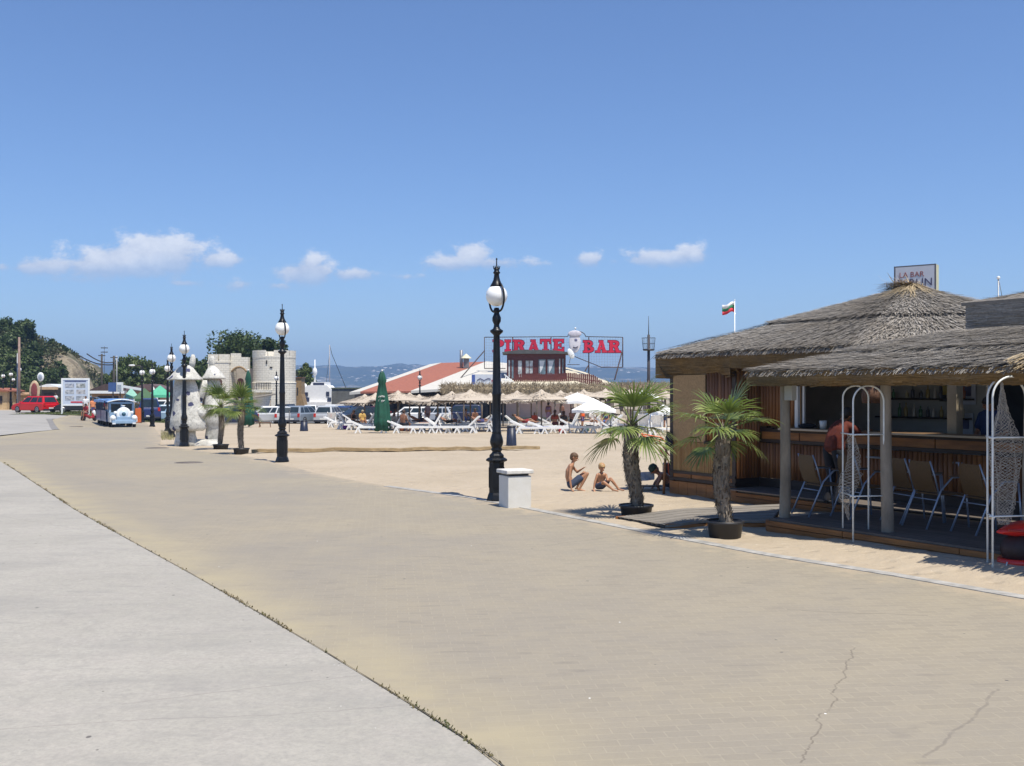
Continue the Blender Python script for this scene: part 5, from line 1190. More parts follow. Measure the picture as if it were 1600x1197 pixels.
far('tanned woman sitting on a lounger left of the green parasol', 552, 670, sit_pose(.92, .36), .92, 60, skin=TAN, hair=(.04, .02, .01), bra=(.02, .02, .02), shorts=(.02, .02, .02), face=(0, -1, 0))
far('man in red trunks sitting just right of the green parasol', 616, 671, sit_pose(1, .36), 1, 100, skin=BROWN, shorts=(.35, .02, .02), face=(0, -1, 0))
far('sunbather reclining in the middle of the lounger rows under the third straw parasol', 657, 669, lie_pose(.95), .95, 2, skin=BROWN, shorts=(.02, .02, .04), face=(1, 0, .3))
far('woman in a dark dress standing behind the loungers near the far lamp post', 668, 664, stand_pose(.93), .93, 200, skin=TAN, hair=(.03, .02, .01), shirt=(.03, .02, .03), shorts=(.03, .02, .03), face=(0, -1, 0))
far('boy standing among the loungers, left of the dark green shade', 728, 668, stand_pose(.72), .72, 100, skin=TAN, shorts=(.05, .1, .3), face=(0, -1, 0))
far('man sitting under the parasols left of the nearest lamp post', 742, 667, sit_pose(1, .36), 1, 30, skin=BROWN, shorts=(.02, .02, .02), face=(0, -1, 0))
far('sunbather reclining right of the dark round bin', 822, 671, lie_pose(.95), .95, -3, skin=TAN, shorts=(.25, .03, .03), face=(1, 0, .3))
far('woman in blue sitting under the upper white parasol', 946, 671, sit_pose(.92, .38), .92, -20, skin=TAN, hair=(.1, .05, .02), bra=(.03, .1, .3), shorts=(.03, .1, .3), face=(0, -1, 0))
far('man standing under the straw parasols right of the woman in purple', 878, 660, stand_pose(1), 1, 150, skin=BROWN, shorts=(.05, .05, .08), face=(0, -1, 0))
random.seed(19)
for i, (px, py, c_) in enumerate(((540, 671, (.25, .05, .3)), (590, 673, (.05, .07, .25)), (605, 674, (.02, .02, .03)), (628, 674, (.3, .1, .05)), (660, 675, (.03, .05, .1)), (683, 674, (.45, .12, .1)), (712, 674, (.02, .02, .02)), (738, 672, (.1, .05, .2)), (768, 674, (.3, .25, .2)), (845, 676, (.03, .04, .08)), (878, 677, (.4, .05, .05)), (915, 675, (.05, .12, .1)), (955, 677, (.1, .1, .3)), (985, 678, (.02, .02, .03)))):
    o = thing('beach_bag', 'soft beach bag on the sand among the loungers, ' + ORD[i], 'bag', P(px, py), U_(0, 3), 'beach bags among the loungers')
    mb = MB(); mb.ball((0, 0, .16), (.26, .16, .18), 12, 8); mb.build('sack', mat('bag' + str(c_), c_, .85, .2, 8, .3), o); mb = MB(); mb.tube([(-.12, 0, .3), (-.06, 0, .42), (.06, 0, .42), (.12, 0, .3)], .015, 5); mb.build('handle', mat('bag' + str(c_), c_, .85, .2, 8, .3), o)
# white stacked boxes, low benches, thin posts and a rope
o = thing('beach_cabinet', 'grey white upright cabinet seen left of the bar corner', 'cabinet', P(1002, 672)); mb = MB(); mb.box((0, 0, .55), (.8, .5, 1.05)); mb.build('body', mat('grey panel', (.5, .5, .48), .6, .1, 5), o, bevel=.02); mb = MB(); mb.box((0, 0, 1.1), (.86, .56, .05)); mb.build('top', WHITE, o)
for i, (px, py, h) in enumerate(((889, 678, .9), (452, 676, 1.2), (1042, 690, 1.3), (954, 682, .9))):
    o = thing('thin_post', 'thin dark post standing on the sand, %s' % ORD[i].replace('leftmost', 'at the far left by the navy bin').replace('second from the left', 'between the palm and the orange shirt').replace('third from the left', 'by the hut corner').replace('fourth from the left', 'under the palm crown'), 'post', P(px, py), 0)
    mb = MB(); mb.tube([(0, 0, 0), (0, 0, h)], .022, 7); mb.build('shaft', DARK, o); mb = MB(); mb.ball((0, 0, h), .03, 8, 6); mb.build('tip', DARK, o)
labs = ['thin dark post on the sand left of the shaggy palm', 'thin dark post on the sand left of the navy bin', 'thin dark post by the orange trolley frame', 'thin dark post right under the drooping palm leaves']
for o_, l_ in zip([o for o in bpy.data.objects if o.name.startswith('thin_post')], labs): o_['label'] = l_
for i, (px, py) in enumerate(((398, 667), (414, 668))):
    o = thing('low_bench', ('left' if i == 0 else 'right') + ' of two low dark benches on the sand by the fortress', 'bench', P(px, py), .2 * i, 'low dark benches')
    mb = MB(); mb.box((0, 0, .32), (.8, .3, .05)); mb.build('seat', PLY, o)
    for s_ in (-.32, .32): mb = MB(); mb.bar((s_, 0, .3), (s_ * 1.15, -.12, 0), .04); mb.bar((s_, 0, .3), (s_ * 1.15, .12, 0), .04); mb.build('leg', PLY, o)
for i, (px, py) in enumerate(((393, 660), (403, 661), (428, 660))):
    o = thing('white_stool', ('left', 'middle', 'right')[i] + ' one of three white plastic stools before the parked cars', 'stool', P(px, py), .3 * i, 'white plastic stools')
    mb = MB(); mb.box((0, 0, .55), (.42, .42, .05)); mb.build('seat', WHITE, o, bevel=.01)
    for a in (-.17, .17):
        for b in (-.17, .17): mb = MB(); mb.bar((a, b, .54), (a * 1.3, b * 1.3, 0), .05); mb.build('leg', WHITE, o)

# ------------------------------------------------------------------ cars
def car(label, px, py, col, kind='hatch', rz=0, Lc=4.1, Wc=1.68, Hc=1.45, loc=None, group='cars parked behind the beach', detail=True):
    o = thing('parked_car', label, 'car', loc or P(px, py), radians(rz), group)
    paint = mat('car paint' + str(col), col, .28, .06, 1, coat=.25, metal=.0)
    x0, x1 = -Lc / 2, Lc / 2; zb = .22; belt = Hc * .60
    if kind == 'suv': gh = [(x0 + .05, belt), (x0 + .18, Hc - .04), (x0 + .35, Hc), (x0 + Lc * .58, Hc), (x0 + Lc * .74, belt)]; hood = Hc * .60
    elif kind == 'sedan': gh = [(x0 + Lc * .13, belt), (x0 + Lc * .30, Hc - .03), (x0 + Lc * .38, Hc), (x0 + Lc * .55, Hc), (x0 + Lc * .74, belt)]; hood = Hc * .56
    elif kind == 'estate': gh = [(x0 + .04, belt), (x0 + .30, Hc - .05), (x0 + .48, Hc), (x0 + Lc * .56, Hc - .01), (x0 + Lc * .74, belt)]; hood = Hc * .56
    else: gh = [(x0 + .05, belt), (x0 + .42, Hc - .05), (x0 + .62, Hc), (x0 + Lc * .55, Hc), (x0 + Lc * .76, belt)]; hood = Hc * .56
    low = [(x0 + .04, zb), (x0, zb + .15), (x0 + .0, belt - .18), (x0 + .07, belt), (x0 + Lc * .76, belt), (x1 - .30, hood - .08), (x1 - .06, hood - .25), (x1, zb + .22), (x1 - .06, zb)]
    mb = MB(); secs = []
    for y_, ins in ((-Wc / 2, .05), (-Wc / 2 + .07, 0), (Wc / 2 - .07, 0), (Wc / 2, .05)):
        cx, cz = 0, (zb + belt) / 2
        secs.append([Vector((x * (1 - ins * .5), y_, cz + (z - cz) * (1 - ins * 2.2))) for x, z in low])
    n = len(low); vs = [v for s_ in secs for v in s_]
    mb.add(vs, [tuple(range(n))] + [tuple(reversed(range(3 * n, 4 * n)))] + [(i * n + (j + 1) % n, i * n + j, (i + 1) * n + j, (i + 1) * n + (j + 1) % n) for i in range(3) for j in range(n)])
    m = len(gh); tw = Wc * .335; bw_ = Wc / 2 - .09
    g = []
    for s_ in (-1, 1):
        for x, z in gh: f = (z - belt) / (Hc - belt); g.append(Vector((x, s_ * (bw_ + (tw - bw_) * f), z)))
    mb.add(g, [tuple(range(m)), tuple(reversed(range(m, 2 * m)))] + [(i + 1, i, m + i, m + i + 1) for i in range(m - 1)])
    mb.build('body', paint, o, bevel=.06, bseg=3)
    def side(x, z, s_, out=.006): f = (z - belt) / (Hc - belt); return Vector((x, s_ * (bw_ + (tw - bw_) * f + out), z))
    def xat(z, front):      # x of the windscreen or tailgate at height z
        if front: (xa, za), (xb, zb_) = gh[-1], gh[-2]
        else: (xa, za), (xb, zb_) = gh[0], gh[1]
        return xa + (xb - xa) * (z - za) / (zb_ - za)
    zl, zh = belt + .06, Hc - .12
    for s_ in (-1, 1):
        a0, a1 = xat(zl, False) + .10, xat(zl, True) - .08; b0, b1 = xat(zh, False) + .08, xat(zh, True) - .06
        cuts = [.02, .27, .62, .98] if kind != 'sedan' else [.04, .46, .98]
        for c0_, c1_ in zip(cuts, cuts[1:]):
            mb = MB(); q = [side(a0 + (a1 - a0) * c0_ + .05, zl, s_), side(a0 + (a1 - a0) * c1_ - .05, zl, s_), side(b0 + (b1 - b0) * c1_ - .05, zh, s_), side(b0 + (b1 - b0) * c0_ + .05, zh, s_)]
            mb.add(q, [(0, 1, 2, 3)]); w_ = mb.build('side_window', GLASS, o)
            so = w_.modifiers.new('s', 'SOLIDIFY'); so.thickness = .008; so.offset = 0
    for fr in (True, False):
        mb = MB(); sg = 1 if fr else -1; wl, wh = bw_ - .13, tw - .07
        q = [Vector((xat(zl, fr) + sg * .008, -wl, zl)), Vector((xat(zl, fr) + sg * .008, wl, zl)), Vector((xat(zh + .02, fr) + sg * .008, wh, zh + .02)), Vector((xat(zh + .02, fr) + sg * .008, -wh, zh + .02))]
        mb.add(q, [(0, 1, 2, 3)]); w_ = mb.build('windscreen' if fr else 'rear_window', GLASS, o); so = w_.modifiers.new('s', 'SOLIDIFY'); so.thickness = .008; so.offset = 0
    for xx in (x0 + Lc * .19, x1 - Lc * .20):
        for s_ in (-1, 1):
            y_ = s_ * (Wc / 2 - .08); rot = Matrix.Rotation(pi / 2, 3, 'X')
            mb = MB(); mb.lathe([(.19, -.09), (.30, -.10), (.315, -.07), (.315, .07), (.30, .10), (.19, .09)], n=20); mb.v = [tuple(rot @ Vector(v) + Vector((xx, y_, .315))) for v in mb.v]; w_ = mb.build('wheel', TYRE, o)
            mb = MB(); mb.lathe([(.02, .075), (.05, .095), (.12, .085), (.2, .1), (.2, -.1), (.12, -.085), (.05, -.095), (.02, -.075)], n=20)
            mb.v = [tuple(rot @ Vector(v) + Vector((xx, y_, .315))) for v in mb.v]; mb.build('rim', RIM, w_)
            mb = MB(); an_ = [pi * k / 10 for k in range(11)]; mb.prism([(cos(a) * .37, sin(a) * .37 - .02) for a in an_], (xx, s_ * (Wc / 2 - .045), .315), (1, 0, 0), (0, 0, 1), (0, s_ * .035, 0)); mb.build('wheel_arch', DARK, o)
    for s_ in (-1, 1):
        mb = MB(); mb.box((x1 - .10, s_ * (Wc / 2 - .25), hood - .28), (.12, .34, .13)); mb.build('headlight', mat('lamp glass', (.7, .72, .75), .12, .1, 6), o, bevel=.02)
        mb = MB(); mb.box((x0 + .025, s_ * (Wc / 2 - .16), belt - .16), (.09, .2, .3)); mb.build('taillight', mat('red lamp', (.45, .02, .015), .2, .2, 6), o, bevel=.02)
        mb = MB(); mb.box((xat(belt + .05, True) - .15, s_ * (Wc / 2 + .05), belt + .08), (.1, .14, .1)); mb.build('mirror', paint, o, bevel=.02)
    mb = MB(); mb.box((x0 - .0, 0, zb + .22), (.03, .5, .11)); mb.build('number_plate', mat('plate white', (.7, .7, .66), .4, .05, 5), o)
    mb = MB(); mb.box((x0 + .03, 0, zb + .06), (.12, Wc * .93, .16)); mb.build('bumper', DARK, o, bevel=.03)
    mb = MB(); mb.box((x1 - .05, 0, zb + .08), (.14, Wc * .9, .18)); mb.build('bumper', DARK, o, bevel=.03)
    return o
redcar = car('red estate car parked at the far left beside the lamp posts', 55, 645, (.55, .004, .004), 'estate', 152, 4.3, 1.7, 1.5, group='cars parked at the far left')
NAVY = (.012, .02, .06); SILV = (.40, .42, .44); GREYB = (.20, .24, .29); WHT = (.7, .7, .69); BLK = (.015, .016, .02); BLU = (.02, .06, .2); DRED = (.25, .01, .015)
CARS = [('dark blue hatchback parked right of the mushroom sculpture', 360, 664, NAVY, 'hatch', 215, 3.9, 1.65, 1.42), ('silver estate car directly left of the tall lamp post, side on', 415, 662, SILV, 'estate', 200, 4.4, 1.7, 1.45),
        ('silver car seen between the tall lamp post and the navy bin', 446, 662, SILV, 'hatch', 100, 4, 1.7, 1.45), ('grey blue hatchback directly behind the navy bin', 474, 662, GREYB, 'hatch', 72, 4.0, 1.68, 1.5),
        ('silver hatchback with red tail lights right of the navy bin', 516, 662, SILV, 'hatch', 82, 3.9, 1.68, 1.5), ('black car with its nose towards the loungers, left of the green parasol', 558, 662, BLK, 'hatch', 215, 4.0, 1.7, 1.4),
        ('grey car in the second row behind the round tower lamp', 412, 655, GREYB, 'sedan', 195, 4.4, 1.72, 1.4), ('dark car in the second row half hidden by the tall lamp post', 450, 655, BLK, 'suv', 80, 4.2, 1.75, 1.6),
        ('white saloon with a wide rear window below the yacht', 486, 655, WHT, 'sedan', 95, 4.4, 1.75, 1.5), ('white hatchback in the second row right of the yacht', 528, 655, WHT, 'hatch', 70, 4.1, 1.7, 1.55),
        ('blue car in the second row left of the big dark off roader', 548, 657, BLU, 'hatch', 60, 3.9, 1.65, 1.45), ('dark blue off roader standing tall left of the green parasol', 578, 656, NAVY, 'suv', 84, 4.4, 1.8, 1.85),
        ('dark red car half hidden by the green parasol', 592, 660, DRED, 'hatch', 80, 3.9, 1.65, 1.45), ('long white estate car right of the green parasol', 636, 660, WHT, 'estate', 188, 4.4, 1.7, 1.42),
        ('pale grey hatchback behind the far lamp post', 678, 660, (.45, .47, .5), 'hatch', 165, 3.9, 1.7, 1.42), ('dark car in front of the awning, rightmost of the parked row', 716, 660, NAVY, 'suv', 185, 4.2, 1.75, 1.6),
        ('light blue hatchback left of the mushroom sculpture, nose to the left', 254, 659, (.22, .33, .45), 'hatch', 205, 3.9, 1.65, 1.45), ('white car behind the light blue hatchback', 252, 652, WHT, 'suv', 195, 4.2, 1.7, 1.6),
        ('dark blue van behind the orange pillar', 233, 657, (.015, .03, .12), 'suv', 110, 4.4, 1.85, 1.9), ('dark car behind the picture board at the left', 124, 645, BLK, 'hatch', 190, 4, 1.65, 1.4)]
CARS += [('dark green car in the second row left of the tall lamp post', 392, 657, (.02, .05, .04), 'sedan', 170, 4.3, 1.7, 1.42), ('black hatchback in the second row below the yacht bow', 508, 656, BLK, 'hatch', 100, 4, 1.7, 1.45),
         ('dark grey car in the second row right of the far lamp post', 700, 657, (.06, .065, .07), 'estate', 185, 4.4, 1.7, 1.45), ('dark maroon car in the second row behind the long white estate', 612, 656, (.12, .01, .02), 'hatch', 120, 4, 1.7, 1.5), ('dark blue car parked nose in, between the silver and black cars', 538, 660, NAVY, 'hatch', 95, 3.9, 1.65, 1.42)]
for c in CARS: car(c[0], c[1], c[2], c[3], c[4], c[5], c[6], c[7], c[8])

# ------------------------------------------------------------------ tourist train
BL = mat('light blue enamel', (.24, .36, .50), .35, .1, 3, coat=.3); BL2 = mat('mid blue enamel', (.10, .18, .36), .35, .1, 3, coat=.3); BRF = mat('bright blue roof', (.16, .32, .62), .5, .1, 3); WEN = mat('white enamel', (.74, .76, .76), .35, .06, 3, coat=.2)
tp = P(193, 668)
tn = thing('tourist_train', 'light blue tourist train engine with round white boiler front', 'train', tp, radians(27))
mb = MB(); mb.box((0, .95, .42), (1.5, 2.5, .22)); mb.box((0, -.28, .36), (1.45, .2, .2)); mb.box((0, .35, .62), (.9, 1.1, .2)); mb.build('chassis', BL, tn, bevel=.03)
rotx = Matrix.Rotation(pi / 2, 3, 'X')
def ylathe(prof, c, n=22): m_ = MB(); m_.lathe(prof, n=n); m_.v = [tuple(rotx @ Vector(v) + Vector(c)) for v in m_.v]; return m_
bo = ylathe([(.40, -1.15), (.40, .0), (.36, .06)], (0, .0, .88)); bob = bo.build('boiler', BL, tn)
ylathe([(.30, .04), (.44, .03), (.46, .07), (.44, .11), (.30, .10)], (0, -.02, .88)).build('front_ring', WEN, bob); ylathe([(.02, .05), (.30, .06), (.28, .10), (.02, .12)], (0, -.02, .88)).build('front_plate', mat('pale plate', (.5, .6, .7), .3, .1, 3), bob); ylathe([(.10, .11), (.13, .12), (.02, .15)], (0, -.03, .88), 16).build('badge', mat('teal badge', (.02, .09, .14), .3, .1, 3), bob)
mb = MB(); mb.lathe([(.09, 1.22), (.08, 1.36), (.13, 1.42), (.12, 1.45), (.02, 1.45)], c=(0, .18, 0), n=14); mb.build('chimney', WEN, tn)
mb = MB(); mb.box((0, 1.2, .72), (1.5, .12, .5)); mb.box((0, 1.2, 1.60), (1.5, .12, .12)); mb.box((0, 2.3, 1.1), (1.5, .06, 1.1))
for s_ in (-.72, 0, .72): mb.box((s_, 1.2, 1.25), (.13, .12, .68))
for s_ in (-.72, .72): mb.box((s_, 1.75, .72), (.06, 1.1, .5)); mb.box((s_, 2.28, 1.25), (.08, .1, .7))
cab = mb.build('cab', BL, tn, bevel=.015)
for s_ in (-.36, .36): mb = MB(); mb.box((s_, 1.2, 1.25), (.62, .02, .56)); mb.build('windscreen', GLASS, cab)
mb = MB(); mb.box((0, 2.0, 1.62), (1.2, .3, .9)); 
mb = MB()
vs = []; NN = 12
for y_ in (.95, 2.6):
    for i in range(NN + 1): a = -1 + 2 * i / NN; vs.append((a * .92, y_, 1.68 + .16 * (1 - a * a)))
for y_ in (.95, 2.6):
    for i in range(NN + 1): a = -1 + 2 * i / NN; vs.append((a * .92, y_, 1.62 + .16 * (1 - a * a)))
k1 = NN + 1; mb.add(vs, [(i, i + 1, k1 + i + 1, k1 + i) for i in range(NN)] + [(2 * k1 + i + 1, 2 * k1 + i, 3 * k1 + i, 3 * k1 + i + 1) for i in range(NN)] + [(i + 1, i, 2 * k1 + i, 2 * k1 + i + 1) for i in range(NN)] + [(k1 + i, k1 + i + 1, 3 * k1 + i + 1, 3 * k1 + i) for i in range(NN)], True); mb.build('roof', BRF, tn)
mb = MB(); mb.tube([(-.9, .93, 1.66), (-.45, .93, 1.78), (0, .93, 1.84), (.45, .93, 1.78), (.9, .93, 1.66)], .035, 6); mb.build('roof_trim', WEN, tn)
for s_ in (-1, 1):
    mb = MB(); mb.box((s_ * .66, .05, .52), (.36, .6, .34)); mb.ball((s_ * .66, -.1, .62), (.19, .3, .2)); mb.build('fender', WEN, tn, bevel=.04)
    mb = MB(); mb.ball((s_ * .5, -.02, .98), (.12, .16, .10), 12, 8); mb.build('headlight', WEN, tn)
    for yy_ in (-.02, 1.9):
        w_ = MB(); w_.lathe([(.1, -.08), (.2, -.09), (.21, 0), (.2, .09), (.1, .08)], n=16); r2_ = Matrix.Rotation(pi / 2, 3, 'Y'); w_.v = [tuple(r2_ @ Vector(v) + Vector((s_ * .66, yy_, .21))) for v in w_.v]; w_.build('wheel', TYRE, tn)
    mb = MB(); mb.box((s_ * .62, -.36, .28), (.2, .06, .1)); mb.build('bumper_lamp', mat('lamp glass', (.7, .72, .75), .12, .1, 6), tn)
def wagon(lab, y0):
    o = thing('train_wagon', lab, 'wagon', tp + Matrix.Rotation(radians(27), 3, 'Z') @ Vector((0, y0, 0)), radians(27), 'open wagons of the tourist train'); o.location.z = G(o.location.x, o.location.y)
    mb = MB(); mb.box((0, 1.7, .42), (1.6, 3.4, .14)); mb.build('floor', BL2, o)
    for s_ in (-.78, .78):
        for k in range(4): mb = MB(); mb.box((s_, .45 + k * .84, .78), (.05, .70, .62)); mb.build('side_panel', BL2, o)
        for k in range(5): mb = MB(); mb.box((s_, .03 + k * .835, 1.15), (.05, .06, 1.3)); mb.build('post', mat('dark blue post', (.02, .04, .1), .5, .1, 3), o)
    mb = MB(); mb.box((0, 1.7, 1.80), (1.9, 3.7, .06)); mb.box((0, 1.7, 1.86), (1.3, 3.5, .06)); mb.build('roof', BRF, o, bevel=.02)
    mb = MB()
    for s_ in (-.95, .95): 
        for k in range(12): mb.box((s_, .0 + k * .31, 1.72), (.02, .27, .12))
    mb.build('valance', BRF, o)
    for k in range(4): mb = MB(); mb.box((0, .6 + k * .8, .62), (1.4, .3, .3)); mb.box((0, .72 + k * .8, .9), (1.4, .05, .4)); mb.build('bench', BL, o)
    for s_ in (-.66, .66):
        for yy_ in (.6, 2.8): w_ = MB(); w_.lathe([(.1, -.08), (.2, -.09), (.21, 0), (.2, .09), (.1, .08)], n=16); w_.v = [tuple(r2_ @ Vector(v) + Vector((s_, yy_, .21))) for v in w_.v]; w_.build('wheel', TYRE, o)
    return o
wg = wagon('open blue wagon with seated passengers right behind the train engine', 2.9); wagon('second open blue wagon at the tail of the tourist train', 6.7)
for i, (a, b, sh_, lab) in enumerate(((-.45, 3.45, (.65, .6, .55), 'passenger in a white top in the first wagon, on the left front bench'), (.35, 3.45, (.5, .2, .2), 'passenger in a pink red top in the first wagon, on the right front bench'), (-.4, 4.25, (.6, .6, .6), 'passenger in a pale top in the first wagon, second bench left'), (.4, 5.05, (.3, .3, .5), 'passenger in a blue top in the first wagon, third bench'))):
    q = tp + Matrix.Rotation(radians(27), 3, 'Z') @ Vector((a, b, 0)); q.z = G(q.x, q.y)
    person(lab, q, sit_pose(.75, .74), .75, TAN, (.05, .03, .02), radians(27), shirt=sh_, vox=.03, face=(0, -1, 0), fingers=False, shorts=(.1, .1, .15))
q = tp + Matrix.Rotation(radians(27), 3, 'Z') @ Vector((.3, 1.75, 0)); person('driver in the cab of the train engine', q, sit_pose(.8, .62), .8, TAN, (.02, .02, .02), radians(27), shirt=(.05, .08, .15), vox=.03, face=(0, -1, 0), fingers=False, shorts=(.03, .03, .05))
# scooter and rider, walkers
sc = thing('scooter', 'small red and white scooter beside the tourist train', 'scooter', P(138, 658), radians(60))
SR = mat('scooter red', (.35, .02, .02), .35, .1, 4, coat=.3)
mb = MB(); mb.cap((-.35, 0, .5), (.1, 0, .3), .14, .1); mb.cap((.1, 0, .25), (.42, 0, .3), .08, .08); mb.cap((.42, 0, .3), (.5, 0, .85), .12, .06); mb.build('body', SR, sc)
mb = MB(); mb.ball((.5, 0, .6), (.12, .17, .25)); mb.build('shield', WEN, sc); mb = MB(); mb.cap((-.45, 0, .66), (-.05, 0, .64), .1, .09); mb.build('seat', DARK, sc); mb = MB(); mb.tube([(.48, -.28, .92), (.5, 0, .88), (.48, .28, .92)], .02, 6); mb.build('handlebar', DARK, sc)
for x_ in (-.45, .58): w_ = MB(); w_.lathe([(.12, -.05), (.2, -.05), (.22, 0), (.2, .05), (.12, .05)], n=16); w_.v = [tuple(rotx @ Vector(v) + Vector((x_, 0, .22))) for v in w_.v]; w_.build('wheel', TYRE, sc)
person('rider in a dark red top on the small scooter', P(138, 658) + Vector((-.1, -.15, 0)), sit_pose(.85, .58), .85, TAN, (.03, .02, .02), radians(-20), shirt=(.25, .02, .03), vox=.025, face=(0, -1, 0), shorts=(.4, .2, .18))
far('pedestrian in white standing by the right edge of the picture board', 134, 650, stand_pose(.95), .95, 20, shirt=(.65, .65, .66), shorts=(.4, .38, .4), vox=.03, face=(0, -1, 0))
far('pedestrian in orange walking between the picture board and the train', 145, 652, stand_pose(.9), .9, 40, shirt=(.6, .22, .1), shorts=(.06, .08, .2), vox=.03, face=(0, -1, 0))
far('person in red standing right of the orange pillar', 241, 657, stand_pose(1.02), 1.02, 160, shirt=(.3, .02, .02), shorts=(.03, .03, .1), vox=.03, face=(0, -1, 0))
far('person in white standing behind the red estate car', 87, 642, stand_pose(1), 1, 160, shirt=(.6, .6, .6), shorts=(.3, .3, .3), vox=.03, face=(0, -1, 0))
o = thing('orange_pillar', 'bright orange upright pillar right of the train engine', 'pillar', P(216, 661)); mb = MB(); mb.box((0, 0, .58), (.40, .28, 1.14)); mb.build('panel', mat('orange panel', (.6, .13, .025), .5, .08, 4), o, bevel=.03); mb = MB(); mb.box((0, 0, .02), (.5, .36, .05)); mb.build('foot', DARK, o)
# picture board
q = P(118, 648); bd = thing('picture_board', 'white framed board of holiday pictures behind the grass verge', 'board', q, radians(14)); D_ = q.y; k_ = D_ / F
mb = MB(); w_, zt_, zb_ = 39 * k_, (648 - 591) * k_, (648 - 634) * k_
for s_ in (-1, 1): mb.box((s_ * w_ / 2, 0, (zt_ + 0) / 2), (.13, .1, zt_))
mb.box((0, -.005, zt_ - .07), (w_ - .13, .1, .14)); mb.box((0, -.005, zb_ + .06), (w_ - .13, .1, .12)); mb.build('frame', WEN, bd)
mb = MB(); mb.box((0, .0, (zt_ + zb_) / 2), (w_ - .14, .05, zt_ - zb_ - .2)); mb.build('panel', mat('pale blue panel', (.50, .56, .66), .5, .08, 2), bd)
random.seed(8)
for i in range(3):
    for j in range(2):
        x_ = -w_ * .22 + j * w_ * .42; z_ = zt_ - .62 - i * .52; mb = MB(); mb.box((x_, -.032, z_), (w_ * .34, .012, .36)); c_ = ((.16, .24, .42), (.07, .12, .10), (.2, .25, .35), (.35, .33, .38), (.1, .16, .3), (.25, .3, .4))[i * 2 + j]
        t_ = mat('photo print%d' % (i * 2 + j), c_, .5, .5, 5, c2=(.6, .6, .6)); mb.build('picture', t_, bd)
mb = MB(); mb.box((.1, -.033, zb_ + .3), (w_ * .45, .012, .14)); mb.build('banner', mat('red print', (.5, .06, .08), .5, .3, 9), bd)
mb = MB(); mb.box((0, -.033, zt_ - .26), (w_ * .8, .012, .1)); mb.build('headline', mat('navy print', (.08, .1, .2), .5, .4, 12), bd)
# ------------------------------------------------------------------ trees, cliff
LEAFA = leafmat('dark broadleaf', (.018, .038, .012), (.06, .10, .03), (.10, .14, .04)); LEAFB = leafmat('mid green leaf', (.03, .06, .015), (.10, .15, .045), (.15, .18, .06)); LEAFC = leafmat('dry scrub leaf', (.06, .06, .025), (.16, .15, .07), (.2, .17, .1))
TRK = mat('tree bark', (.09, .07, .05), .9, .3, 6, .4)
def tree(label, px, D, ytop, ybot, hw, m=LEAFA, seed=0, n=1500, name='tree', group='trees of the far background', trunk=True, zg=None, leaf=.30):
    random.seed(seed * 13 + int(px)); zg = G(X(px, D), D) if zg is None else zg
    o = thing(name, label, 'tree' if name != 'bush' else 'bush', Vector((X(px, D), D, zg)), 0, group)
    zt = Z(ytop, D) - zg; zb = max(.2, Z(ybot, D) - zg); w = hw / F * D
    nk = 17; cl = []
    for k in range(nk):
        a = U_(0, 2 * pi); f = R(); zz = zb + (zt - zb) * (.15 + .72 * f); rr = w * (.78 - .35 * abs(f - .35)) * sqrt(R()); cl.append((Vector((cos(a) * rr, sin(a) * rr * .8, zz)), U_(.28, .46) * min(w, (zt - zb) * .8)))
    cl.append((Vector((U_(-.2, .2) * w, 0, zt - .22 * w)), .26 * w))
    mb = MB()
    for _ in range(n):
        c_, r_ = cl[int(R() * len(cl))]; d = Vector((random.gauss(0, 1), random.gauss(0, 1), random.gauss(0, 1) * .8)).normalized(); p = c_ + d * r_ * (R() ** .35)
        p.z = max(.05, p.z)
        a = Vector((random.gauss(0, 1), random.gauss(0, 1), random.gauss(0, 1))).normalized(); b = a.cross(d + Vector((.01, .3, .2))).normalized(); s_ = leaf * U_(.5, 1.2)
        mb.add([p - a * s_, p + b * s_ * .5, p + a * s_, p - b * s_ * .5], [(0, 1, 2, 3)])
    mb.build('crown', m, o)
    if trunk:
        mb = MB(); mb.tube([(0, 0, 0), (.1, 0, zb + .3), (.05, 0, zb + (zt - zb) * .6)], [w * .09 + .08, w * .07 + .06, .05], 8)
        for c_, r_ in cl[:6]: mb.tube([(.08, 0, zb + .1), c_ * .6 + Vector((0, 0, c_.z * .3)), c_], [.09, .06, .03], 6)
        mb.build('trunk', TRK, o)
    return o
TR = [(370, 128, 521, 600, 50, LEAFA, 'large dark tree rising behind the fortress gate'), (416, 130, 528, 600, 38, LEAFA, 'ragged dark tree behind the round fortress tower'), (340, 132, 538, 600, 24, LEAFA, 'dark tree at the left shoulder of the fortress gate'), (391, 117, 535, 622, 16, LEAFA, 'narrow dark tree in the gap between the fortress towers'),
      (476, 126, 568, 612, 17, LEAFB, 'green tree between the round tower and the yacht'), (300, 134, 558, 612, 24, LEAFA, 'dark tree behind the knob of the mushroom sculpture'), (318, 136, 562, 612, 14, LEAFA, 'small dark tree left of the fortress'),
      (205, 142, 559, 614, 33, LEAFB, 'broad green tree behind the stall roofs and the slim lamp post'), (232, 146, 564, 612, 22, LEAFB, 'green tree just behind the globe lamp right of the train'), (186, 140, 572, 614, 16, LEAFB, 'low green tree at the left end of the stall roofs'), (255, 148, 572, 614, 14, LEAFB, 'small green tree left of the pair of lamp posts'), (170, 150, 586, 612, 14, LEAFA, 'low dark tree right of the picture board')]
for i, (px, D, yt, yb, hw, m, lab) in enumerate(TR): tree(lab, px, D, yt, yb, hw * 1.05, m, i, 3600 if hw > 25 else 1800)
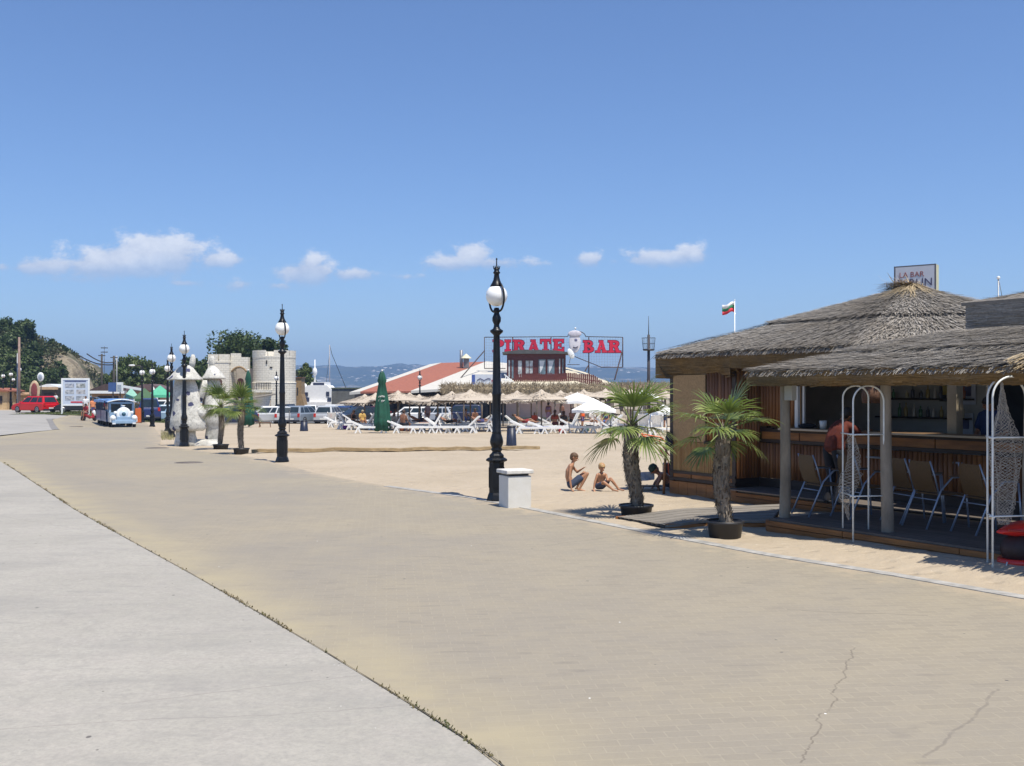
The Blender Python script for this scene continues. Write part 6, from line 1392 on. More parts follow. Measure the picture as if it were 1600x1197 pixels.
# cliff: an earth bluff running away from the road
mb = MB(); CT = [(-420, 470), (-200, 485), (-60, 505), (0, 518), (40, 535), (62, 545), (85, 546), (102, 552), (118, 566), (126, 578), (132, 592), (137, 606), (144, 612), (160, 614)]
nx_, nj = 110, 26; vs = []
for j in range(nj):
    f = j / (nj - 1)
    for i in range(nx_):
        px = -420 + 580 * i / (nx_ - 1); D0 = 150 + (135 - px) * .05; D = D0 + f * 34
        zt = Z(interp(CT, px), D0 + 22); g = max(0, zt + 1.0)
        prof = sstep(0, .55, f) * (1 - .25 * sstep(.75, 1, f))
        p = Vector((X(px, D0 + 20), D, 0)); nz = MN.fractal(Vector((p.x * .12, D * .12, f * 2)), .8, 2, 5); rid = abs(MN.noise(Vector((p.x * .35, f * 1.5, 3))))
        vs.append((p.x + nz * .5, D + nz * 1.4 - rid * 6.0 * (1 if .1 < f < .6 else 0), -1.2 + g * prof + nz * .8 * prof))
mb.add(vs, [(j * nx_ + i, j * nx_ + i + 1, (j + 1) * nx_ + i + 1, (j + 1) * nx_ + i) for j in range(nj - 1) for i in range(nx_ - 1)], True)
t = NT('sandy bluff'); c = t.mix(t.rng(t.noise(.25, 6, .65), .35, .65), (.30, .25, .17), (.58, .49, .35)); c = t.mix(t.rng(t.noise(1.2, 5, .7, t.map((1, 1, 3))), .5, .7, 0, .7), c, (.2, .16, .11))
c = t.mix(t.rng(t.noise(.12, 5, .6), .52, .62, 0, .8), c, (.06, .08, .03)); c = t.mix(t.rng(t.noise(.5, 6, .7, t.map((1.6, 1.6, .7))), .50, .58, 0, .6), c, (.15, .12, .08)); t.col(c); t.rough(1); t.bump(t.noise(.8, 8, .75), 1, 1.2)
struct(mb.build('cliff', t.m))
random.seed(43); mb = MB(); cnt_ = 0
for _ in range(60000):
    i = int(R() * (nx_ - 1)); j = int(R() * (nj - 6)) + 1; v0 = Vector(vs[j * nx_ + i]).lerp(Vector(vs[j * nx_ + i + 1]), R()); v0 = v0.lerp(Vector(vs[(j + 1) * nx_ + i]), R())
    if v0.x < -95: continue
    px_ = 800 + v0.x / v0.y * F; nv = MN.fractal(Vector((v0.x * .11, v0.z * .16, 7)), .8, 2, 4) + .45 * sstep(60, 10, px_) * 1 + .30 * sstep(45, 62, px_) * (1 - sstep(84, 96, px_)) - .42 * sstep(92, 104, px_) + (.35 if j > 15 else 0) + .3 * (1 - sstep(.5, 3, v0.z))
    if nv < -.02: continue
    p = v0 + Vector((U_(-.4, .4), U_(-.8, .1), U_(0, 1.1) * (.4 + nv))); a = Vector((random.gauss(0, 1), random.gauss(0, 1), random.gauss(0, 1))).normalized(); b = a.cross(Vector((.2, .3, 1))).normalized(); s_ = U_(.15, .42)
    mb.add([p - a * s_, p + b * s_ * .5, p + a * s_, p - b * s_ * .5], [(0, 1, 2, 3)]); cnt_ += 1
    if cnt_ > 32000: break
tag(mb.build('scrub', leafmat('bluff scrub', (.03, .05, .018), (.10, .13, .05), (.16, .15, .08))), 'green scrub covering the slope of the left bluff', 'scrub', kind='stuff')
random.seed(44)
BU = [(8, 176, 496, 560, 30, LEAFA, 0), (36, 174, 499, 552, 20, LEAFA, 0), (-22, 178, 490, 560, 34, LEAFA, 0), (-60, 180, 480, 560, 36, LEAFA, 0), (22, 168, 515, 575, 24, LEAFA, 0), (2, 160, 535, 600, 26, LEAFB, 1), (30, 158, 548, 605, 22, LEAFB, 1), (52, 160, 535, 580, 16, LEAFA, 1), (80, 172, 531, 555, 9, LEAFA, 2), (100, 174, 541, 560, 7, LEAFA, 2), (64, 168, 540, 562, 12, LEAFA, 2), (90, 170, 545, 564, 12, LEAFC, 2), (117, 176, 557, 582, 10, LEAFC, 2),
      (48, 154, 572, 612, 22, LEAFA, 3), (74, 153, 576, 612, 16, LEAFA, 3), (92, 158, 564, 612, 14, LEAFA, 3), (18, 150, 580, 622, 16, LEAFB, 3), (60, 146, 590, 618, 12, LEAFA, 3), (38, 144, 592, 625, 10, LEAFB, 3), (-10, 148, 570, 625, 22, LEAFA, 3), (104, 150, 590, 612, 8, LEAFA, 3), (112, 172, 560, 576, 6, LEAFC, 2)]
LB = ['dark tree atop the left bluff', 'tree on the upper slope of the bluff', 'small tree on the bluff crest', 'bushy tree at the bluff foot']
cn = {}
for i, (px, D, yt, yb, hw, m, k) in enumerate(sorted(BU, key=lambda b: b[0])):
    cn.setdefault(k, 0); lab = '%s, %s of them' % (LB[k], ORD[cn[k]]); cn[k] += 1
    tree(lab, px, D, yt, yb, hw * 1.12, m, i + 50, 3200 if hw > 15 else 1400, group='trees and bushes on the left bluff', zg=Z(yb, D) - .4, leaf=.34, trunk=True)

# ------------------------------------------------------------------ fortress
t = NT('pale limestone ashlar'); br = t.n('ShaderNodeTexBrick'); t.l(t.map((1, 1, 1), (radians(90), 0, 0)), br.inputs['Vector']); br.inputs['Scale'].default_value = 1; br.inputs['Brick Width'].default_value = .5; br.inputs['Row Height'].default_value = .24; br.inputs['Mortar Size'].default_value = .018
br.inputs['Color1'].default_value = (.72, .68, .59, 1); br.inputs['Color2'].default_value = (.65, .61, .52, 1); br.inputs['Mortar'].default_value = (.42, .39, .33, 1)
c = t.mix(t.rng(t.noise(.5, 5), .4, .65, 0, .5), br.outputs['Color'], (.74, .69, .58)); c = t.mix(t.rng(t.noise(3, 5, .7), .62, .7, 0, .7), c, (.2, .19, .17)); t.col(c); t.rough(.9); t.bump(br.outputs['Fac'], -.5, .05); STONE = t.m
FD = 110.0; f0 = Vector((X(395, FD), FD, -1.15)); ft = thing('fortress', 'pale stone fortress ruin with a gate arch and a round tower', 'fortress', f0)
def fx(px): return X(px, FD) - f0.x
def fz(py): return Z(py, FD) - f0.z
def merlons(mb, x0, x1, y, z, h=.55, w=.9, gap=.35, th=.5):
    x_ = x0
    while x_ + w < x1 + .2: mb.box((x_ + w / 2, y, z + h / 2 - .01), (w, th, h)); x_ += w + gap
mb = MB(); mb.box(((fx(327) + fx(360)) / 2, .8, fz(564) / 2), (fx(360) - fx(327), 2.6, fz(564))); mb.build('gate_tower', STONE, ft)
mb = MB(); merlons(mb, fx(327), fx(360), -.2, fz(564), .72, 1.05, .13); mb.box(((fx(327) + fx(360)) / 2, -.25, fz(566)), (fx(361) - fx(326), .6, .12)); mb.build('parapet', STONE, ft)
mb = MB(); X0, X1 = fx(360) + .01, fx(387); cx = (X0 + X1) / 2; r_ = (X1 - X0) / 2 * .94; zc = fz(587); pol = [(X0, fz(558)), (X0, 0), (cx - r_, 0)]
pol += [(cx - r_ * cos(pi * k / 14), zc + r_ * 1.05 * sin(pi * k / 14)) for k in range(15)] + [(cx + r_, 0), (X1, 0), (X1, fz(558))]
mb.prism(list(reversed(pol)), (0, 0, 0), (1, 0, 0), (0, 0, 1), (0, 1.0, 0)); merlons(mb, X0, X1, .35, fz(558), .42, 1.0, .12); mb.build('gate_arch', STONE, ft)
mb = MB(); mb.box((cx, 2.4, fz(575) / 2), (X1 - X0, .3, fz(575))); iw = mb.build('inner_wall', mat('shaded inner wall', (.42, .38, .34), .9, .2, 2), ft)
mb = MB(); dx = fx(367); pol = [(dx - .38, fz(622)), (dx + .38, fz(622))] + [(dx + .38 * cos(pi * k / 8), fz(596) + .38 * sin(pi * k / 8)) for k in range(9)]; mb.prism(pol, (0, 2.22, 0), (1, 0, 0), (0, 0, 1), (0, .05, 0)); mb.build('door', mat('dark door', (.06, .02, .02), .7, .3, 4), iw)
mb = MB(); pts = [(cx + r_ * 1.02 * cos(pi * k / 14), -.03, zc + r_ * 1.07 * sin(pi * k / 14)) for k in range(2, 13)]; mb.tube(pts, .10, 6); mb.build('arch_rim', mat('brown arch stones', (.28, .19, .1), .9, .3, 4), ft)
dx = fx(345); mb = MB(); pol = [(dx - .3, fz(603)), (dx + .3, fz(603)), (dx + .3, fz(595)), (dx, fz(590)), (dx - .3, fz(595))]; mb.prism(pol, (0, -.515, 0), (1, 0, 0), (0, 0, 1), (0, .05, 0)); mb.build('window', mat('brown shutter', (.1, .045, .03), .7, .3, 4), ft)
txc = fx(428.5); R1 = (fx(462) - fx(395)) / 2; txc = X(428.5, 112.2) - f0.x
mb = MB(); n = 40; prof = [(R1 * 1.03, 0), (R1 * 1.02, fz(600)), (R1 * 1.035, fz(598.5)), (R1 * 1.035, fz(597.5)), (R1, fz(596.5)), (R1 * 1.0, fz(560)), (R1 * 1.012, fz(559)), (R1 * 1.012, fz(556))]; mb.lathe(prof, (txc, 2.2, 0), n, False)
mb.build('round_tower', STONE, ft)
mb = MB(); nm = 16
for k in range(nm):
    if k in (12,): continue
    a = 2 * pi * k / nm; aa = [a - .182, a, a + .182]; vs = []
    for rr in (R1 * 1.012, R1 * .86):
        for z in (fz(556) - .01, fz(547)):
            for b in aa: vs.append((txc + rr * cos(b), 2.2 + rr * sin(b), z))
    mb.add(vs, [(0, 1, 4, 3), (1, 2, 5, 4), (7, 6, 9, 10), (8, 7, 10, 11), (3, 4, 10, 9), (4, 5, 11, 10), (0, 3, 9, 6), (2, 8, 11, 5)])
mb.build('battlement', STONE, ft)
mb = MB()
for (px, py, w, h) in ((417, 566, .12, .4), (424, 574, .28, .12), (457, 584, .08, .5), (458, 612, .14, .9)):
    x_ = fx(px); dd = sqrt(max(0, R1 * R1 - (x_ - txc) ** 2)); mb.box((x_, 2.2 - dd * 1.0 - .01, fz(py)), (w, .12, h))
mb.build('slit', mat('dark slit', (.03, .028, .025), .9, .2, 5), ft)
mb = MB(); zr = fz(598)
for k in range(9): x_ = fx(403) + k * (fx(424) - fx(403)) / 8; mb.bar((x_, -.6, zr - .75), (x_, -.6, zr), .05)
mb.bar((fx(402), -.6, zr), (fx(425), -.6, zr), .06); mb.bar((fx(402), -.6, zr - .35), (fx(425), -.6, zr - .35), .04); mb.build('railing', mat('dark railing', (.03, .025, .02), .6, .2, 5), ft)
mb = MB(); mb.box((fx(410), -.3, fz(611)), (fx(426) - fx(394), 1.0, .3)); mb.build('ledge', STONE, ft)
o = thing('reed_awning', 'tilted reed awning on poles in front of the round tower base', 'awning', Vector((X(402, 96), 96, -.95))); mb = MB(); z = Z(617, 96) + .95
mb.prism([(-1.6, 0), (1.5, .5), (1.5, .62), (-1.6, .14)], (0, -.5, z - .5), (1, 0, 0), (0, 0, 1), (0, 1.6, 0)); mb.build('cover', STRAWU, o)
for x_ in (-1.4, 1.3): mb = MB(); mb.tube([(x_, -.3, 0), (x_, -.3, z - .4)], .05, 7); mb.build('pole', POLEW, o)

# ------------------------------------------------------------------ mushroom sculpture
t = NT('spotted white plaster'); vo = t.n('ShaderNodeTexVoronoi'); vo.inputs['Scale'].default_value = 1.9; vo.inputs['Randomness'].default_value = .8
ad = t.n('ShaderNodeVectorMath', operation='ADD'); nzv = t.n('ShaderNodeTexNoise'); nzv.inputs['Scale'].default_value = 7; t.l(t.co, nzv.inputs['Vector']); sc_ = t.n('ShaderNodeVectorMath', operation='SCALE'); sc_.inputs['Scale'].default_value = .16; t.l(nzv.outputs['Color'], sc_.inputs[0]); t.l(t.co, ad.inputs[0]); t.l(sc_.outputs[0], ad.inputs[1]); t.l(ad.outputs[0], vo.inputs['Vector'])
c = t.mix(t.rng(t.noise(2, 5, .7), .4, .65, 0, 1), (.66, .65, .60), (.42, .41, .37)); c = t.mix(t.rng(t.noise(14, 5, .75), .5, .62, 0, .55), c, (.2, .2, .19))
c = t.mix(t.rng(vo.outputs['Distance'], .16, .19, 1, 0), c, (.05, .055, .12)); t.col(c); t.rough(.85); t.bump(t.noise(14, 5, .7), .7, .03); SPOT = t.m
mq = P(292, 697); ms = thing('mushroom_sculpture', 'white spotted sculpture of cloaked mushroom capped figures behind a lamp post', 'sculpture', mq)
kk = mq.y / F
def mz(py): return (697 - py) * kk
def mx_(px): return (px - 292) * kk
def blob(name, prof, dy=0, squash=.85, wob=.06, n=26):
    """prof: (centre px, half width px, py) from bottom to top"""
    mb = MB(); vs = []; m = len(prof)
    for i, (cx, hw, py) in enumerate(prof):
        for j in range(n):
            a = 2 * pi * j / n; w_ = hw * kk * (1 + wob * MN.noise(Vector((cos(a) * 1.3, sin(a) * 1.3, py * .07)))); vs.append((mx_(cx) + cos(a) * w_, dy + sin(a) * w_ * squash, mz(py)))
    mb.add(vs, [(i * n + j, i * n + (j + 1) % n, (i + 1) * n + (j + 1) % n, (i + 1) * n + j) for i in range(m - 1) for j in range(n)] + [tuple(range(n - 1, -1, -1)), tuple((m - 1) * n + j for j in range(n))], True)
    return mb.build(name, SPOT, ms)
blob('base', [(292, 20, 699), (291, 18, 690), (290, 15, 680), (290, 15, 668)], .0); blob('cloak', [(292, 15, 672), (293, 24, 673), (294, 28, 668), (293, 26, 655), (292, 22, 636), (291, 20, 618), (290, 18, 604), (289, 15, 594), (289, 13, 588)]); blob('cap', [(289, 12, 589), (289, 23, 594), (289, 27, 594), (289, 27.5, 592), (289, 22, 587.5), (289, 17, 581), (290, 12, 575), (290, 6, 571), (290, 1, 570)], 0, .95, .08)
blob('cloak', [(327, 8, 696), (327, 13, 684), (328, 12, 672), (328, 14, 664), (329, 17, 660), (328, 15, 640), (326, 12, 625), (325, 10, 617), (326, 14, 606), (326, 12, 597), (327, 8, 590)], .5); blob('cap', [(327, 8, 588), (328, 17, 592), (328, 18.5, 591.5), (328, 18, 589.5), (328, 14, 584), (327, 10, 577), (326, 5, 572.5), (326, 4, 571)], .5, .95, .08)
blob('knob', [(325, 3.5, 573), (325, 5, 566), (325, 4.6, 560), (326, 2, 556)], .5); blob('ball', [(314, 2, 656), (315, 8, 650), (315, 9, 643), (314, 5, 636), (314, 1, 633)], -.1); blob('arm', [(309, 5, 628), (312, 6, 615), (316, 6, 604), (318, 5, 594)], .2)
blob('knob', [(292, 4, 574), (293, 5, 566), (294, 4, 558), (294, 2, 553)], .6); blob('plinth', [(312, 34, 700), (312, 33, 694), (312, 28, 690), (316, 20, 687)], .2, .6, .2)

# ------------------------------------------------------------------ pirate bar building
BD = 84.0; b0 = Vector((X(720, BD), BD, -.72)); pbb = thing('restaurant', 'long bar building with terracotta roof, white gable bands and red wooden roof cabin', 'restaurant', b0)
def bq(px, py, D): return Q(px, py, D) - b0
TILE = mat('terracotta tiles', (.30, .105, .065), .8, .3, 5, .5, stretch=(1, 3, 1)); STUC = mat('white render', (.52, .50, .45), .85, .06, 3, .1); PINK = mat('pink render', (.60, .44, .38), .85, .08, 2, .1)
def slab(name, q, m, th=.15):
    mb = MB(); q = [Vector(v) for v in q]; lo = [v - Vector((0, 0, th)) for v in q]; n = len(q); mb.add(q + lo, [tuple(range(n)), tuple(reversed(range(n, 2 * n)))] + [((i + 1) % n, i, n + i, n + (i + 1) % n) for i in range(n)]); return mb.build(name, m, pbb)
slab('roof', [bq(563, 612, 81), bq(642, 611, 81), bq(760, 565, 97), bq(690, 567, 97)], TILE)
slab('roof_band', [bq(546, 613, 81), bq(563, 611.5, 81), bq(690, 566.5, 97), bq(672, 569, 97)], STUC, .2); slab('roof_band', [bq(642, 610.5, 81), bq(700, 607, 81), bq(800, 603, 82), bq(800, 568, 96), bq(760, 564.5, 97)], STUC, .2)
slab('roof_band', [bq(790, 606, 82), bq(905, 606, 82), bq(960, 600, 90), bq(915, 582, 92), bq(885, 574, 92), bq(800, 568, 96)], mat('cream roofing', (.55, .5, .38), .85, .1, 3), .2)
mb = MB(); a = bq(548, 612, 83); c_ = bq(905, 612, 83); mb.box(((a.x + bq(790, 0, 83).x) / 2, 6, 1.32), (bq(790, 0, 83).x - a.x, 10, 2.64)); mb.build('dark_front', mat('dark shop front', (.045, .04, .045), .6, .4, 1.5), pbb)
mb = MB(); x0, x1 = bq(790, 0, 83).x + .01, bq(896, 0, 83).x; mb.box(((x0 + x1) / 2, 5.5, 1.3), (x1 - x0, 10, 2.6)); mb.build('pink_wall', PINK, pbb)
mb = MB(); mb.box(((x0 + x1) / 2, .45, .25), (x1 - x0, .1, .55)); mb.build('dado', mat('yellow dado', (.45, .4, .25), .85, .1, 3), pbb)
for px, wpx, m_, nm in ((741, 4, mat('pale green post', (.42, .5, .45), .7, .1, 4), 'post'), (749, 3, STUC, 'post'), (786, 3, STUC, 'post'), (705, 2.5, POLEW, 'post'), (690, 2.5, POLEW, 'post'), (733, 2, POLEW, 'post'), (668, 2, POLEW, 'post'), (645, 2, POLEW, 'post'), (620, 2, POLEW, 'post')):
    mb = MB(); x_ = bq(px, 0, 82.5).x; mb.box((x_, .55, 1.2), (wpx / F * 82, .25, 2.4)); mb.build(nm, m_, pbb)
for px, w in ((757, 9), (770, 14)): mb = MB(); x_ = bq(px, 0, 82.5).x; mb.box((x_, .85, 1.35), (w / F * 82, .2, 1.9)); mb.build('shop_window', mat('dark shop glass', (.03, .045, .06), .08, .2, 4), pbb)
for px, py, w, h in ((712, 636, 8, 3), (712, 642, 8, 3), (712, 648, 9, 4), (663, 640, 14, 22), (628, 640, 16, 20), (602, 640, 14, 20)):
    mb = MB(); p = bq(px, py, 82); mb.box((p.x, .95, p.z), (w / F * 82, .3, h / F * 82)); mb.build('shelf' if w < 10 else 'doorway', mat('brown goods', (.2, .13, .09), .8, .4, 3) if w < 10 else mat('grey brown panel', (.10, .085, .08), .8, .3, 3), pbb)
# chimney group
p = bq(725, 572, 93); mb = MB(); mb.tube([p + Vector((-.25, 0, -.4)), p + Vector((-.25, 0, 1.45))], .14, 10); mb.build('flue', mat('grey flue', (.22, .23, .25), .5, .2, 5, metal=.4), pbb)
mb = MB(); mb.box(p + Vector((.2, 0, .25)), (.5, .5, .9)); tu = mb.build('chimney', mat('grey stack', (.16, .16, .17), .7, .2, 5), pbb); mb = MB(); mb.lathe([(.5, .70), (.42, .78), (.12, 1.05), (.02, 1.12)], p + Vector((.2, 0, 0)), 8, False); mb.build('cowl', mat('pale yellow cowl', (.6, .58, .42), .6, .1, 5), tu)
# cabin on the roof
CD = 86.0; CW = mat('dark red timber', (.10, .022, .018), .55, .3, 4, .2, stretch=(1, 1, 4)); ca = bq(792, 600, CD); cb = bq(884, 600, CD); zt = bq(0, 553, CD).z; zb = ca.z - .2
mb = MB(); mb.box(((ca.x + cb.x) / 2, ca.y + 1.5, (zb + zt) / 2), (cb.x - ca.x, 3, zt - zb)); cabn = mb.build('cabin', CW, pbb)
mb = MB(); m_ = (ca.x + cb.x) / 2; wd = (cb.x - ca.x) / 2; mb.prism([(-wd - .35, 0), (wd + .35, 0), (wd + .3, .12), (wd * .6, .30), (-wd * .6, .33), (-wd - .4, .14)], (m_, ca.y - .4, zt), (1, 0, 0), (0, 0, 1), (0, 3.8, 0)); mb.build('cabin_roof', mat('grey cabin roof', (.07, .075, .075), .8, .2, 3), pbb)
GLW = mat('bright window pane', (.42, .47, .50), .1, .5, 3, c2=(.7, .72, .72)); GLD = mat('blue window pane', (.14, .2, .24), .1, .4, 3)
for (x0_, x1_, y0_, y1_, m2, cross) in ((794, 797.5, 562, 590, GLW, 0), (799, 803, 562, 592, GLD, 0), (809, 816, 563, 590, GLW, 0), (821, 833, 563, 584, GLW, 2), (841, 853, 561, 586, GLD, 1), (855, 867, 561, 586, GLD, 1), (873, 876, 560, 584, GLW, 0), (878, 881, 560, 584, GLD, 0)):
    a = bq((x0_ + x1_) / 2, (y0_ + y1_) / 2, CD); w = (x1_ - x0_) / F * CD; h = (y1_ - y0_) / F * CD
    mb = MB(); yf = ca.y - .02
    for q_, s_ in (((a.x, yf, a.z + h / 2), (w + .08, .06, .06)), ((a.x, yf, a.z - h / 2), (w + .08, .06, .06)), ((a.x - w / 2, yf, a.z), (.05, .06, h)), ((a.x + w / 2, yf, a.z), (.05, .06, h))): mb.box(q_, s_)
    if cross == 2: mb.box((a.x, yf, a.z), (.05, .07, h - .06)); mb.box((a.x, yf, a.z), (w - .06, .075, .05))
    fr = mb.build('window', CW, cabn); mb = MB(); mb.box((a.x, ca.y - .005, a.z), (w - .05, .03, h - .05)); mb.build('pane', m2, fr)
    if cross == 1: mb = MB(); mb.prism([(-w * .35, h * .4), (w * .35, h * .4), (w * .1, -h * .05), (-w * .25, -h * .38)], (a.x, ca.y - .03, a.z), (1, 0, 0), (0, 0, 1), (0, .008, 0)); mb.build('curtain', mat('white curtain', (.6, .62, .64), .8, .1, 6), fr)
mb = MB(); y_ = ca.y - .8
for k in range(46):
    px = 804 + k * 3.0; top = interp([(804, 585), (885, 583), (925, 585), (940, 595)], px); bot = interp([(804, 600), (900, 602), (940, 606)], px)
    a = bq(px, bot, CD - .8); b = bq(px, top + U_(-1, 1), CD - .8); mb.bar(a, b, .13, .05)
mb.bar(bq(804, 590, CD - .78), bq(885, 589, CD - .78), .07); mb.bar(bq(885, 589, CD - .78), bq(935, 596, CD - .78), .07); mb.build('fence', CW, pbb)
mb = MB()
for k in range(7): mb.bar(bq(790 + k * 3, 588 + k * 2.6, CD - 1.2), bq(790 + k * 3, 600 + k * .4, CD - 1.2), .07)
mb.bar(bq(788, 585, CD - 1.2), bq(812, 605, CD - 1.2), .09); mb.build('stair_rail', WEN, pbb)
mb = MB(); a = bq(760, 594.5, 83); mb.box(a, (46 / F * 83, .08, 19 / F * 83)); bn = mb.build('banner', mat('pale banner', (.5, .53, .58), .6, .05, 4), pbb)
for dx_ in (-1.05, 1.05): mb = MB(); mb.box(a + Vector((dx_, -.05, 0)), (.26, .03, 19 / F * 83 - .06)); mb.build('banner_end', mat('blue banner end', (.05, .09, .28), .6, .1, 4), bn)
mb = MB(); mb.tube([a + Vector((-.75, -.06, 0)), a + Vector((-.5, -.06, .16)), a + Vector((-.2, -.06, .0)), a + Vector((.15, -.06, .17)), a + Vector((.35, -.06, .1))], .035, 6); mb.build('emblem', mat('navy stroke', (.05, .05, .12), .6, .1, 4), bn)
mb = MB(); mb.box(a + Vector((.55, -.06, -.02)), (.28, .03, .16)); mb.build('patch', mat('maroon patch', (.3, .08, .1), .6, .1, 4), bn)
KB = 1.17
def push(o, k=KB): e_ = Vector((0, 0, EYE)); o.location = e_ + (Vector(o.location) - e_) * k; o.scale = (k, k, k)
push(pbb)
# shaggy reed awning running along the front
mb = MB(); aw = thing('reed_canopy', 'long shaggy reed canopy running in front of the bar building', 'canopy', Vector((X(870, 78), 78, G(0, 78)))); random.seed(21)
def aq(px, py, D): return Q(px, py, D) - aw.location
a0, a1 = aq(690, 612, 78), aq(1046, 612, 78)
mb = MB(); n = 70; vs = []
for j, (dy, yp) in enumerate(((0, 617), (0, 608), (.8, 603), (2.2, 604), (2.4, 612))):
    for i in range(n + 1):
        p = aq(690 + 356 * i / n, yp, 78); nz = MN.noise(Vector((i * .5, j * 1.3, 0))) * .12; vs.append((p.x, p.y + dy, p.z + nz))
mb.add(vs, [(j * (n + 1) + i, j * (n + 1) + i + 1, (j + 1) * (n + 1) + i + 1, (j + 1) * (n + 1) + i) for j in range(4) for i in range(n)])
for _ in range(5200):
    f = R(); p = aq(688 + 360 * f, U_(601, 616), 78) + Vector((0, U_(-.25, 1.2), 0)); d = Vector((random.gauss(0, .6), random.gauss(0, .3), random.gauss(.35, .6))).normalized(); l_ = U_(.15, .5); q = p + d * l_; sd = d.cross(Vector((0, 1, 0))).normalized() * .022; mb.add([p - sd, p + sd, q + sd * .4, q - sd * .4], [(0, 1, 2, 3)])
mb.build('thatch', strawmat('dull brown reed', (.17, .13, .08), (.48, .40, .28), (.28, .22, .14)), aw)
for k in range(13): mb = MB(); p = aq(696 + k * 28.5, 612, 78.3); mb.tube([(p.x, p.y, 0), (p.x, p.y, p.z)], .06, 7); mb.build('post', POLEW, aw)

# ------------------------------------------------------------------ lettered sign frame
SD_ = 90.0; s0 = Vector((X(865, SD_), SD_, -.9)); sgn = thing('roof_lettering', 'big sign frame with red PIRATE BAR letters on the skyline above the cabin', 'sign', s0); IRON = mat('rusty sign iron', (.05, .03, .028), .7, .3, 6)
def sq(px, py, dy=0): return Q(px, py, SD_) - s0 + Vector((0, dy, 0))
mb = MB(); r_ = .035
mb.tube([sq(757, 527), sq(886, 526)], r_, 6); mb.tube([sq(886, 526)] + [sq(901 + 14 * cos(a), 526 - 8.5 * sin(a)) for a in [pi - pi * k / 10 for k in range(11)]] + [sq(916, 526)], r_, 6); mb.tube([sq(916, 526), sq(973, 527)], r_, 6)
mb.tube([sq(757, 527), sq(757, 576)], r_, 6); mb.tube([sq(973, 527), sq(973, 574)], .05, 6); mb.tube([sq(757, 576), sq(790, 576)], r_, 6); mb.tube([sq(940, 574), sq(973, 574)], r_, 6); mb.tube([sq(895, 556), sq(940, 574)], r_, 6)
for px, y1 in ((801, 560), (861, 552), (920, 584)): mb.tube([sq(px, 527), sq(px, y1)], .05, 6)
mb.tube([sq(757, 548), sq(716, 600, -4)], .05, 6); mb.tube([sq(972, 550), sq(955, 594, -3)], .06, 6); mb.tube([sq(920, 570), sq(913, 580, -1)], .05, 6); mb.tube([sq(886, 570, -.5), sq(905, 570, -.5)], .03, 6)
mb.build('frame', IRON, sgn)
mb = MB(); px = 760
while px < 972:
    y1 = 576 if px < 790 else 556 if px < 895 else interp([(895, 556), (940, 574), (973, 574)], px); mb.bar(sq(px, 527, .03), sq(px, y1, .03), .008); px += 4.2
for k in range(11):
    py = 531 + k * 4.3; mb.bar(sq(758, py, .03), sq(972 if py < 574 else 790, py, .03), .008) if py < 556 else (mb.bar(sq(758, py, .03), sq(788, py, .03), .008), mb.bar(sq(interp([(556, 896), (574, 940)], py), py, .03), sq(972, py, .03), .008) if py < 574 else None)
mb.build('mesh', mat('fine wire mesh', (.16, .14, .15), .7, .1, 6), sgn)
REDL = mat('crimson letter', (.55, .012, .045), .45, .12, 3); NAVL = mat('dark letter rim', (.08, .015, .05), .5, .1, 3)
T_ = .27      # stroke weight
def R4(x0, z0, x1, z1): return [(x0, z0), (x1, z0), (x1, z1), (x0, z1)]
def ring(cx, cz, ro, ri, a0, a1, n=9, sx=1.0, sxi=None):
    out = []; sxi = sx if sxi is None else sxi
    for k in range(n):
        A = a0 + (a1 - a0) * k / n; B = a0 + (a1 - a0) * (k + 1) / n; out.append([(cx + ro * cos(A) * sx, cz + ro * sin(A)), (cx + ro * cos(B) * sx, cz + ro * sin(B)), (cx + ri * cos(B) * sxi, cz + ri * sin(B)), (cx + ri * cos(A) * sxi, cz + ri * sin(A))])
    return out
S_ = .15
LET = {
 'I': [R4(.28, 0, .72, 1), R4(.05, 0, .95, S_ * 1.3), R4(.05, 1 - S_ * 1.3, .95, 1)],
 'P': [R4(.14, 0, .42, 1), R4(0, 0, .58, S_), R4(0, 1 - S_, .5, 1)] + ring(.5, .71, .29, .09, pi / 2, -pi / 2, 9, 1.6, 1.6) + [R4(.4, .8, .52, 1), R4(.4, .42, .52, .62)],
 'R': [R4(.12, 0, .38, 1), R4(0, 0, .50, S_), R4(0, 1 - S_, .5, 1)] + ring(.46, .73, .27, .09, pi / 2, -pi / 2, 9, 1.5, 1.5) + [R4(.36, .82, .48, 1), R4(.36, .46, .48, .64), [(.45, .5), (.72, .5), (.92, .0), (.62, .0)], R4(.58, 0, 1.0, S_)],
 'A': [[(.10, 0), (.34, 0), (.56, 1), (.40, 1)], [(.62, 0), (.92, 0), (.64, 1), (.44, 1)], R4(.28, .26, .72, .42), R4(0, 0, .42, S_), R4(.56, 0, 1, S_), R4(.30, 1 - S_ * .9, .64, 1)],
 'T': [R4(.36, 0, .64, 1), R4(.2, 0, .8, S_), R4(.0, 1 - S_ * 1.2, 1, 1), R4(.0, .62, .14, .9), R4(.86, .62, 1, .9)],
 'E': [R4(.12, 0, .40, 1), R4(0, 0, .95, S_ * 1.2), R4(0, 1 - S_ * 1.2, .93, 1), R4(.38, .43, .66, .57), R4(.8, .0, .96, .34), R4(.78, .68, .93, 1), R4(.6, .34, .72, .66)],
 'B': [R4(.12, 0, .38, 1), R4(0, 0, .5, S_), R4(0, 1 - S_, .5, 1)] + ring(.46, .74, .26, .1, pi / 2, -pi / 2, 9, 1.45, 1.45) + ring(.46, .27, .27, .1, pi / 2, -pi / 2, 9, 1.75, 1.75) + [R4(.36, .84, .48, 1), R4(.36, .46, .48, .62), R4(.36, 0, .48, .16)]}
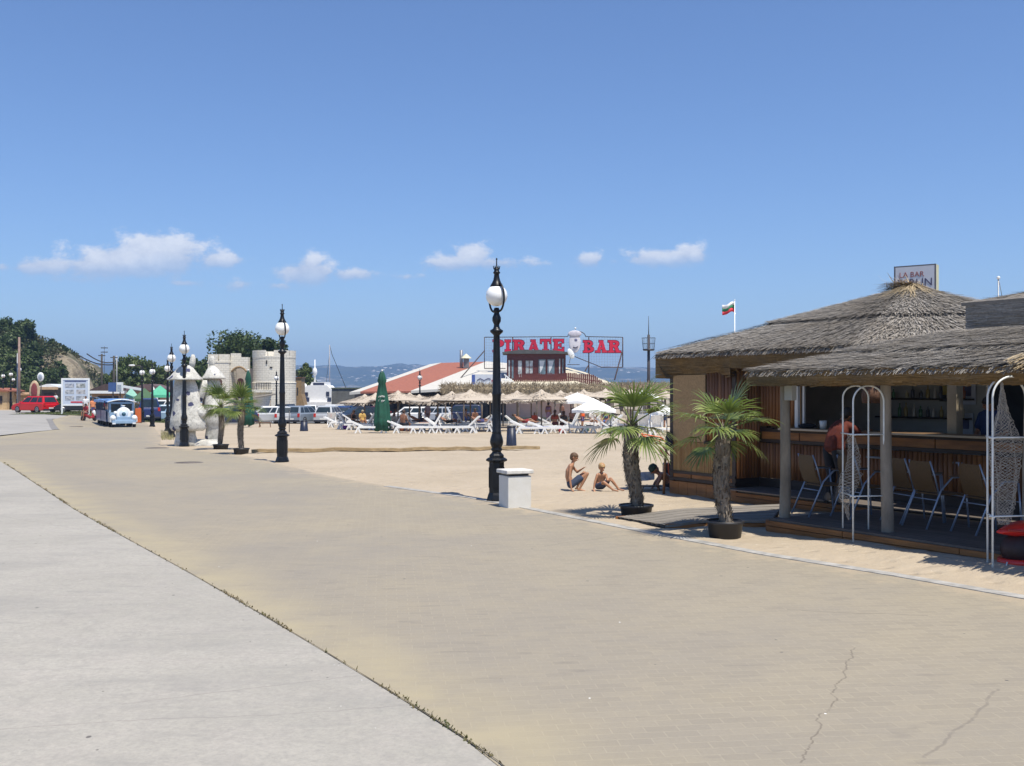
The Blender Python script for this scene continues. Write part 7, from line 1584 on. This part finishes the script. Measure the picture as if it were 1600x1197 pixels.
for ch, xa, xb, y0, y1 in (('P', 770, 788, 531, 550), ('I', 788, 799, 531, 550), ('R', 801, 822, 531, 550), ('A', 823, 844, 531, 550), ('T', 844, 861, 530, 549), ('E', 864, 882, 530, 549), ('B', 911, 929, 532, 551), ('A', 930, 949, 532, 551), ('R', 950, 970, 532, 551)):
    for m2, grow, dy in ((NAVL, .045, -.05), (REDL, 0, -.10)):
        mb = MB(); a = sq(xa, y1); b = sq(xb, y0); w = b.x - a.x; h = b.z - a.z
        for i, q_ in enumerate(LET[ch]):
            if grow: cxx = sum(p[0] for p in q_) / len(q_); czz = sum(p[1] for p in q_) / len(q_); q2 = [(p[0] + grow * (1 if p[0] > cxx else -1), p[1] + grow * (1 if p[1] > czz else -1)) for p in q_]
            else: q2 = q_
            mb.prism(q2, (a.x, a.y + dy - i * .0011, a.z), (w, 0, 0), (0, 0, h), (0, .05, 0))
        par = sgn if grow else last
        o = mb.build('letter' if grow else 'letter_face', m2, par)
        if grow: last = o; o['label'] = 'crimson slab letter ' + ch
em = MB(); cx = sq(898, 535); em.ball(cx, (.52, .08, .92), 22, 14); e1 = em.build('emblem', mat('white relief face', (.62, .60, .64), .6, .12, 5), sgn)
mb = MB(); mb.ball(cx + Vector((0, -.06, .75)), (.6, .08, .3), 18, 10); mb.build('hat', mat('grey white hat', (.52, .5, .56), .6, .15, 5), e1)
mb = MB(); mb.ball(cx + Vector((.1, -.09, .22)), (.13, .03, .12)); mb.build('eye_patch', mat('blue grey mark', (.16, .16, .28), .6, .1, 5), e1); mb = MB(); mb.tube([cx + Vector((-.15, -.1, -.42)), cx + Vector((.05, -.11, -.48)), cx + Vector((.28, -.1, -.38))], .045, 6); mb.build('moustache', mat('dark mark', (.05, .04, .07), .6, .1, 5), e1)
mb = MB(); mb.ball(sq(899, 513), .09, 8, 6); mb.tube([sq(899, 518), sq(899, 514)], .03, 6); mb.build('finial', WEN, e1)
o = thing('satellite_dish', 'white satellite dish at the right end of the cabin roof', 'dish', Q(892, 556, 85.5)); mb = MB(); Md = Matrix.Rotation(radians(-28), 3, 'Y'); mb.ball((0, 0, .18), (.24, .09, .46), 20, 12, Md); mb.build('reflector', WEN, o); mb = MB(); mb.tube([(0, .1, .1), (-.1, .3, -.6)], .03, 6); mb.tube([(0, -.05, .0), (.2, -.35, .1)], .015, 6); mb.build('arm', STEEL, o); push(o)

push(sgn)
# ------------------------------------------------------------------ masts, flag, poles
o = thing('crow_nest_mast', 'dark ship mast with a railed crow nest left of the bar hut', 'mast', Vector((X(1013.5, 100), 100, -1.2)))
def oz(py, D=100, z0=-1.2): return Z(py, D) - z0
mb = MB(); mb.tube([(0, 0, 0), (0, 0, oz(523))], [.17, .13], 10); mb.tube([(0, 0, oz(523)), (0, 0, oz(494))], [.05, .02], 7); mb.build('pole', mat('dark mast wood', (.04, .035, .04), .7, .3, 5), o)
mb = MB(); mb.lathe([(.5, oz(548)), (.58, oz(547)), (.58, oz(545.5)), (.1, oz(545.5))], n=20); nb = mb.build('platform', DARK, o)
mb = MB()
for k in range(12): a = k * pi / 6; mb.tube([(.54 * cos(a), .54 * sin(a), oz(546)), (.66 * cos(a), .66 * sin(a), oz(528))], .015, 5)
for z, rr in ((oz(528), .66), (oz(537), .60)): mb.tube([(rr * cos(a), rr * sin(a), z) for a in [2 * pi * k / 20 for k in range(20)]], .016, 5, closed=True)
mb.build('railing', DARK, nb)
fl = thing('flagpole', 'white flagpole with a white, green and red flag behind the hut roof', 'flagpole', Vector((X(1148, 60), 60, -.3)))
z1 = Z(469, 60) + .3; mb = MB(); mb.tube([(0, 0, 0), (0, 0, z1)], [.05, .025], 8); mb.ball((0, 0, z1), .04, 8, 6); mb.build('pole', WEN, fl)
fg = None
for k, c_ in enumerate(((.7, .7, .7), (.02, .16, .08), (.55, .03, .05))):
    mb = MB(); n = 12; vs = []; h = .21
    for i in range(n + 1):
        f = i / n
        for e_ in (0, 1): z = z1 - .08 - k * h - e_ * h - f * .22 + .05 * sin(f * 7); vs.append((-f * .72, .10 * sin(f * 8 + e_ * .3 + k * .3), z + (.04 * sin(f * 3)) * k))
    mb.add(vs, [(2 * i, 2 * i + 1, 2 * i + 3, 2 * i + 2) for i in range(n)], True); q_ = mb.build('flag' if k == 0 else 'stripe', mat('flag%d' % k, c_, .8, .08, 4), fl if k == 0 else fg); so = q_.modifiers.new('s', 'SOLIDIFY'); so.thickness = .01
    if k == 0: fg = q_
o = thing('yacht_mast', 'slim silver mast with a ball top at the right behind the upper thatch', 'mast', Vector((X(1560, 42), 42, -.1))); z1 = Z(434, 42) + .1
mb = MB(); mb.tube([(0, 0, 0), (0, 0, z1)], [.04, .028], 8); mb.build('pole', STEEL, o); mb = MB(); mb.ball((0, 0, z1), .07, 10, 8); mb.build('ball', WEN, o); mb = MB(); mb.tube([(0, 0, z1), (.35, 0, z1 - 1.8), (1.0, 0, 0)], .012, 5); mb.tube([(0, 0, z1 - .3), (.0, .5, 0)], .012, 5); mb.build('stay', DARK, o)
o = thing('sail_mast', 'thin sailing boat mast with a slanting stay right of the white yacht', 'mast', Vector((X(515, 130), 130, -1.4))); z1 = Z(539, 130) + 1.4
mb = MB(); mb.tube([(0, 0, 0), (0, 0, z1)], .06, 6); mb.build('pole', mat('grey mast', (.3, .3, .33), .5, .1, 5), o); mb = MB(); mb.tube([(0, 0, z1), (.3, 0, z1 - 1.2), (2.3, 0, z1 - 6)], .035, 5); mb.tube([(0, 0, z1 - 1), (-.9, 0, 0)], .025, 5); mb.build('stay', DARK, o)
def pole(name, lab, px, D, ytop, r=.13, arms=0, m=POLEW):
    zg = G(X(px, D), D); o = thing(name, lab, 'utility pole', Vector((X(px, D), D, zg)), 0, 'poles above the stalls'); z1 = Z(ytop, D) - zg
    mb = MB(); mb.tube([(0, 0, 0), (0, 0, z1)], [r, r * .75], 8); mb.build('pole', m, o)
    for k in range(arms): mb = MB(); mb.box((0, 0, z1 - .2 - k * .5), (.8, .1, .1)); mb.build('crossarm', m, o)
    return o
DKP = mat('dark pole', (.05, .045, .04), .8, .2, 5)
pole('utility_pole', 'tall bare wooden pole beside the tallest left lamp post', 30, 99, 527, .14, 0, mat('pinkish pole', (.25, .17, .14), .8, .2, 5)); pole('utility_pole', 'grey metal pole just left of the tall wooden pole', 27, 100, 552, .06, 0, STEEL)
pole('utility_pole', 'dark utility pole in front of the far hills, left of the green trees', 159, 120, 553, .15, 1, DKP); pole('utility_pole', 'utility pole at the left edge of the green trees', 178, 118, 556, .17, 1, DKP); pole('utility_pole', 'thin grey pole right beside the trees utility pole', 182.5, 119, 556, .08, 0, STEEL); pole('utility_pole', 'hair thin aerial behind the dark utility pole', 163, 121, 541, .03, 2, DKP)
for i, (y0, y1) in enumerate(((555, 570), (553, 566))):
    o = thing('power_line', ('lower' if i == 0 else 'upper') + ' thick cable sloping from the sky to the trees utility pole', 'cable', Q(178, y1, 118), 0, 'overhead cables'); mb = MB(); a = Q(122 + i * 14, y0, 100) - o.location; pts = [a.lerp(Vector((0, 0, 0)), k / 10) - Vector((0, 0, .35 * sin(pi * k / 10))) for k in range(11)]; mb.tube(pts, .06, 5); mb.build('cable', DKP, o)
    # outer support far to the left, beyond the bluff foot
o = thing('street_light', 'cobra head street light above the trees beside the blue train', 'street light', Vector((X(222, 112), 112, -1))); z1 = Z(571, 112) + 1; mb = MB(); mb.tube([(0, 0, 0), (0, 0, z1 - .4), (-.2, 0, z1 - .05), (-.8, 0, z1)], .07, 7); mb.build('pole', DKP, o); mb = MB(); mb.ball((-1.1, 0, z1), (.4, .14, .1), 12, 8); mb.build('lamp_head', WEN, o)

# ------------------------------------------------------------------ yacht and quay
YD = 122.0; y0 = Vector((X(492, YD), YD, -1.5)); ya = thing('yacht', 'white motor yacht with dark windows beyond the parked cars', 'yacht', y0)
def yx(px): return X(px, YD) - y0.x
def yz(py): return Z(py, YD) - y0.z
YW = mat('yacht white', (.80, .80, .79), .6, .04, 3); YG = mat('yacht dark glass', (.04, .05, .09), .1, .2, 4)
mb = MB(); mb.prism([(yx(462), 0), (yx(528), 0), (yx(527), yz(628)), (yx(460), yz(628))], (0, -1.5, 0), (1, 0, 0), (0, 0, 1), (0, 5, 0)); mb.build('hull', YW, ya)
mb = MB(); mb.prism([(yx(466), yz(630)), (yx(526), yz(630)), (yx(519), yz(608)), (yx(513), yz(602)), (yx(484), yz(602)), (yx(468), yz(614))], (0, -1, 0), (1, 0, 0), (0, 0, 1), (0, 4, 0)); mb.prism([(yx(486), yz(604)), (yx(512), yz(604)), (yx(511), yz(597)), (yx(489), yz(597))], (0, -.8, 0), (1, 0, 0), (0, 0, 1), (0, 3, 0)); mb.build('deckhouse', YW, ya)
mb = MB(); mb.box(((yx(489) + yx(511)) / 2, -.83, yz(600.5)), (yx(508) - yx(491), .06, .35)); mb.build('bridge_window', YG, ya)
for a, b, c_, d in ((472, 484, 613, 619), (475, 486, 621, 628), (512, 517, 612, 619), (514, 520, 621, 628)): mb = MB(); mb.box(((yx(a) + yx(b)) / 2, -1.04, (yz(c_) + yz(d)) / 2), (yx(b) - yx(a), .06, yz(c_) - yz(d))); mb.build('window', YG, ya)
mb = MB(); mb.tube([(yx(492), 0, yz(597)), (yx(492), 0, yz(562))], [.12, .05], 8); mb.ball((yx(492), 0, yz(581)), (.28, .28, .5)); mb.build('radar_mast', YW, ya); mb = MB(); mb.ball((yx(477), -.5, yz(603)), .3); mb.build('radome', YW, ya)
o = thing('quay_wall', 'low grey quay wall right of the yacht below the far hills', 'wall', Vector((X(545, 116), 116, -1.2))); mb = MB(); mb.box((0, 1, (Z(607, 116) + 1.2) / 2), (3.9, 2, Z(607, 116) + 1.2)); mb.build('wall', mat('dark quay', (.13, .13, .12), .9, .3, 2, .3), o); mb = MB(); mb.box((0, 1, Z(607, 116) + 1.24), (4.1, 2.2, .12)); mb.build('coping', mat('green grey coping', (.12, .14, .10), .9, .3, 2), o)
o = thing('tan_hut', 'brown hut with a sloping side between the round tower and the yacht', 'hut', Vector((X(468, 116), 116, -1.2))); mb = MB(); zz = Z(590, 116) + 1.2; mb.prism([(-.6, 0), (.9, 0), (.2, zz * .6), (.2, zz), (-.6, zz)], (0, 0, 0), (1, 0, 0), (0, 0, 1), (0, 2, 0)); mb.build('wall', mat('tan planks', (.30, .2, .1), .8, .3, 4), o); mb = MB(); mb.box((-.2, 1, zz), (1.0, 2.2, .12)); mb.build('roof', PLY, o)
mb = MB(); random.seed(31); wl = thing('breakwater', 'pale stone breakwater seen under the hills left of the hut', 'breakwater', Vector((X(1000, 112), 112, -1.6)))
for k in range(150):
    x_ = U_(-12, 14); s_ = U_(.4, 1.0); zt_ = Z(599, 112) + 1.6; z = U_(.2, zt_ - .3); mb.box((x_, U_(-.5, .5) + z * .25, z), (s_ * 1.4, s_, s_), R() * 3, None, .8)
mb.box((1, 1.6, zt_ / 2 - .1), (27, 1.6, zt_ - .2)); mb.build('rocks', mat('pale rock', (.42, .38, .32), .95, .3, .8, .5), wl); mb = MB(); mb.box((1, 1.4, zt_ + .02), (27, 1.0, .22)); mb.build('parapet', mat('grey green parapet', (.16, .18, .15), .9, .2, 2), wl)

# ------------------------------------------------------------------ stalls at the left
def hutbox(lab, px0, px1, D, ytop, yeave, wall, roof, name='kiosk', band=None, door=None):
    zg = G(X((px0 + px1) / 2, D), D); xc = X((px0 + px1) / 2, D); w = (px1 - px0) / F * D; o = thing(name, lab, 'kiosk' if name == 'kiosk' else 'tent', Vector((xc, D, zg)), 0, 'stalls beyond the promenade'); ze = Z(yeave, D) - zg; zt = Z(ytop, D) - zg
    mb = MB(); mb.box((0, 1.5, ze / 2), (w * .94, 3, ze)); mb.build('wall', wall, o)
    mb = MB(); mb.prism([(-w / 2 - .2, ze), (w / 2 + .2, ze), (w / 2 + .2, ze + .12), (w * .05, zt), (-w * .05, zt), (-w / 2 - .2, ze + .12)], (0, -.4, 0), (1, 0, 0), (0, 0, 1), (0, 3.8, 0)); mb.build('roof', roof, o)
    if band: mb = MB(); mb.box((0, -.42, ze - .05), (w + .45, .08, .28)); mb.build('band', band, o)
    mb = MB(); mb.box((0, -.03, ze * .55), (w * .6, .05, ze * .42)); mb.build('hatch', door or mat('dark hatch', (.04, .03, .03), .8, .3, 3), o); return o
BRN = mat('brown kiosk roof', (.07, .045, .04), .8, .3, 4); TANW = mat('tan kiosk wall', (.36, .22, .12), .8, .25, 2); OCH = mat('ochre kiosk wall', (.5, .36, .2), .8, .15, 2)
hutbox('long brown roofed kiosk with a white band right of the picture board', 142, 196, 104, 600, 612, TANW, BRN, band=WEN); hutbox('brown roofed kiosk behind the white beam and the trees', 200, 262, 116, 600, 610, TANW, mat('dull purple roof', (.12, .08, .08), .8, .3, 4))
hutbox('small kiosk with a white awning and dark opening behind the red car', 64, 90, 108, 600, 606, mat('dark kiosk', (.08, .07, .06), .8, .3, 3), WEN, band=mat('ochre band', (.45, .32, .2), .7, .2, 3)); hutbox('tan kiosk at the left edge behind the leftmost lamp posts', -30, 12, 106, 606, 612, OCH, mat('reddish roof', (.28, .1, .06), .8, .3, 4)); hutbox('low ochre stall behind the second left lamp post', 12, 30, 108, 613, 618, OCH, TANW)
o = thing('statue', 'tan cut-out shape with a dark red centre behind the red car', 'statue', Vector((X(54, 103), 103, 0))); mb = MB(); mb.ball((0, 0, 1.9), (.55, .12, 1.1)); mb.box((0, 0, .6), (.7, .3, 1.2)); mb.build('figure', mat('tan plaster', (.45, .34, .22), .8, .3, 3), o); mb = MB(); mb.ball((0, -.06, 1.95), (.35, .12, .8)); mb.build('centre', mat('dark red paint', (.2, .04, .04), .7, .3, 3), o)
for s_ in (-1, 1): mb = MB(); mb.tube([(s_ * .3, 0, .6), (s_ * .8, 0, .5), (s_ * .95, 0, 1.2)], .12, 8); mb.build('arm', mat('tan plaster', (.45, .34, .22), .8, .3, 3), o)
o = thing('satellite_dish', 'white oval dish on a thin pole above the kiosk awning', 'dish', Vector((X(63.5, 106), 106, 0))); mb = MB(); mb.ball((0, 0, Z(589, 106)), (.36, .1, .48), 18, 10); mb.build('reflector', WEN, o); mb = MB(); mb.ball((0, -.1, Z(589, 106)), (.2, .04, .28), 14, 8); mb.build('centre', mat('blue grey dish centre', (.3, .34, .42), .6, .1, 4), o); mb = MB(); mb.tube([(0, .1, 0), (0, .1, Z(590, 106))], .05, 6); mb.build('pole', DKP, o)
def tent(lab, px, D, yt, ye, hw, m):
    zg = G(X(px, D), D); o = thing('market_tent', lab, 'tent', Vector((X(px, D), D, zg)), .4, 'stall tents'); w = hw / F * D * .8; ze, zt = Z(ye, D) - zg, Z(yt, D) - zg
    mb = MB(); mb.add([(-w, -w, ze), (w, -w, ze), (w, w, ze), (-w, w, ze), (0, 0, zt)] + [(-w, -w, ze - .25), (w, -w, ze - .25), (w, w, ze - .25), (-w, w, ze - .25)], [(0, 1, 4), (1, 2, 4), (2, 3, 4), (3, 0, 4), (5, 6, 1, 0), (6, 7, 2, 1), (7, 8, 3, 2), (8, 5, 0, 3)]); mb.build('canopy', m, o)
    for a, b in ((-1, -1), (1, -1), (1, 1), (-1, 1)): mb = MB(); mb.tube([(a * w * .97, b * w * .97, 0), (a * w * .97, b * w * .97, ze)], .05, 6); mb.build('pole', STEEL, o)
    mb = MB(); mb.box((0, w * .5, .6), (w * 1.7, .6, 1.1)); mb.build('stall_table', OCH, o)
tent('dark green pyramid tent right of the train roof', 226, 92, 606, 623, 21, mat('dark green canvas', (.05, .11, .05), .8, .15, 3)); tent('bright green tent behind the pair of lamp posts', 250, 96, 602, 617, 22, mat('bright green canvas', (.07, .36, .22), .7, .12, 3)); tent('pale green tent between the train and the dark green tent', 205, 98, 606, 619, 13, mat('pale green canvas', (.2, .42, .34), .7, .12, 3)); tent('white tent panel between the two green tents', 240, 98, 604, 619, 7, WCLOTH)
tent('brown parasol like tent behind the kiosk awning', 92, 110, 610, 617, 9, mat('brown canvas', (.3, .16, .1), .8, .15, 3)); tent('green tent seen under the fortress trees', 275, 100, 604, 618, 14, mat('green canvas', (.05, .2, .12), .7, .12, 3))
o = thing('info_board', 'dark blue upright panel above the train roof', 'panel', Vector((X(176, 99), 99, -.6))); mb = MB(); mb.box((0, 0, Z(605, 99) + .6), (.8, .15, .9)); mb.build('board', mat('deep blue panel', (.05, .1, .25), .5, .1, 3), o); mb = MB(); mb.tube([(0, .1, 0), (0, .1, Z(606, 99) + .6)], .06, 6); mb.build('pole', DKP, o)
o = thing('info_board', 'white and grey upright panel above the train roof, right of the blue panel', 'panel', Vector((X(187, 99), 99, -.6))); mb = MB(); mb.box((0, 0, Z(605, 99) + .6), (.65, .15, .95)); mb.build('board', WEN, o); mb = MB(); mb.box((0, -.09, Z(606, 99) + .6), (.4, .03, .6)); mb.build('print', mat('grey print', (.3, .34, .38), .6, .3, 6), o); mb = MB(); mb.tube([(0, .12, 0), (0, .12, Z(606, 99) + .6)], .06, 6); mb.build('pole', DKP, o)
o = thing('white_beam', 'long white rolled awning over the stalls right of the train panels', 'awning', Vector((X(208, 97), 97, -.6))); mb = MB(); mb.bar((-.9, 0, Z(604, 97) + .6), (.9, 0, Z(609, 97) + .6 - .0), .25, .22); mb.build('roll', WEN, o); mb = MB(); mb.tube([(-.8, .1, 0), (-.8, .1, Z(605, 97) + .6)], .05, 6); mb.tube([(.8, .1, 0), (.8, .1, Z(609, 97) + .6)], .05, 6); mb.build('support', DKP, o)
# low hedges behind the verge
for i, (px, D, yt, yb, hw) in enumerate(((92, 100, 622, 644, 9), (46, 102, 618, 640, 9), (150, 100, 628, 648, 10), (70, 101, 626, 642, 8))): tree('low green bush behind the verge, %s' % ORD[sorted([46, 70, 92, 150]).index(px)], px, D, yt, yb, hw, LEAFB, i + 90, 500, 'bush', 'low bushes by the verge', True, None, .16)
# dry grass tuft by the lamp pair, manhole covers
random.seed(77); mb = MB()
for _ in range(260):
    p = P(U_(252, 272), U_(677, 688)); a = p + Vector((0, 0, .0)); d = Vector((U_(-.12, .12), U_(-.1, .1), U_(.1, .3))); sd = Vector((.012, 0, 0)); mb.add([a - sd, a + sd, a + d], [(0, 1, 2)])
tag(mb.build('dry_grass', leafmat('dry grass', (.3, .26, .12), (.42, .38, .2), (.2, .2, .08))), 'dry grass tuft at the feet of the two lamp posts', 'grass', kind='stuff')
for i, (px, py, r_, lab) in enumerate(((295, 724, .34, 'round iron drain cover left of the tower lamp post base'), (245, 701, .38, 'iron drain cover left of the mushroom lamp post base'), (116, 667, .5, 'iron drain cover in the paving left of the train'))):
    p = P(px, py); o = thing('drain_cover', lab, 'drain cover', p + Vector((0, 0, .016)), 0, 'iron drain covers'); mb = MB(); mb.lathe([(r_, 0), (r_, .012), (.01, .014)], n=24); mb.build('lid', mat('rusty iron', (.12, .10, .085), .8, .3, 9), o); mb = MB(); mb.lathe([(r_ + .001, 0), (r_ + .05, 0), (r_ + .05, .008), (r_ + .001, .008)], n=24); mb.build('ring', mat('iron ring', (.2, .18, .16), .8, .3, 9), o)
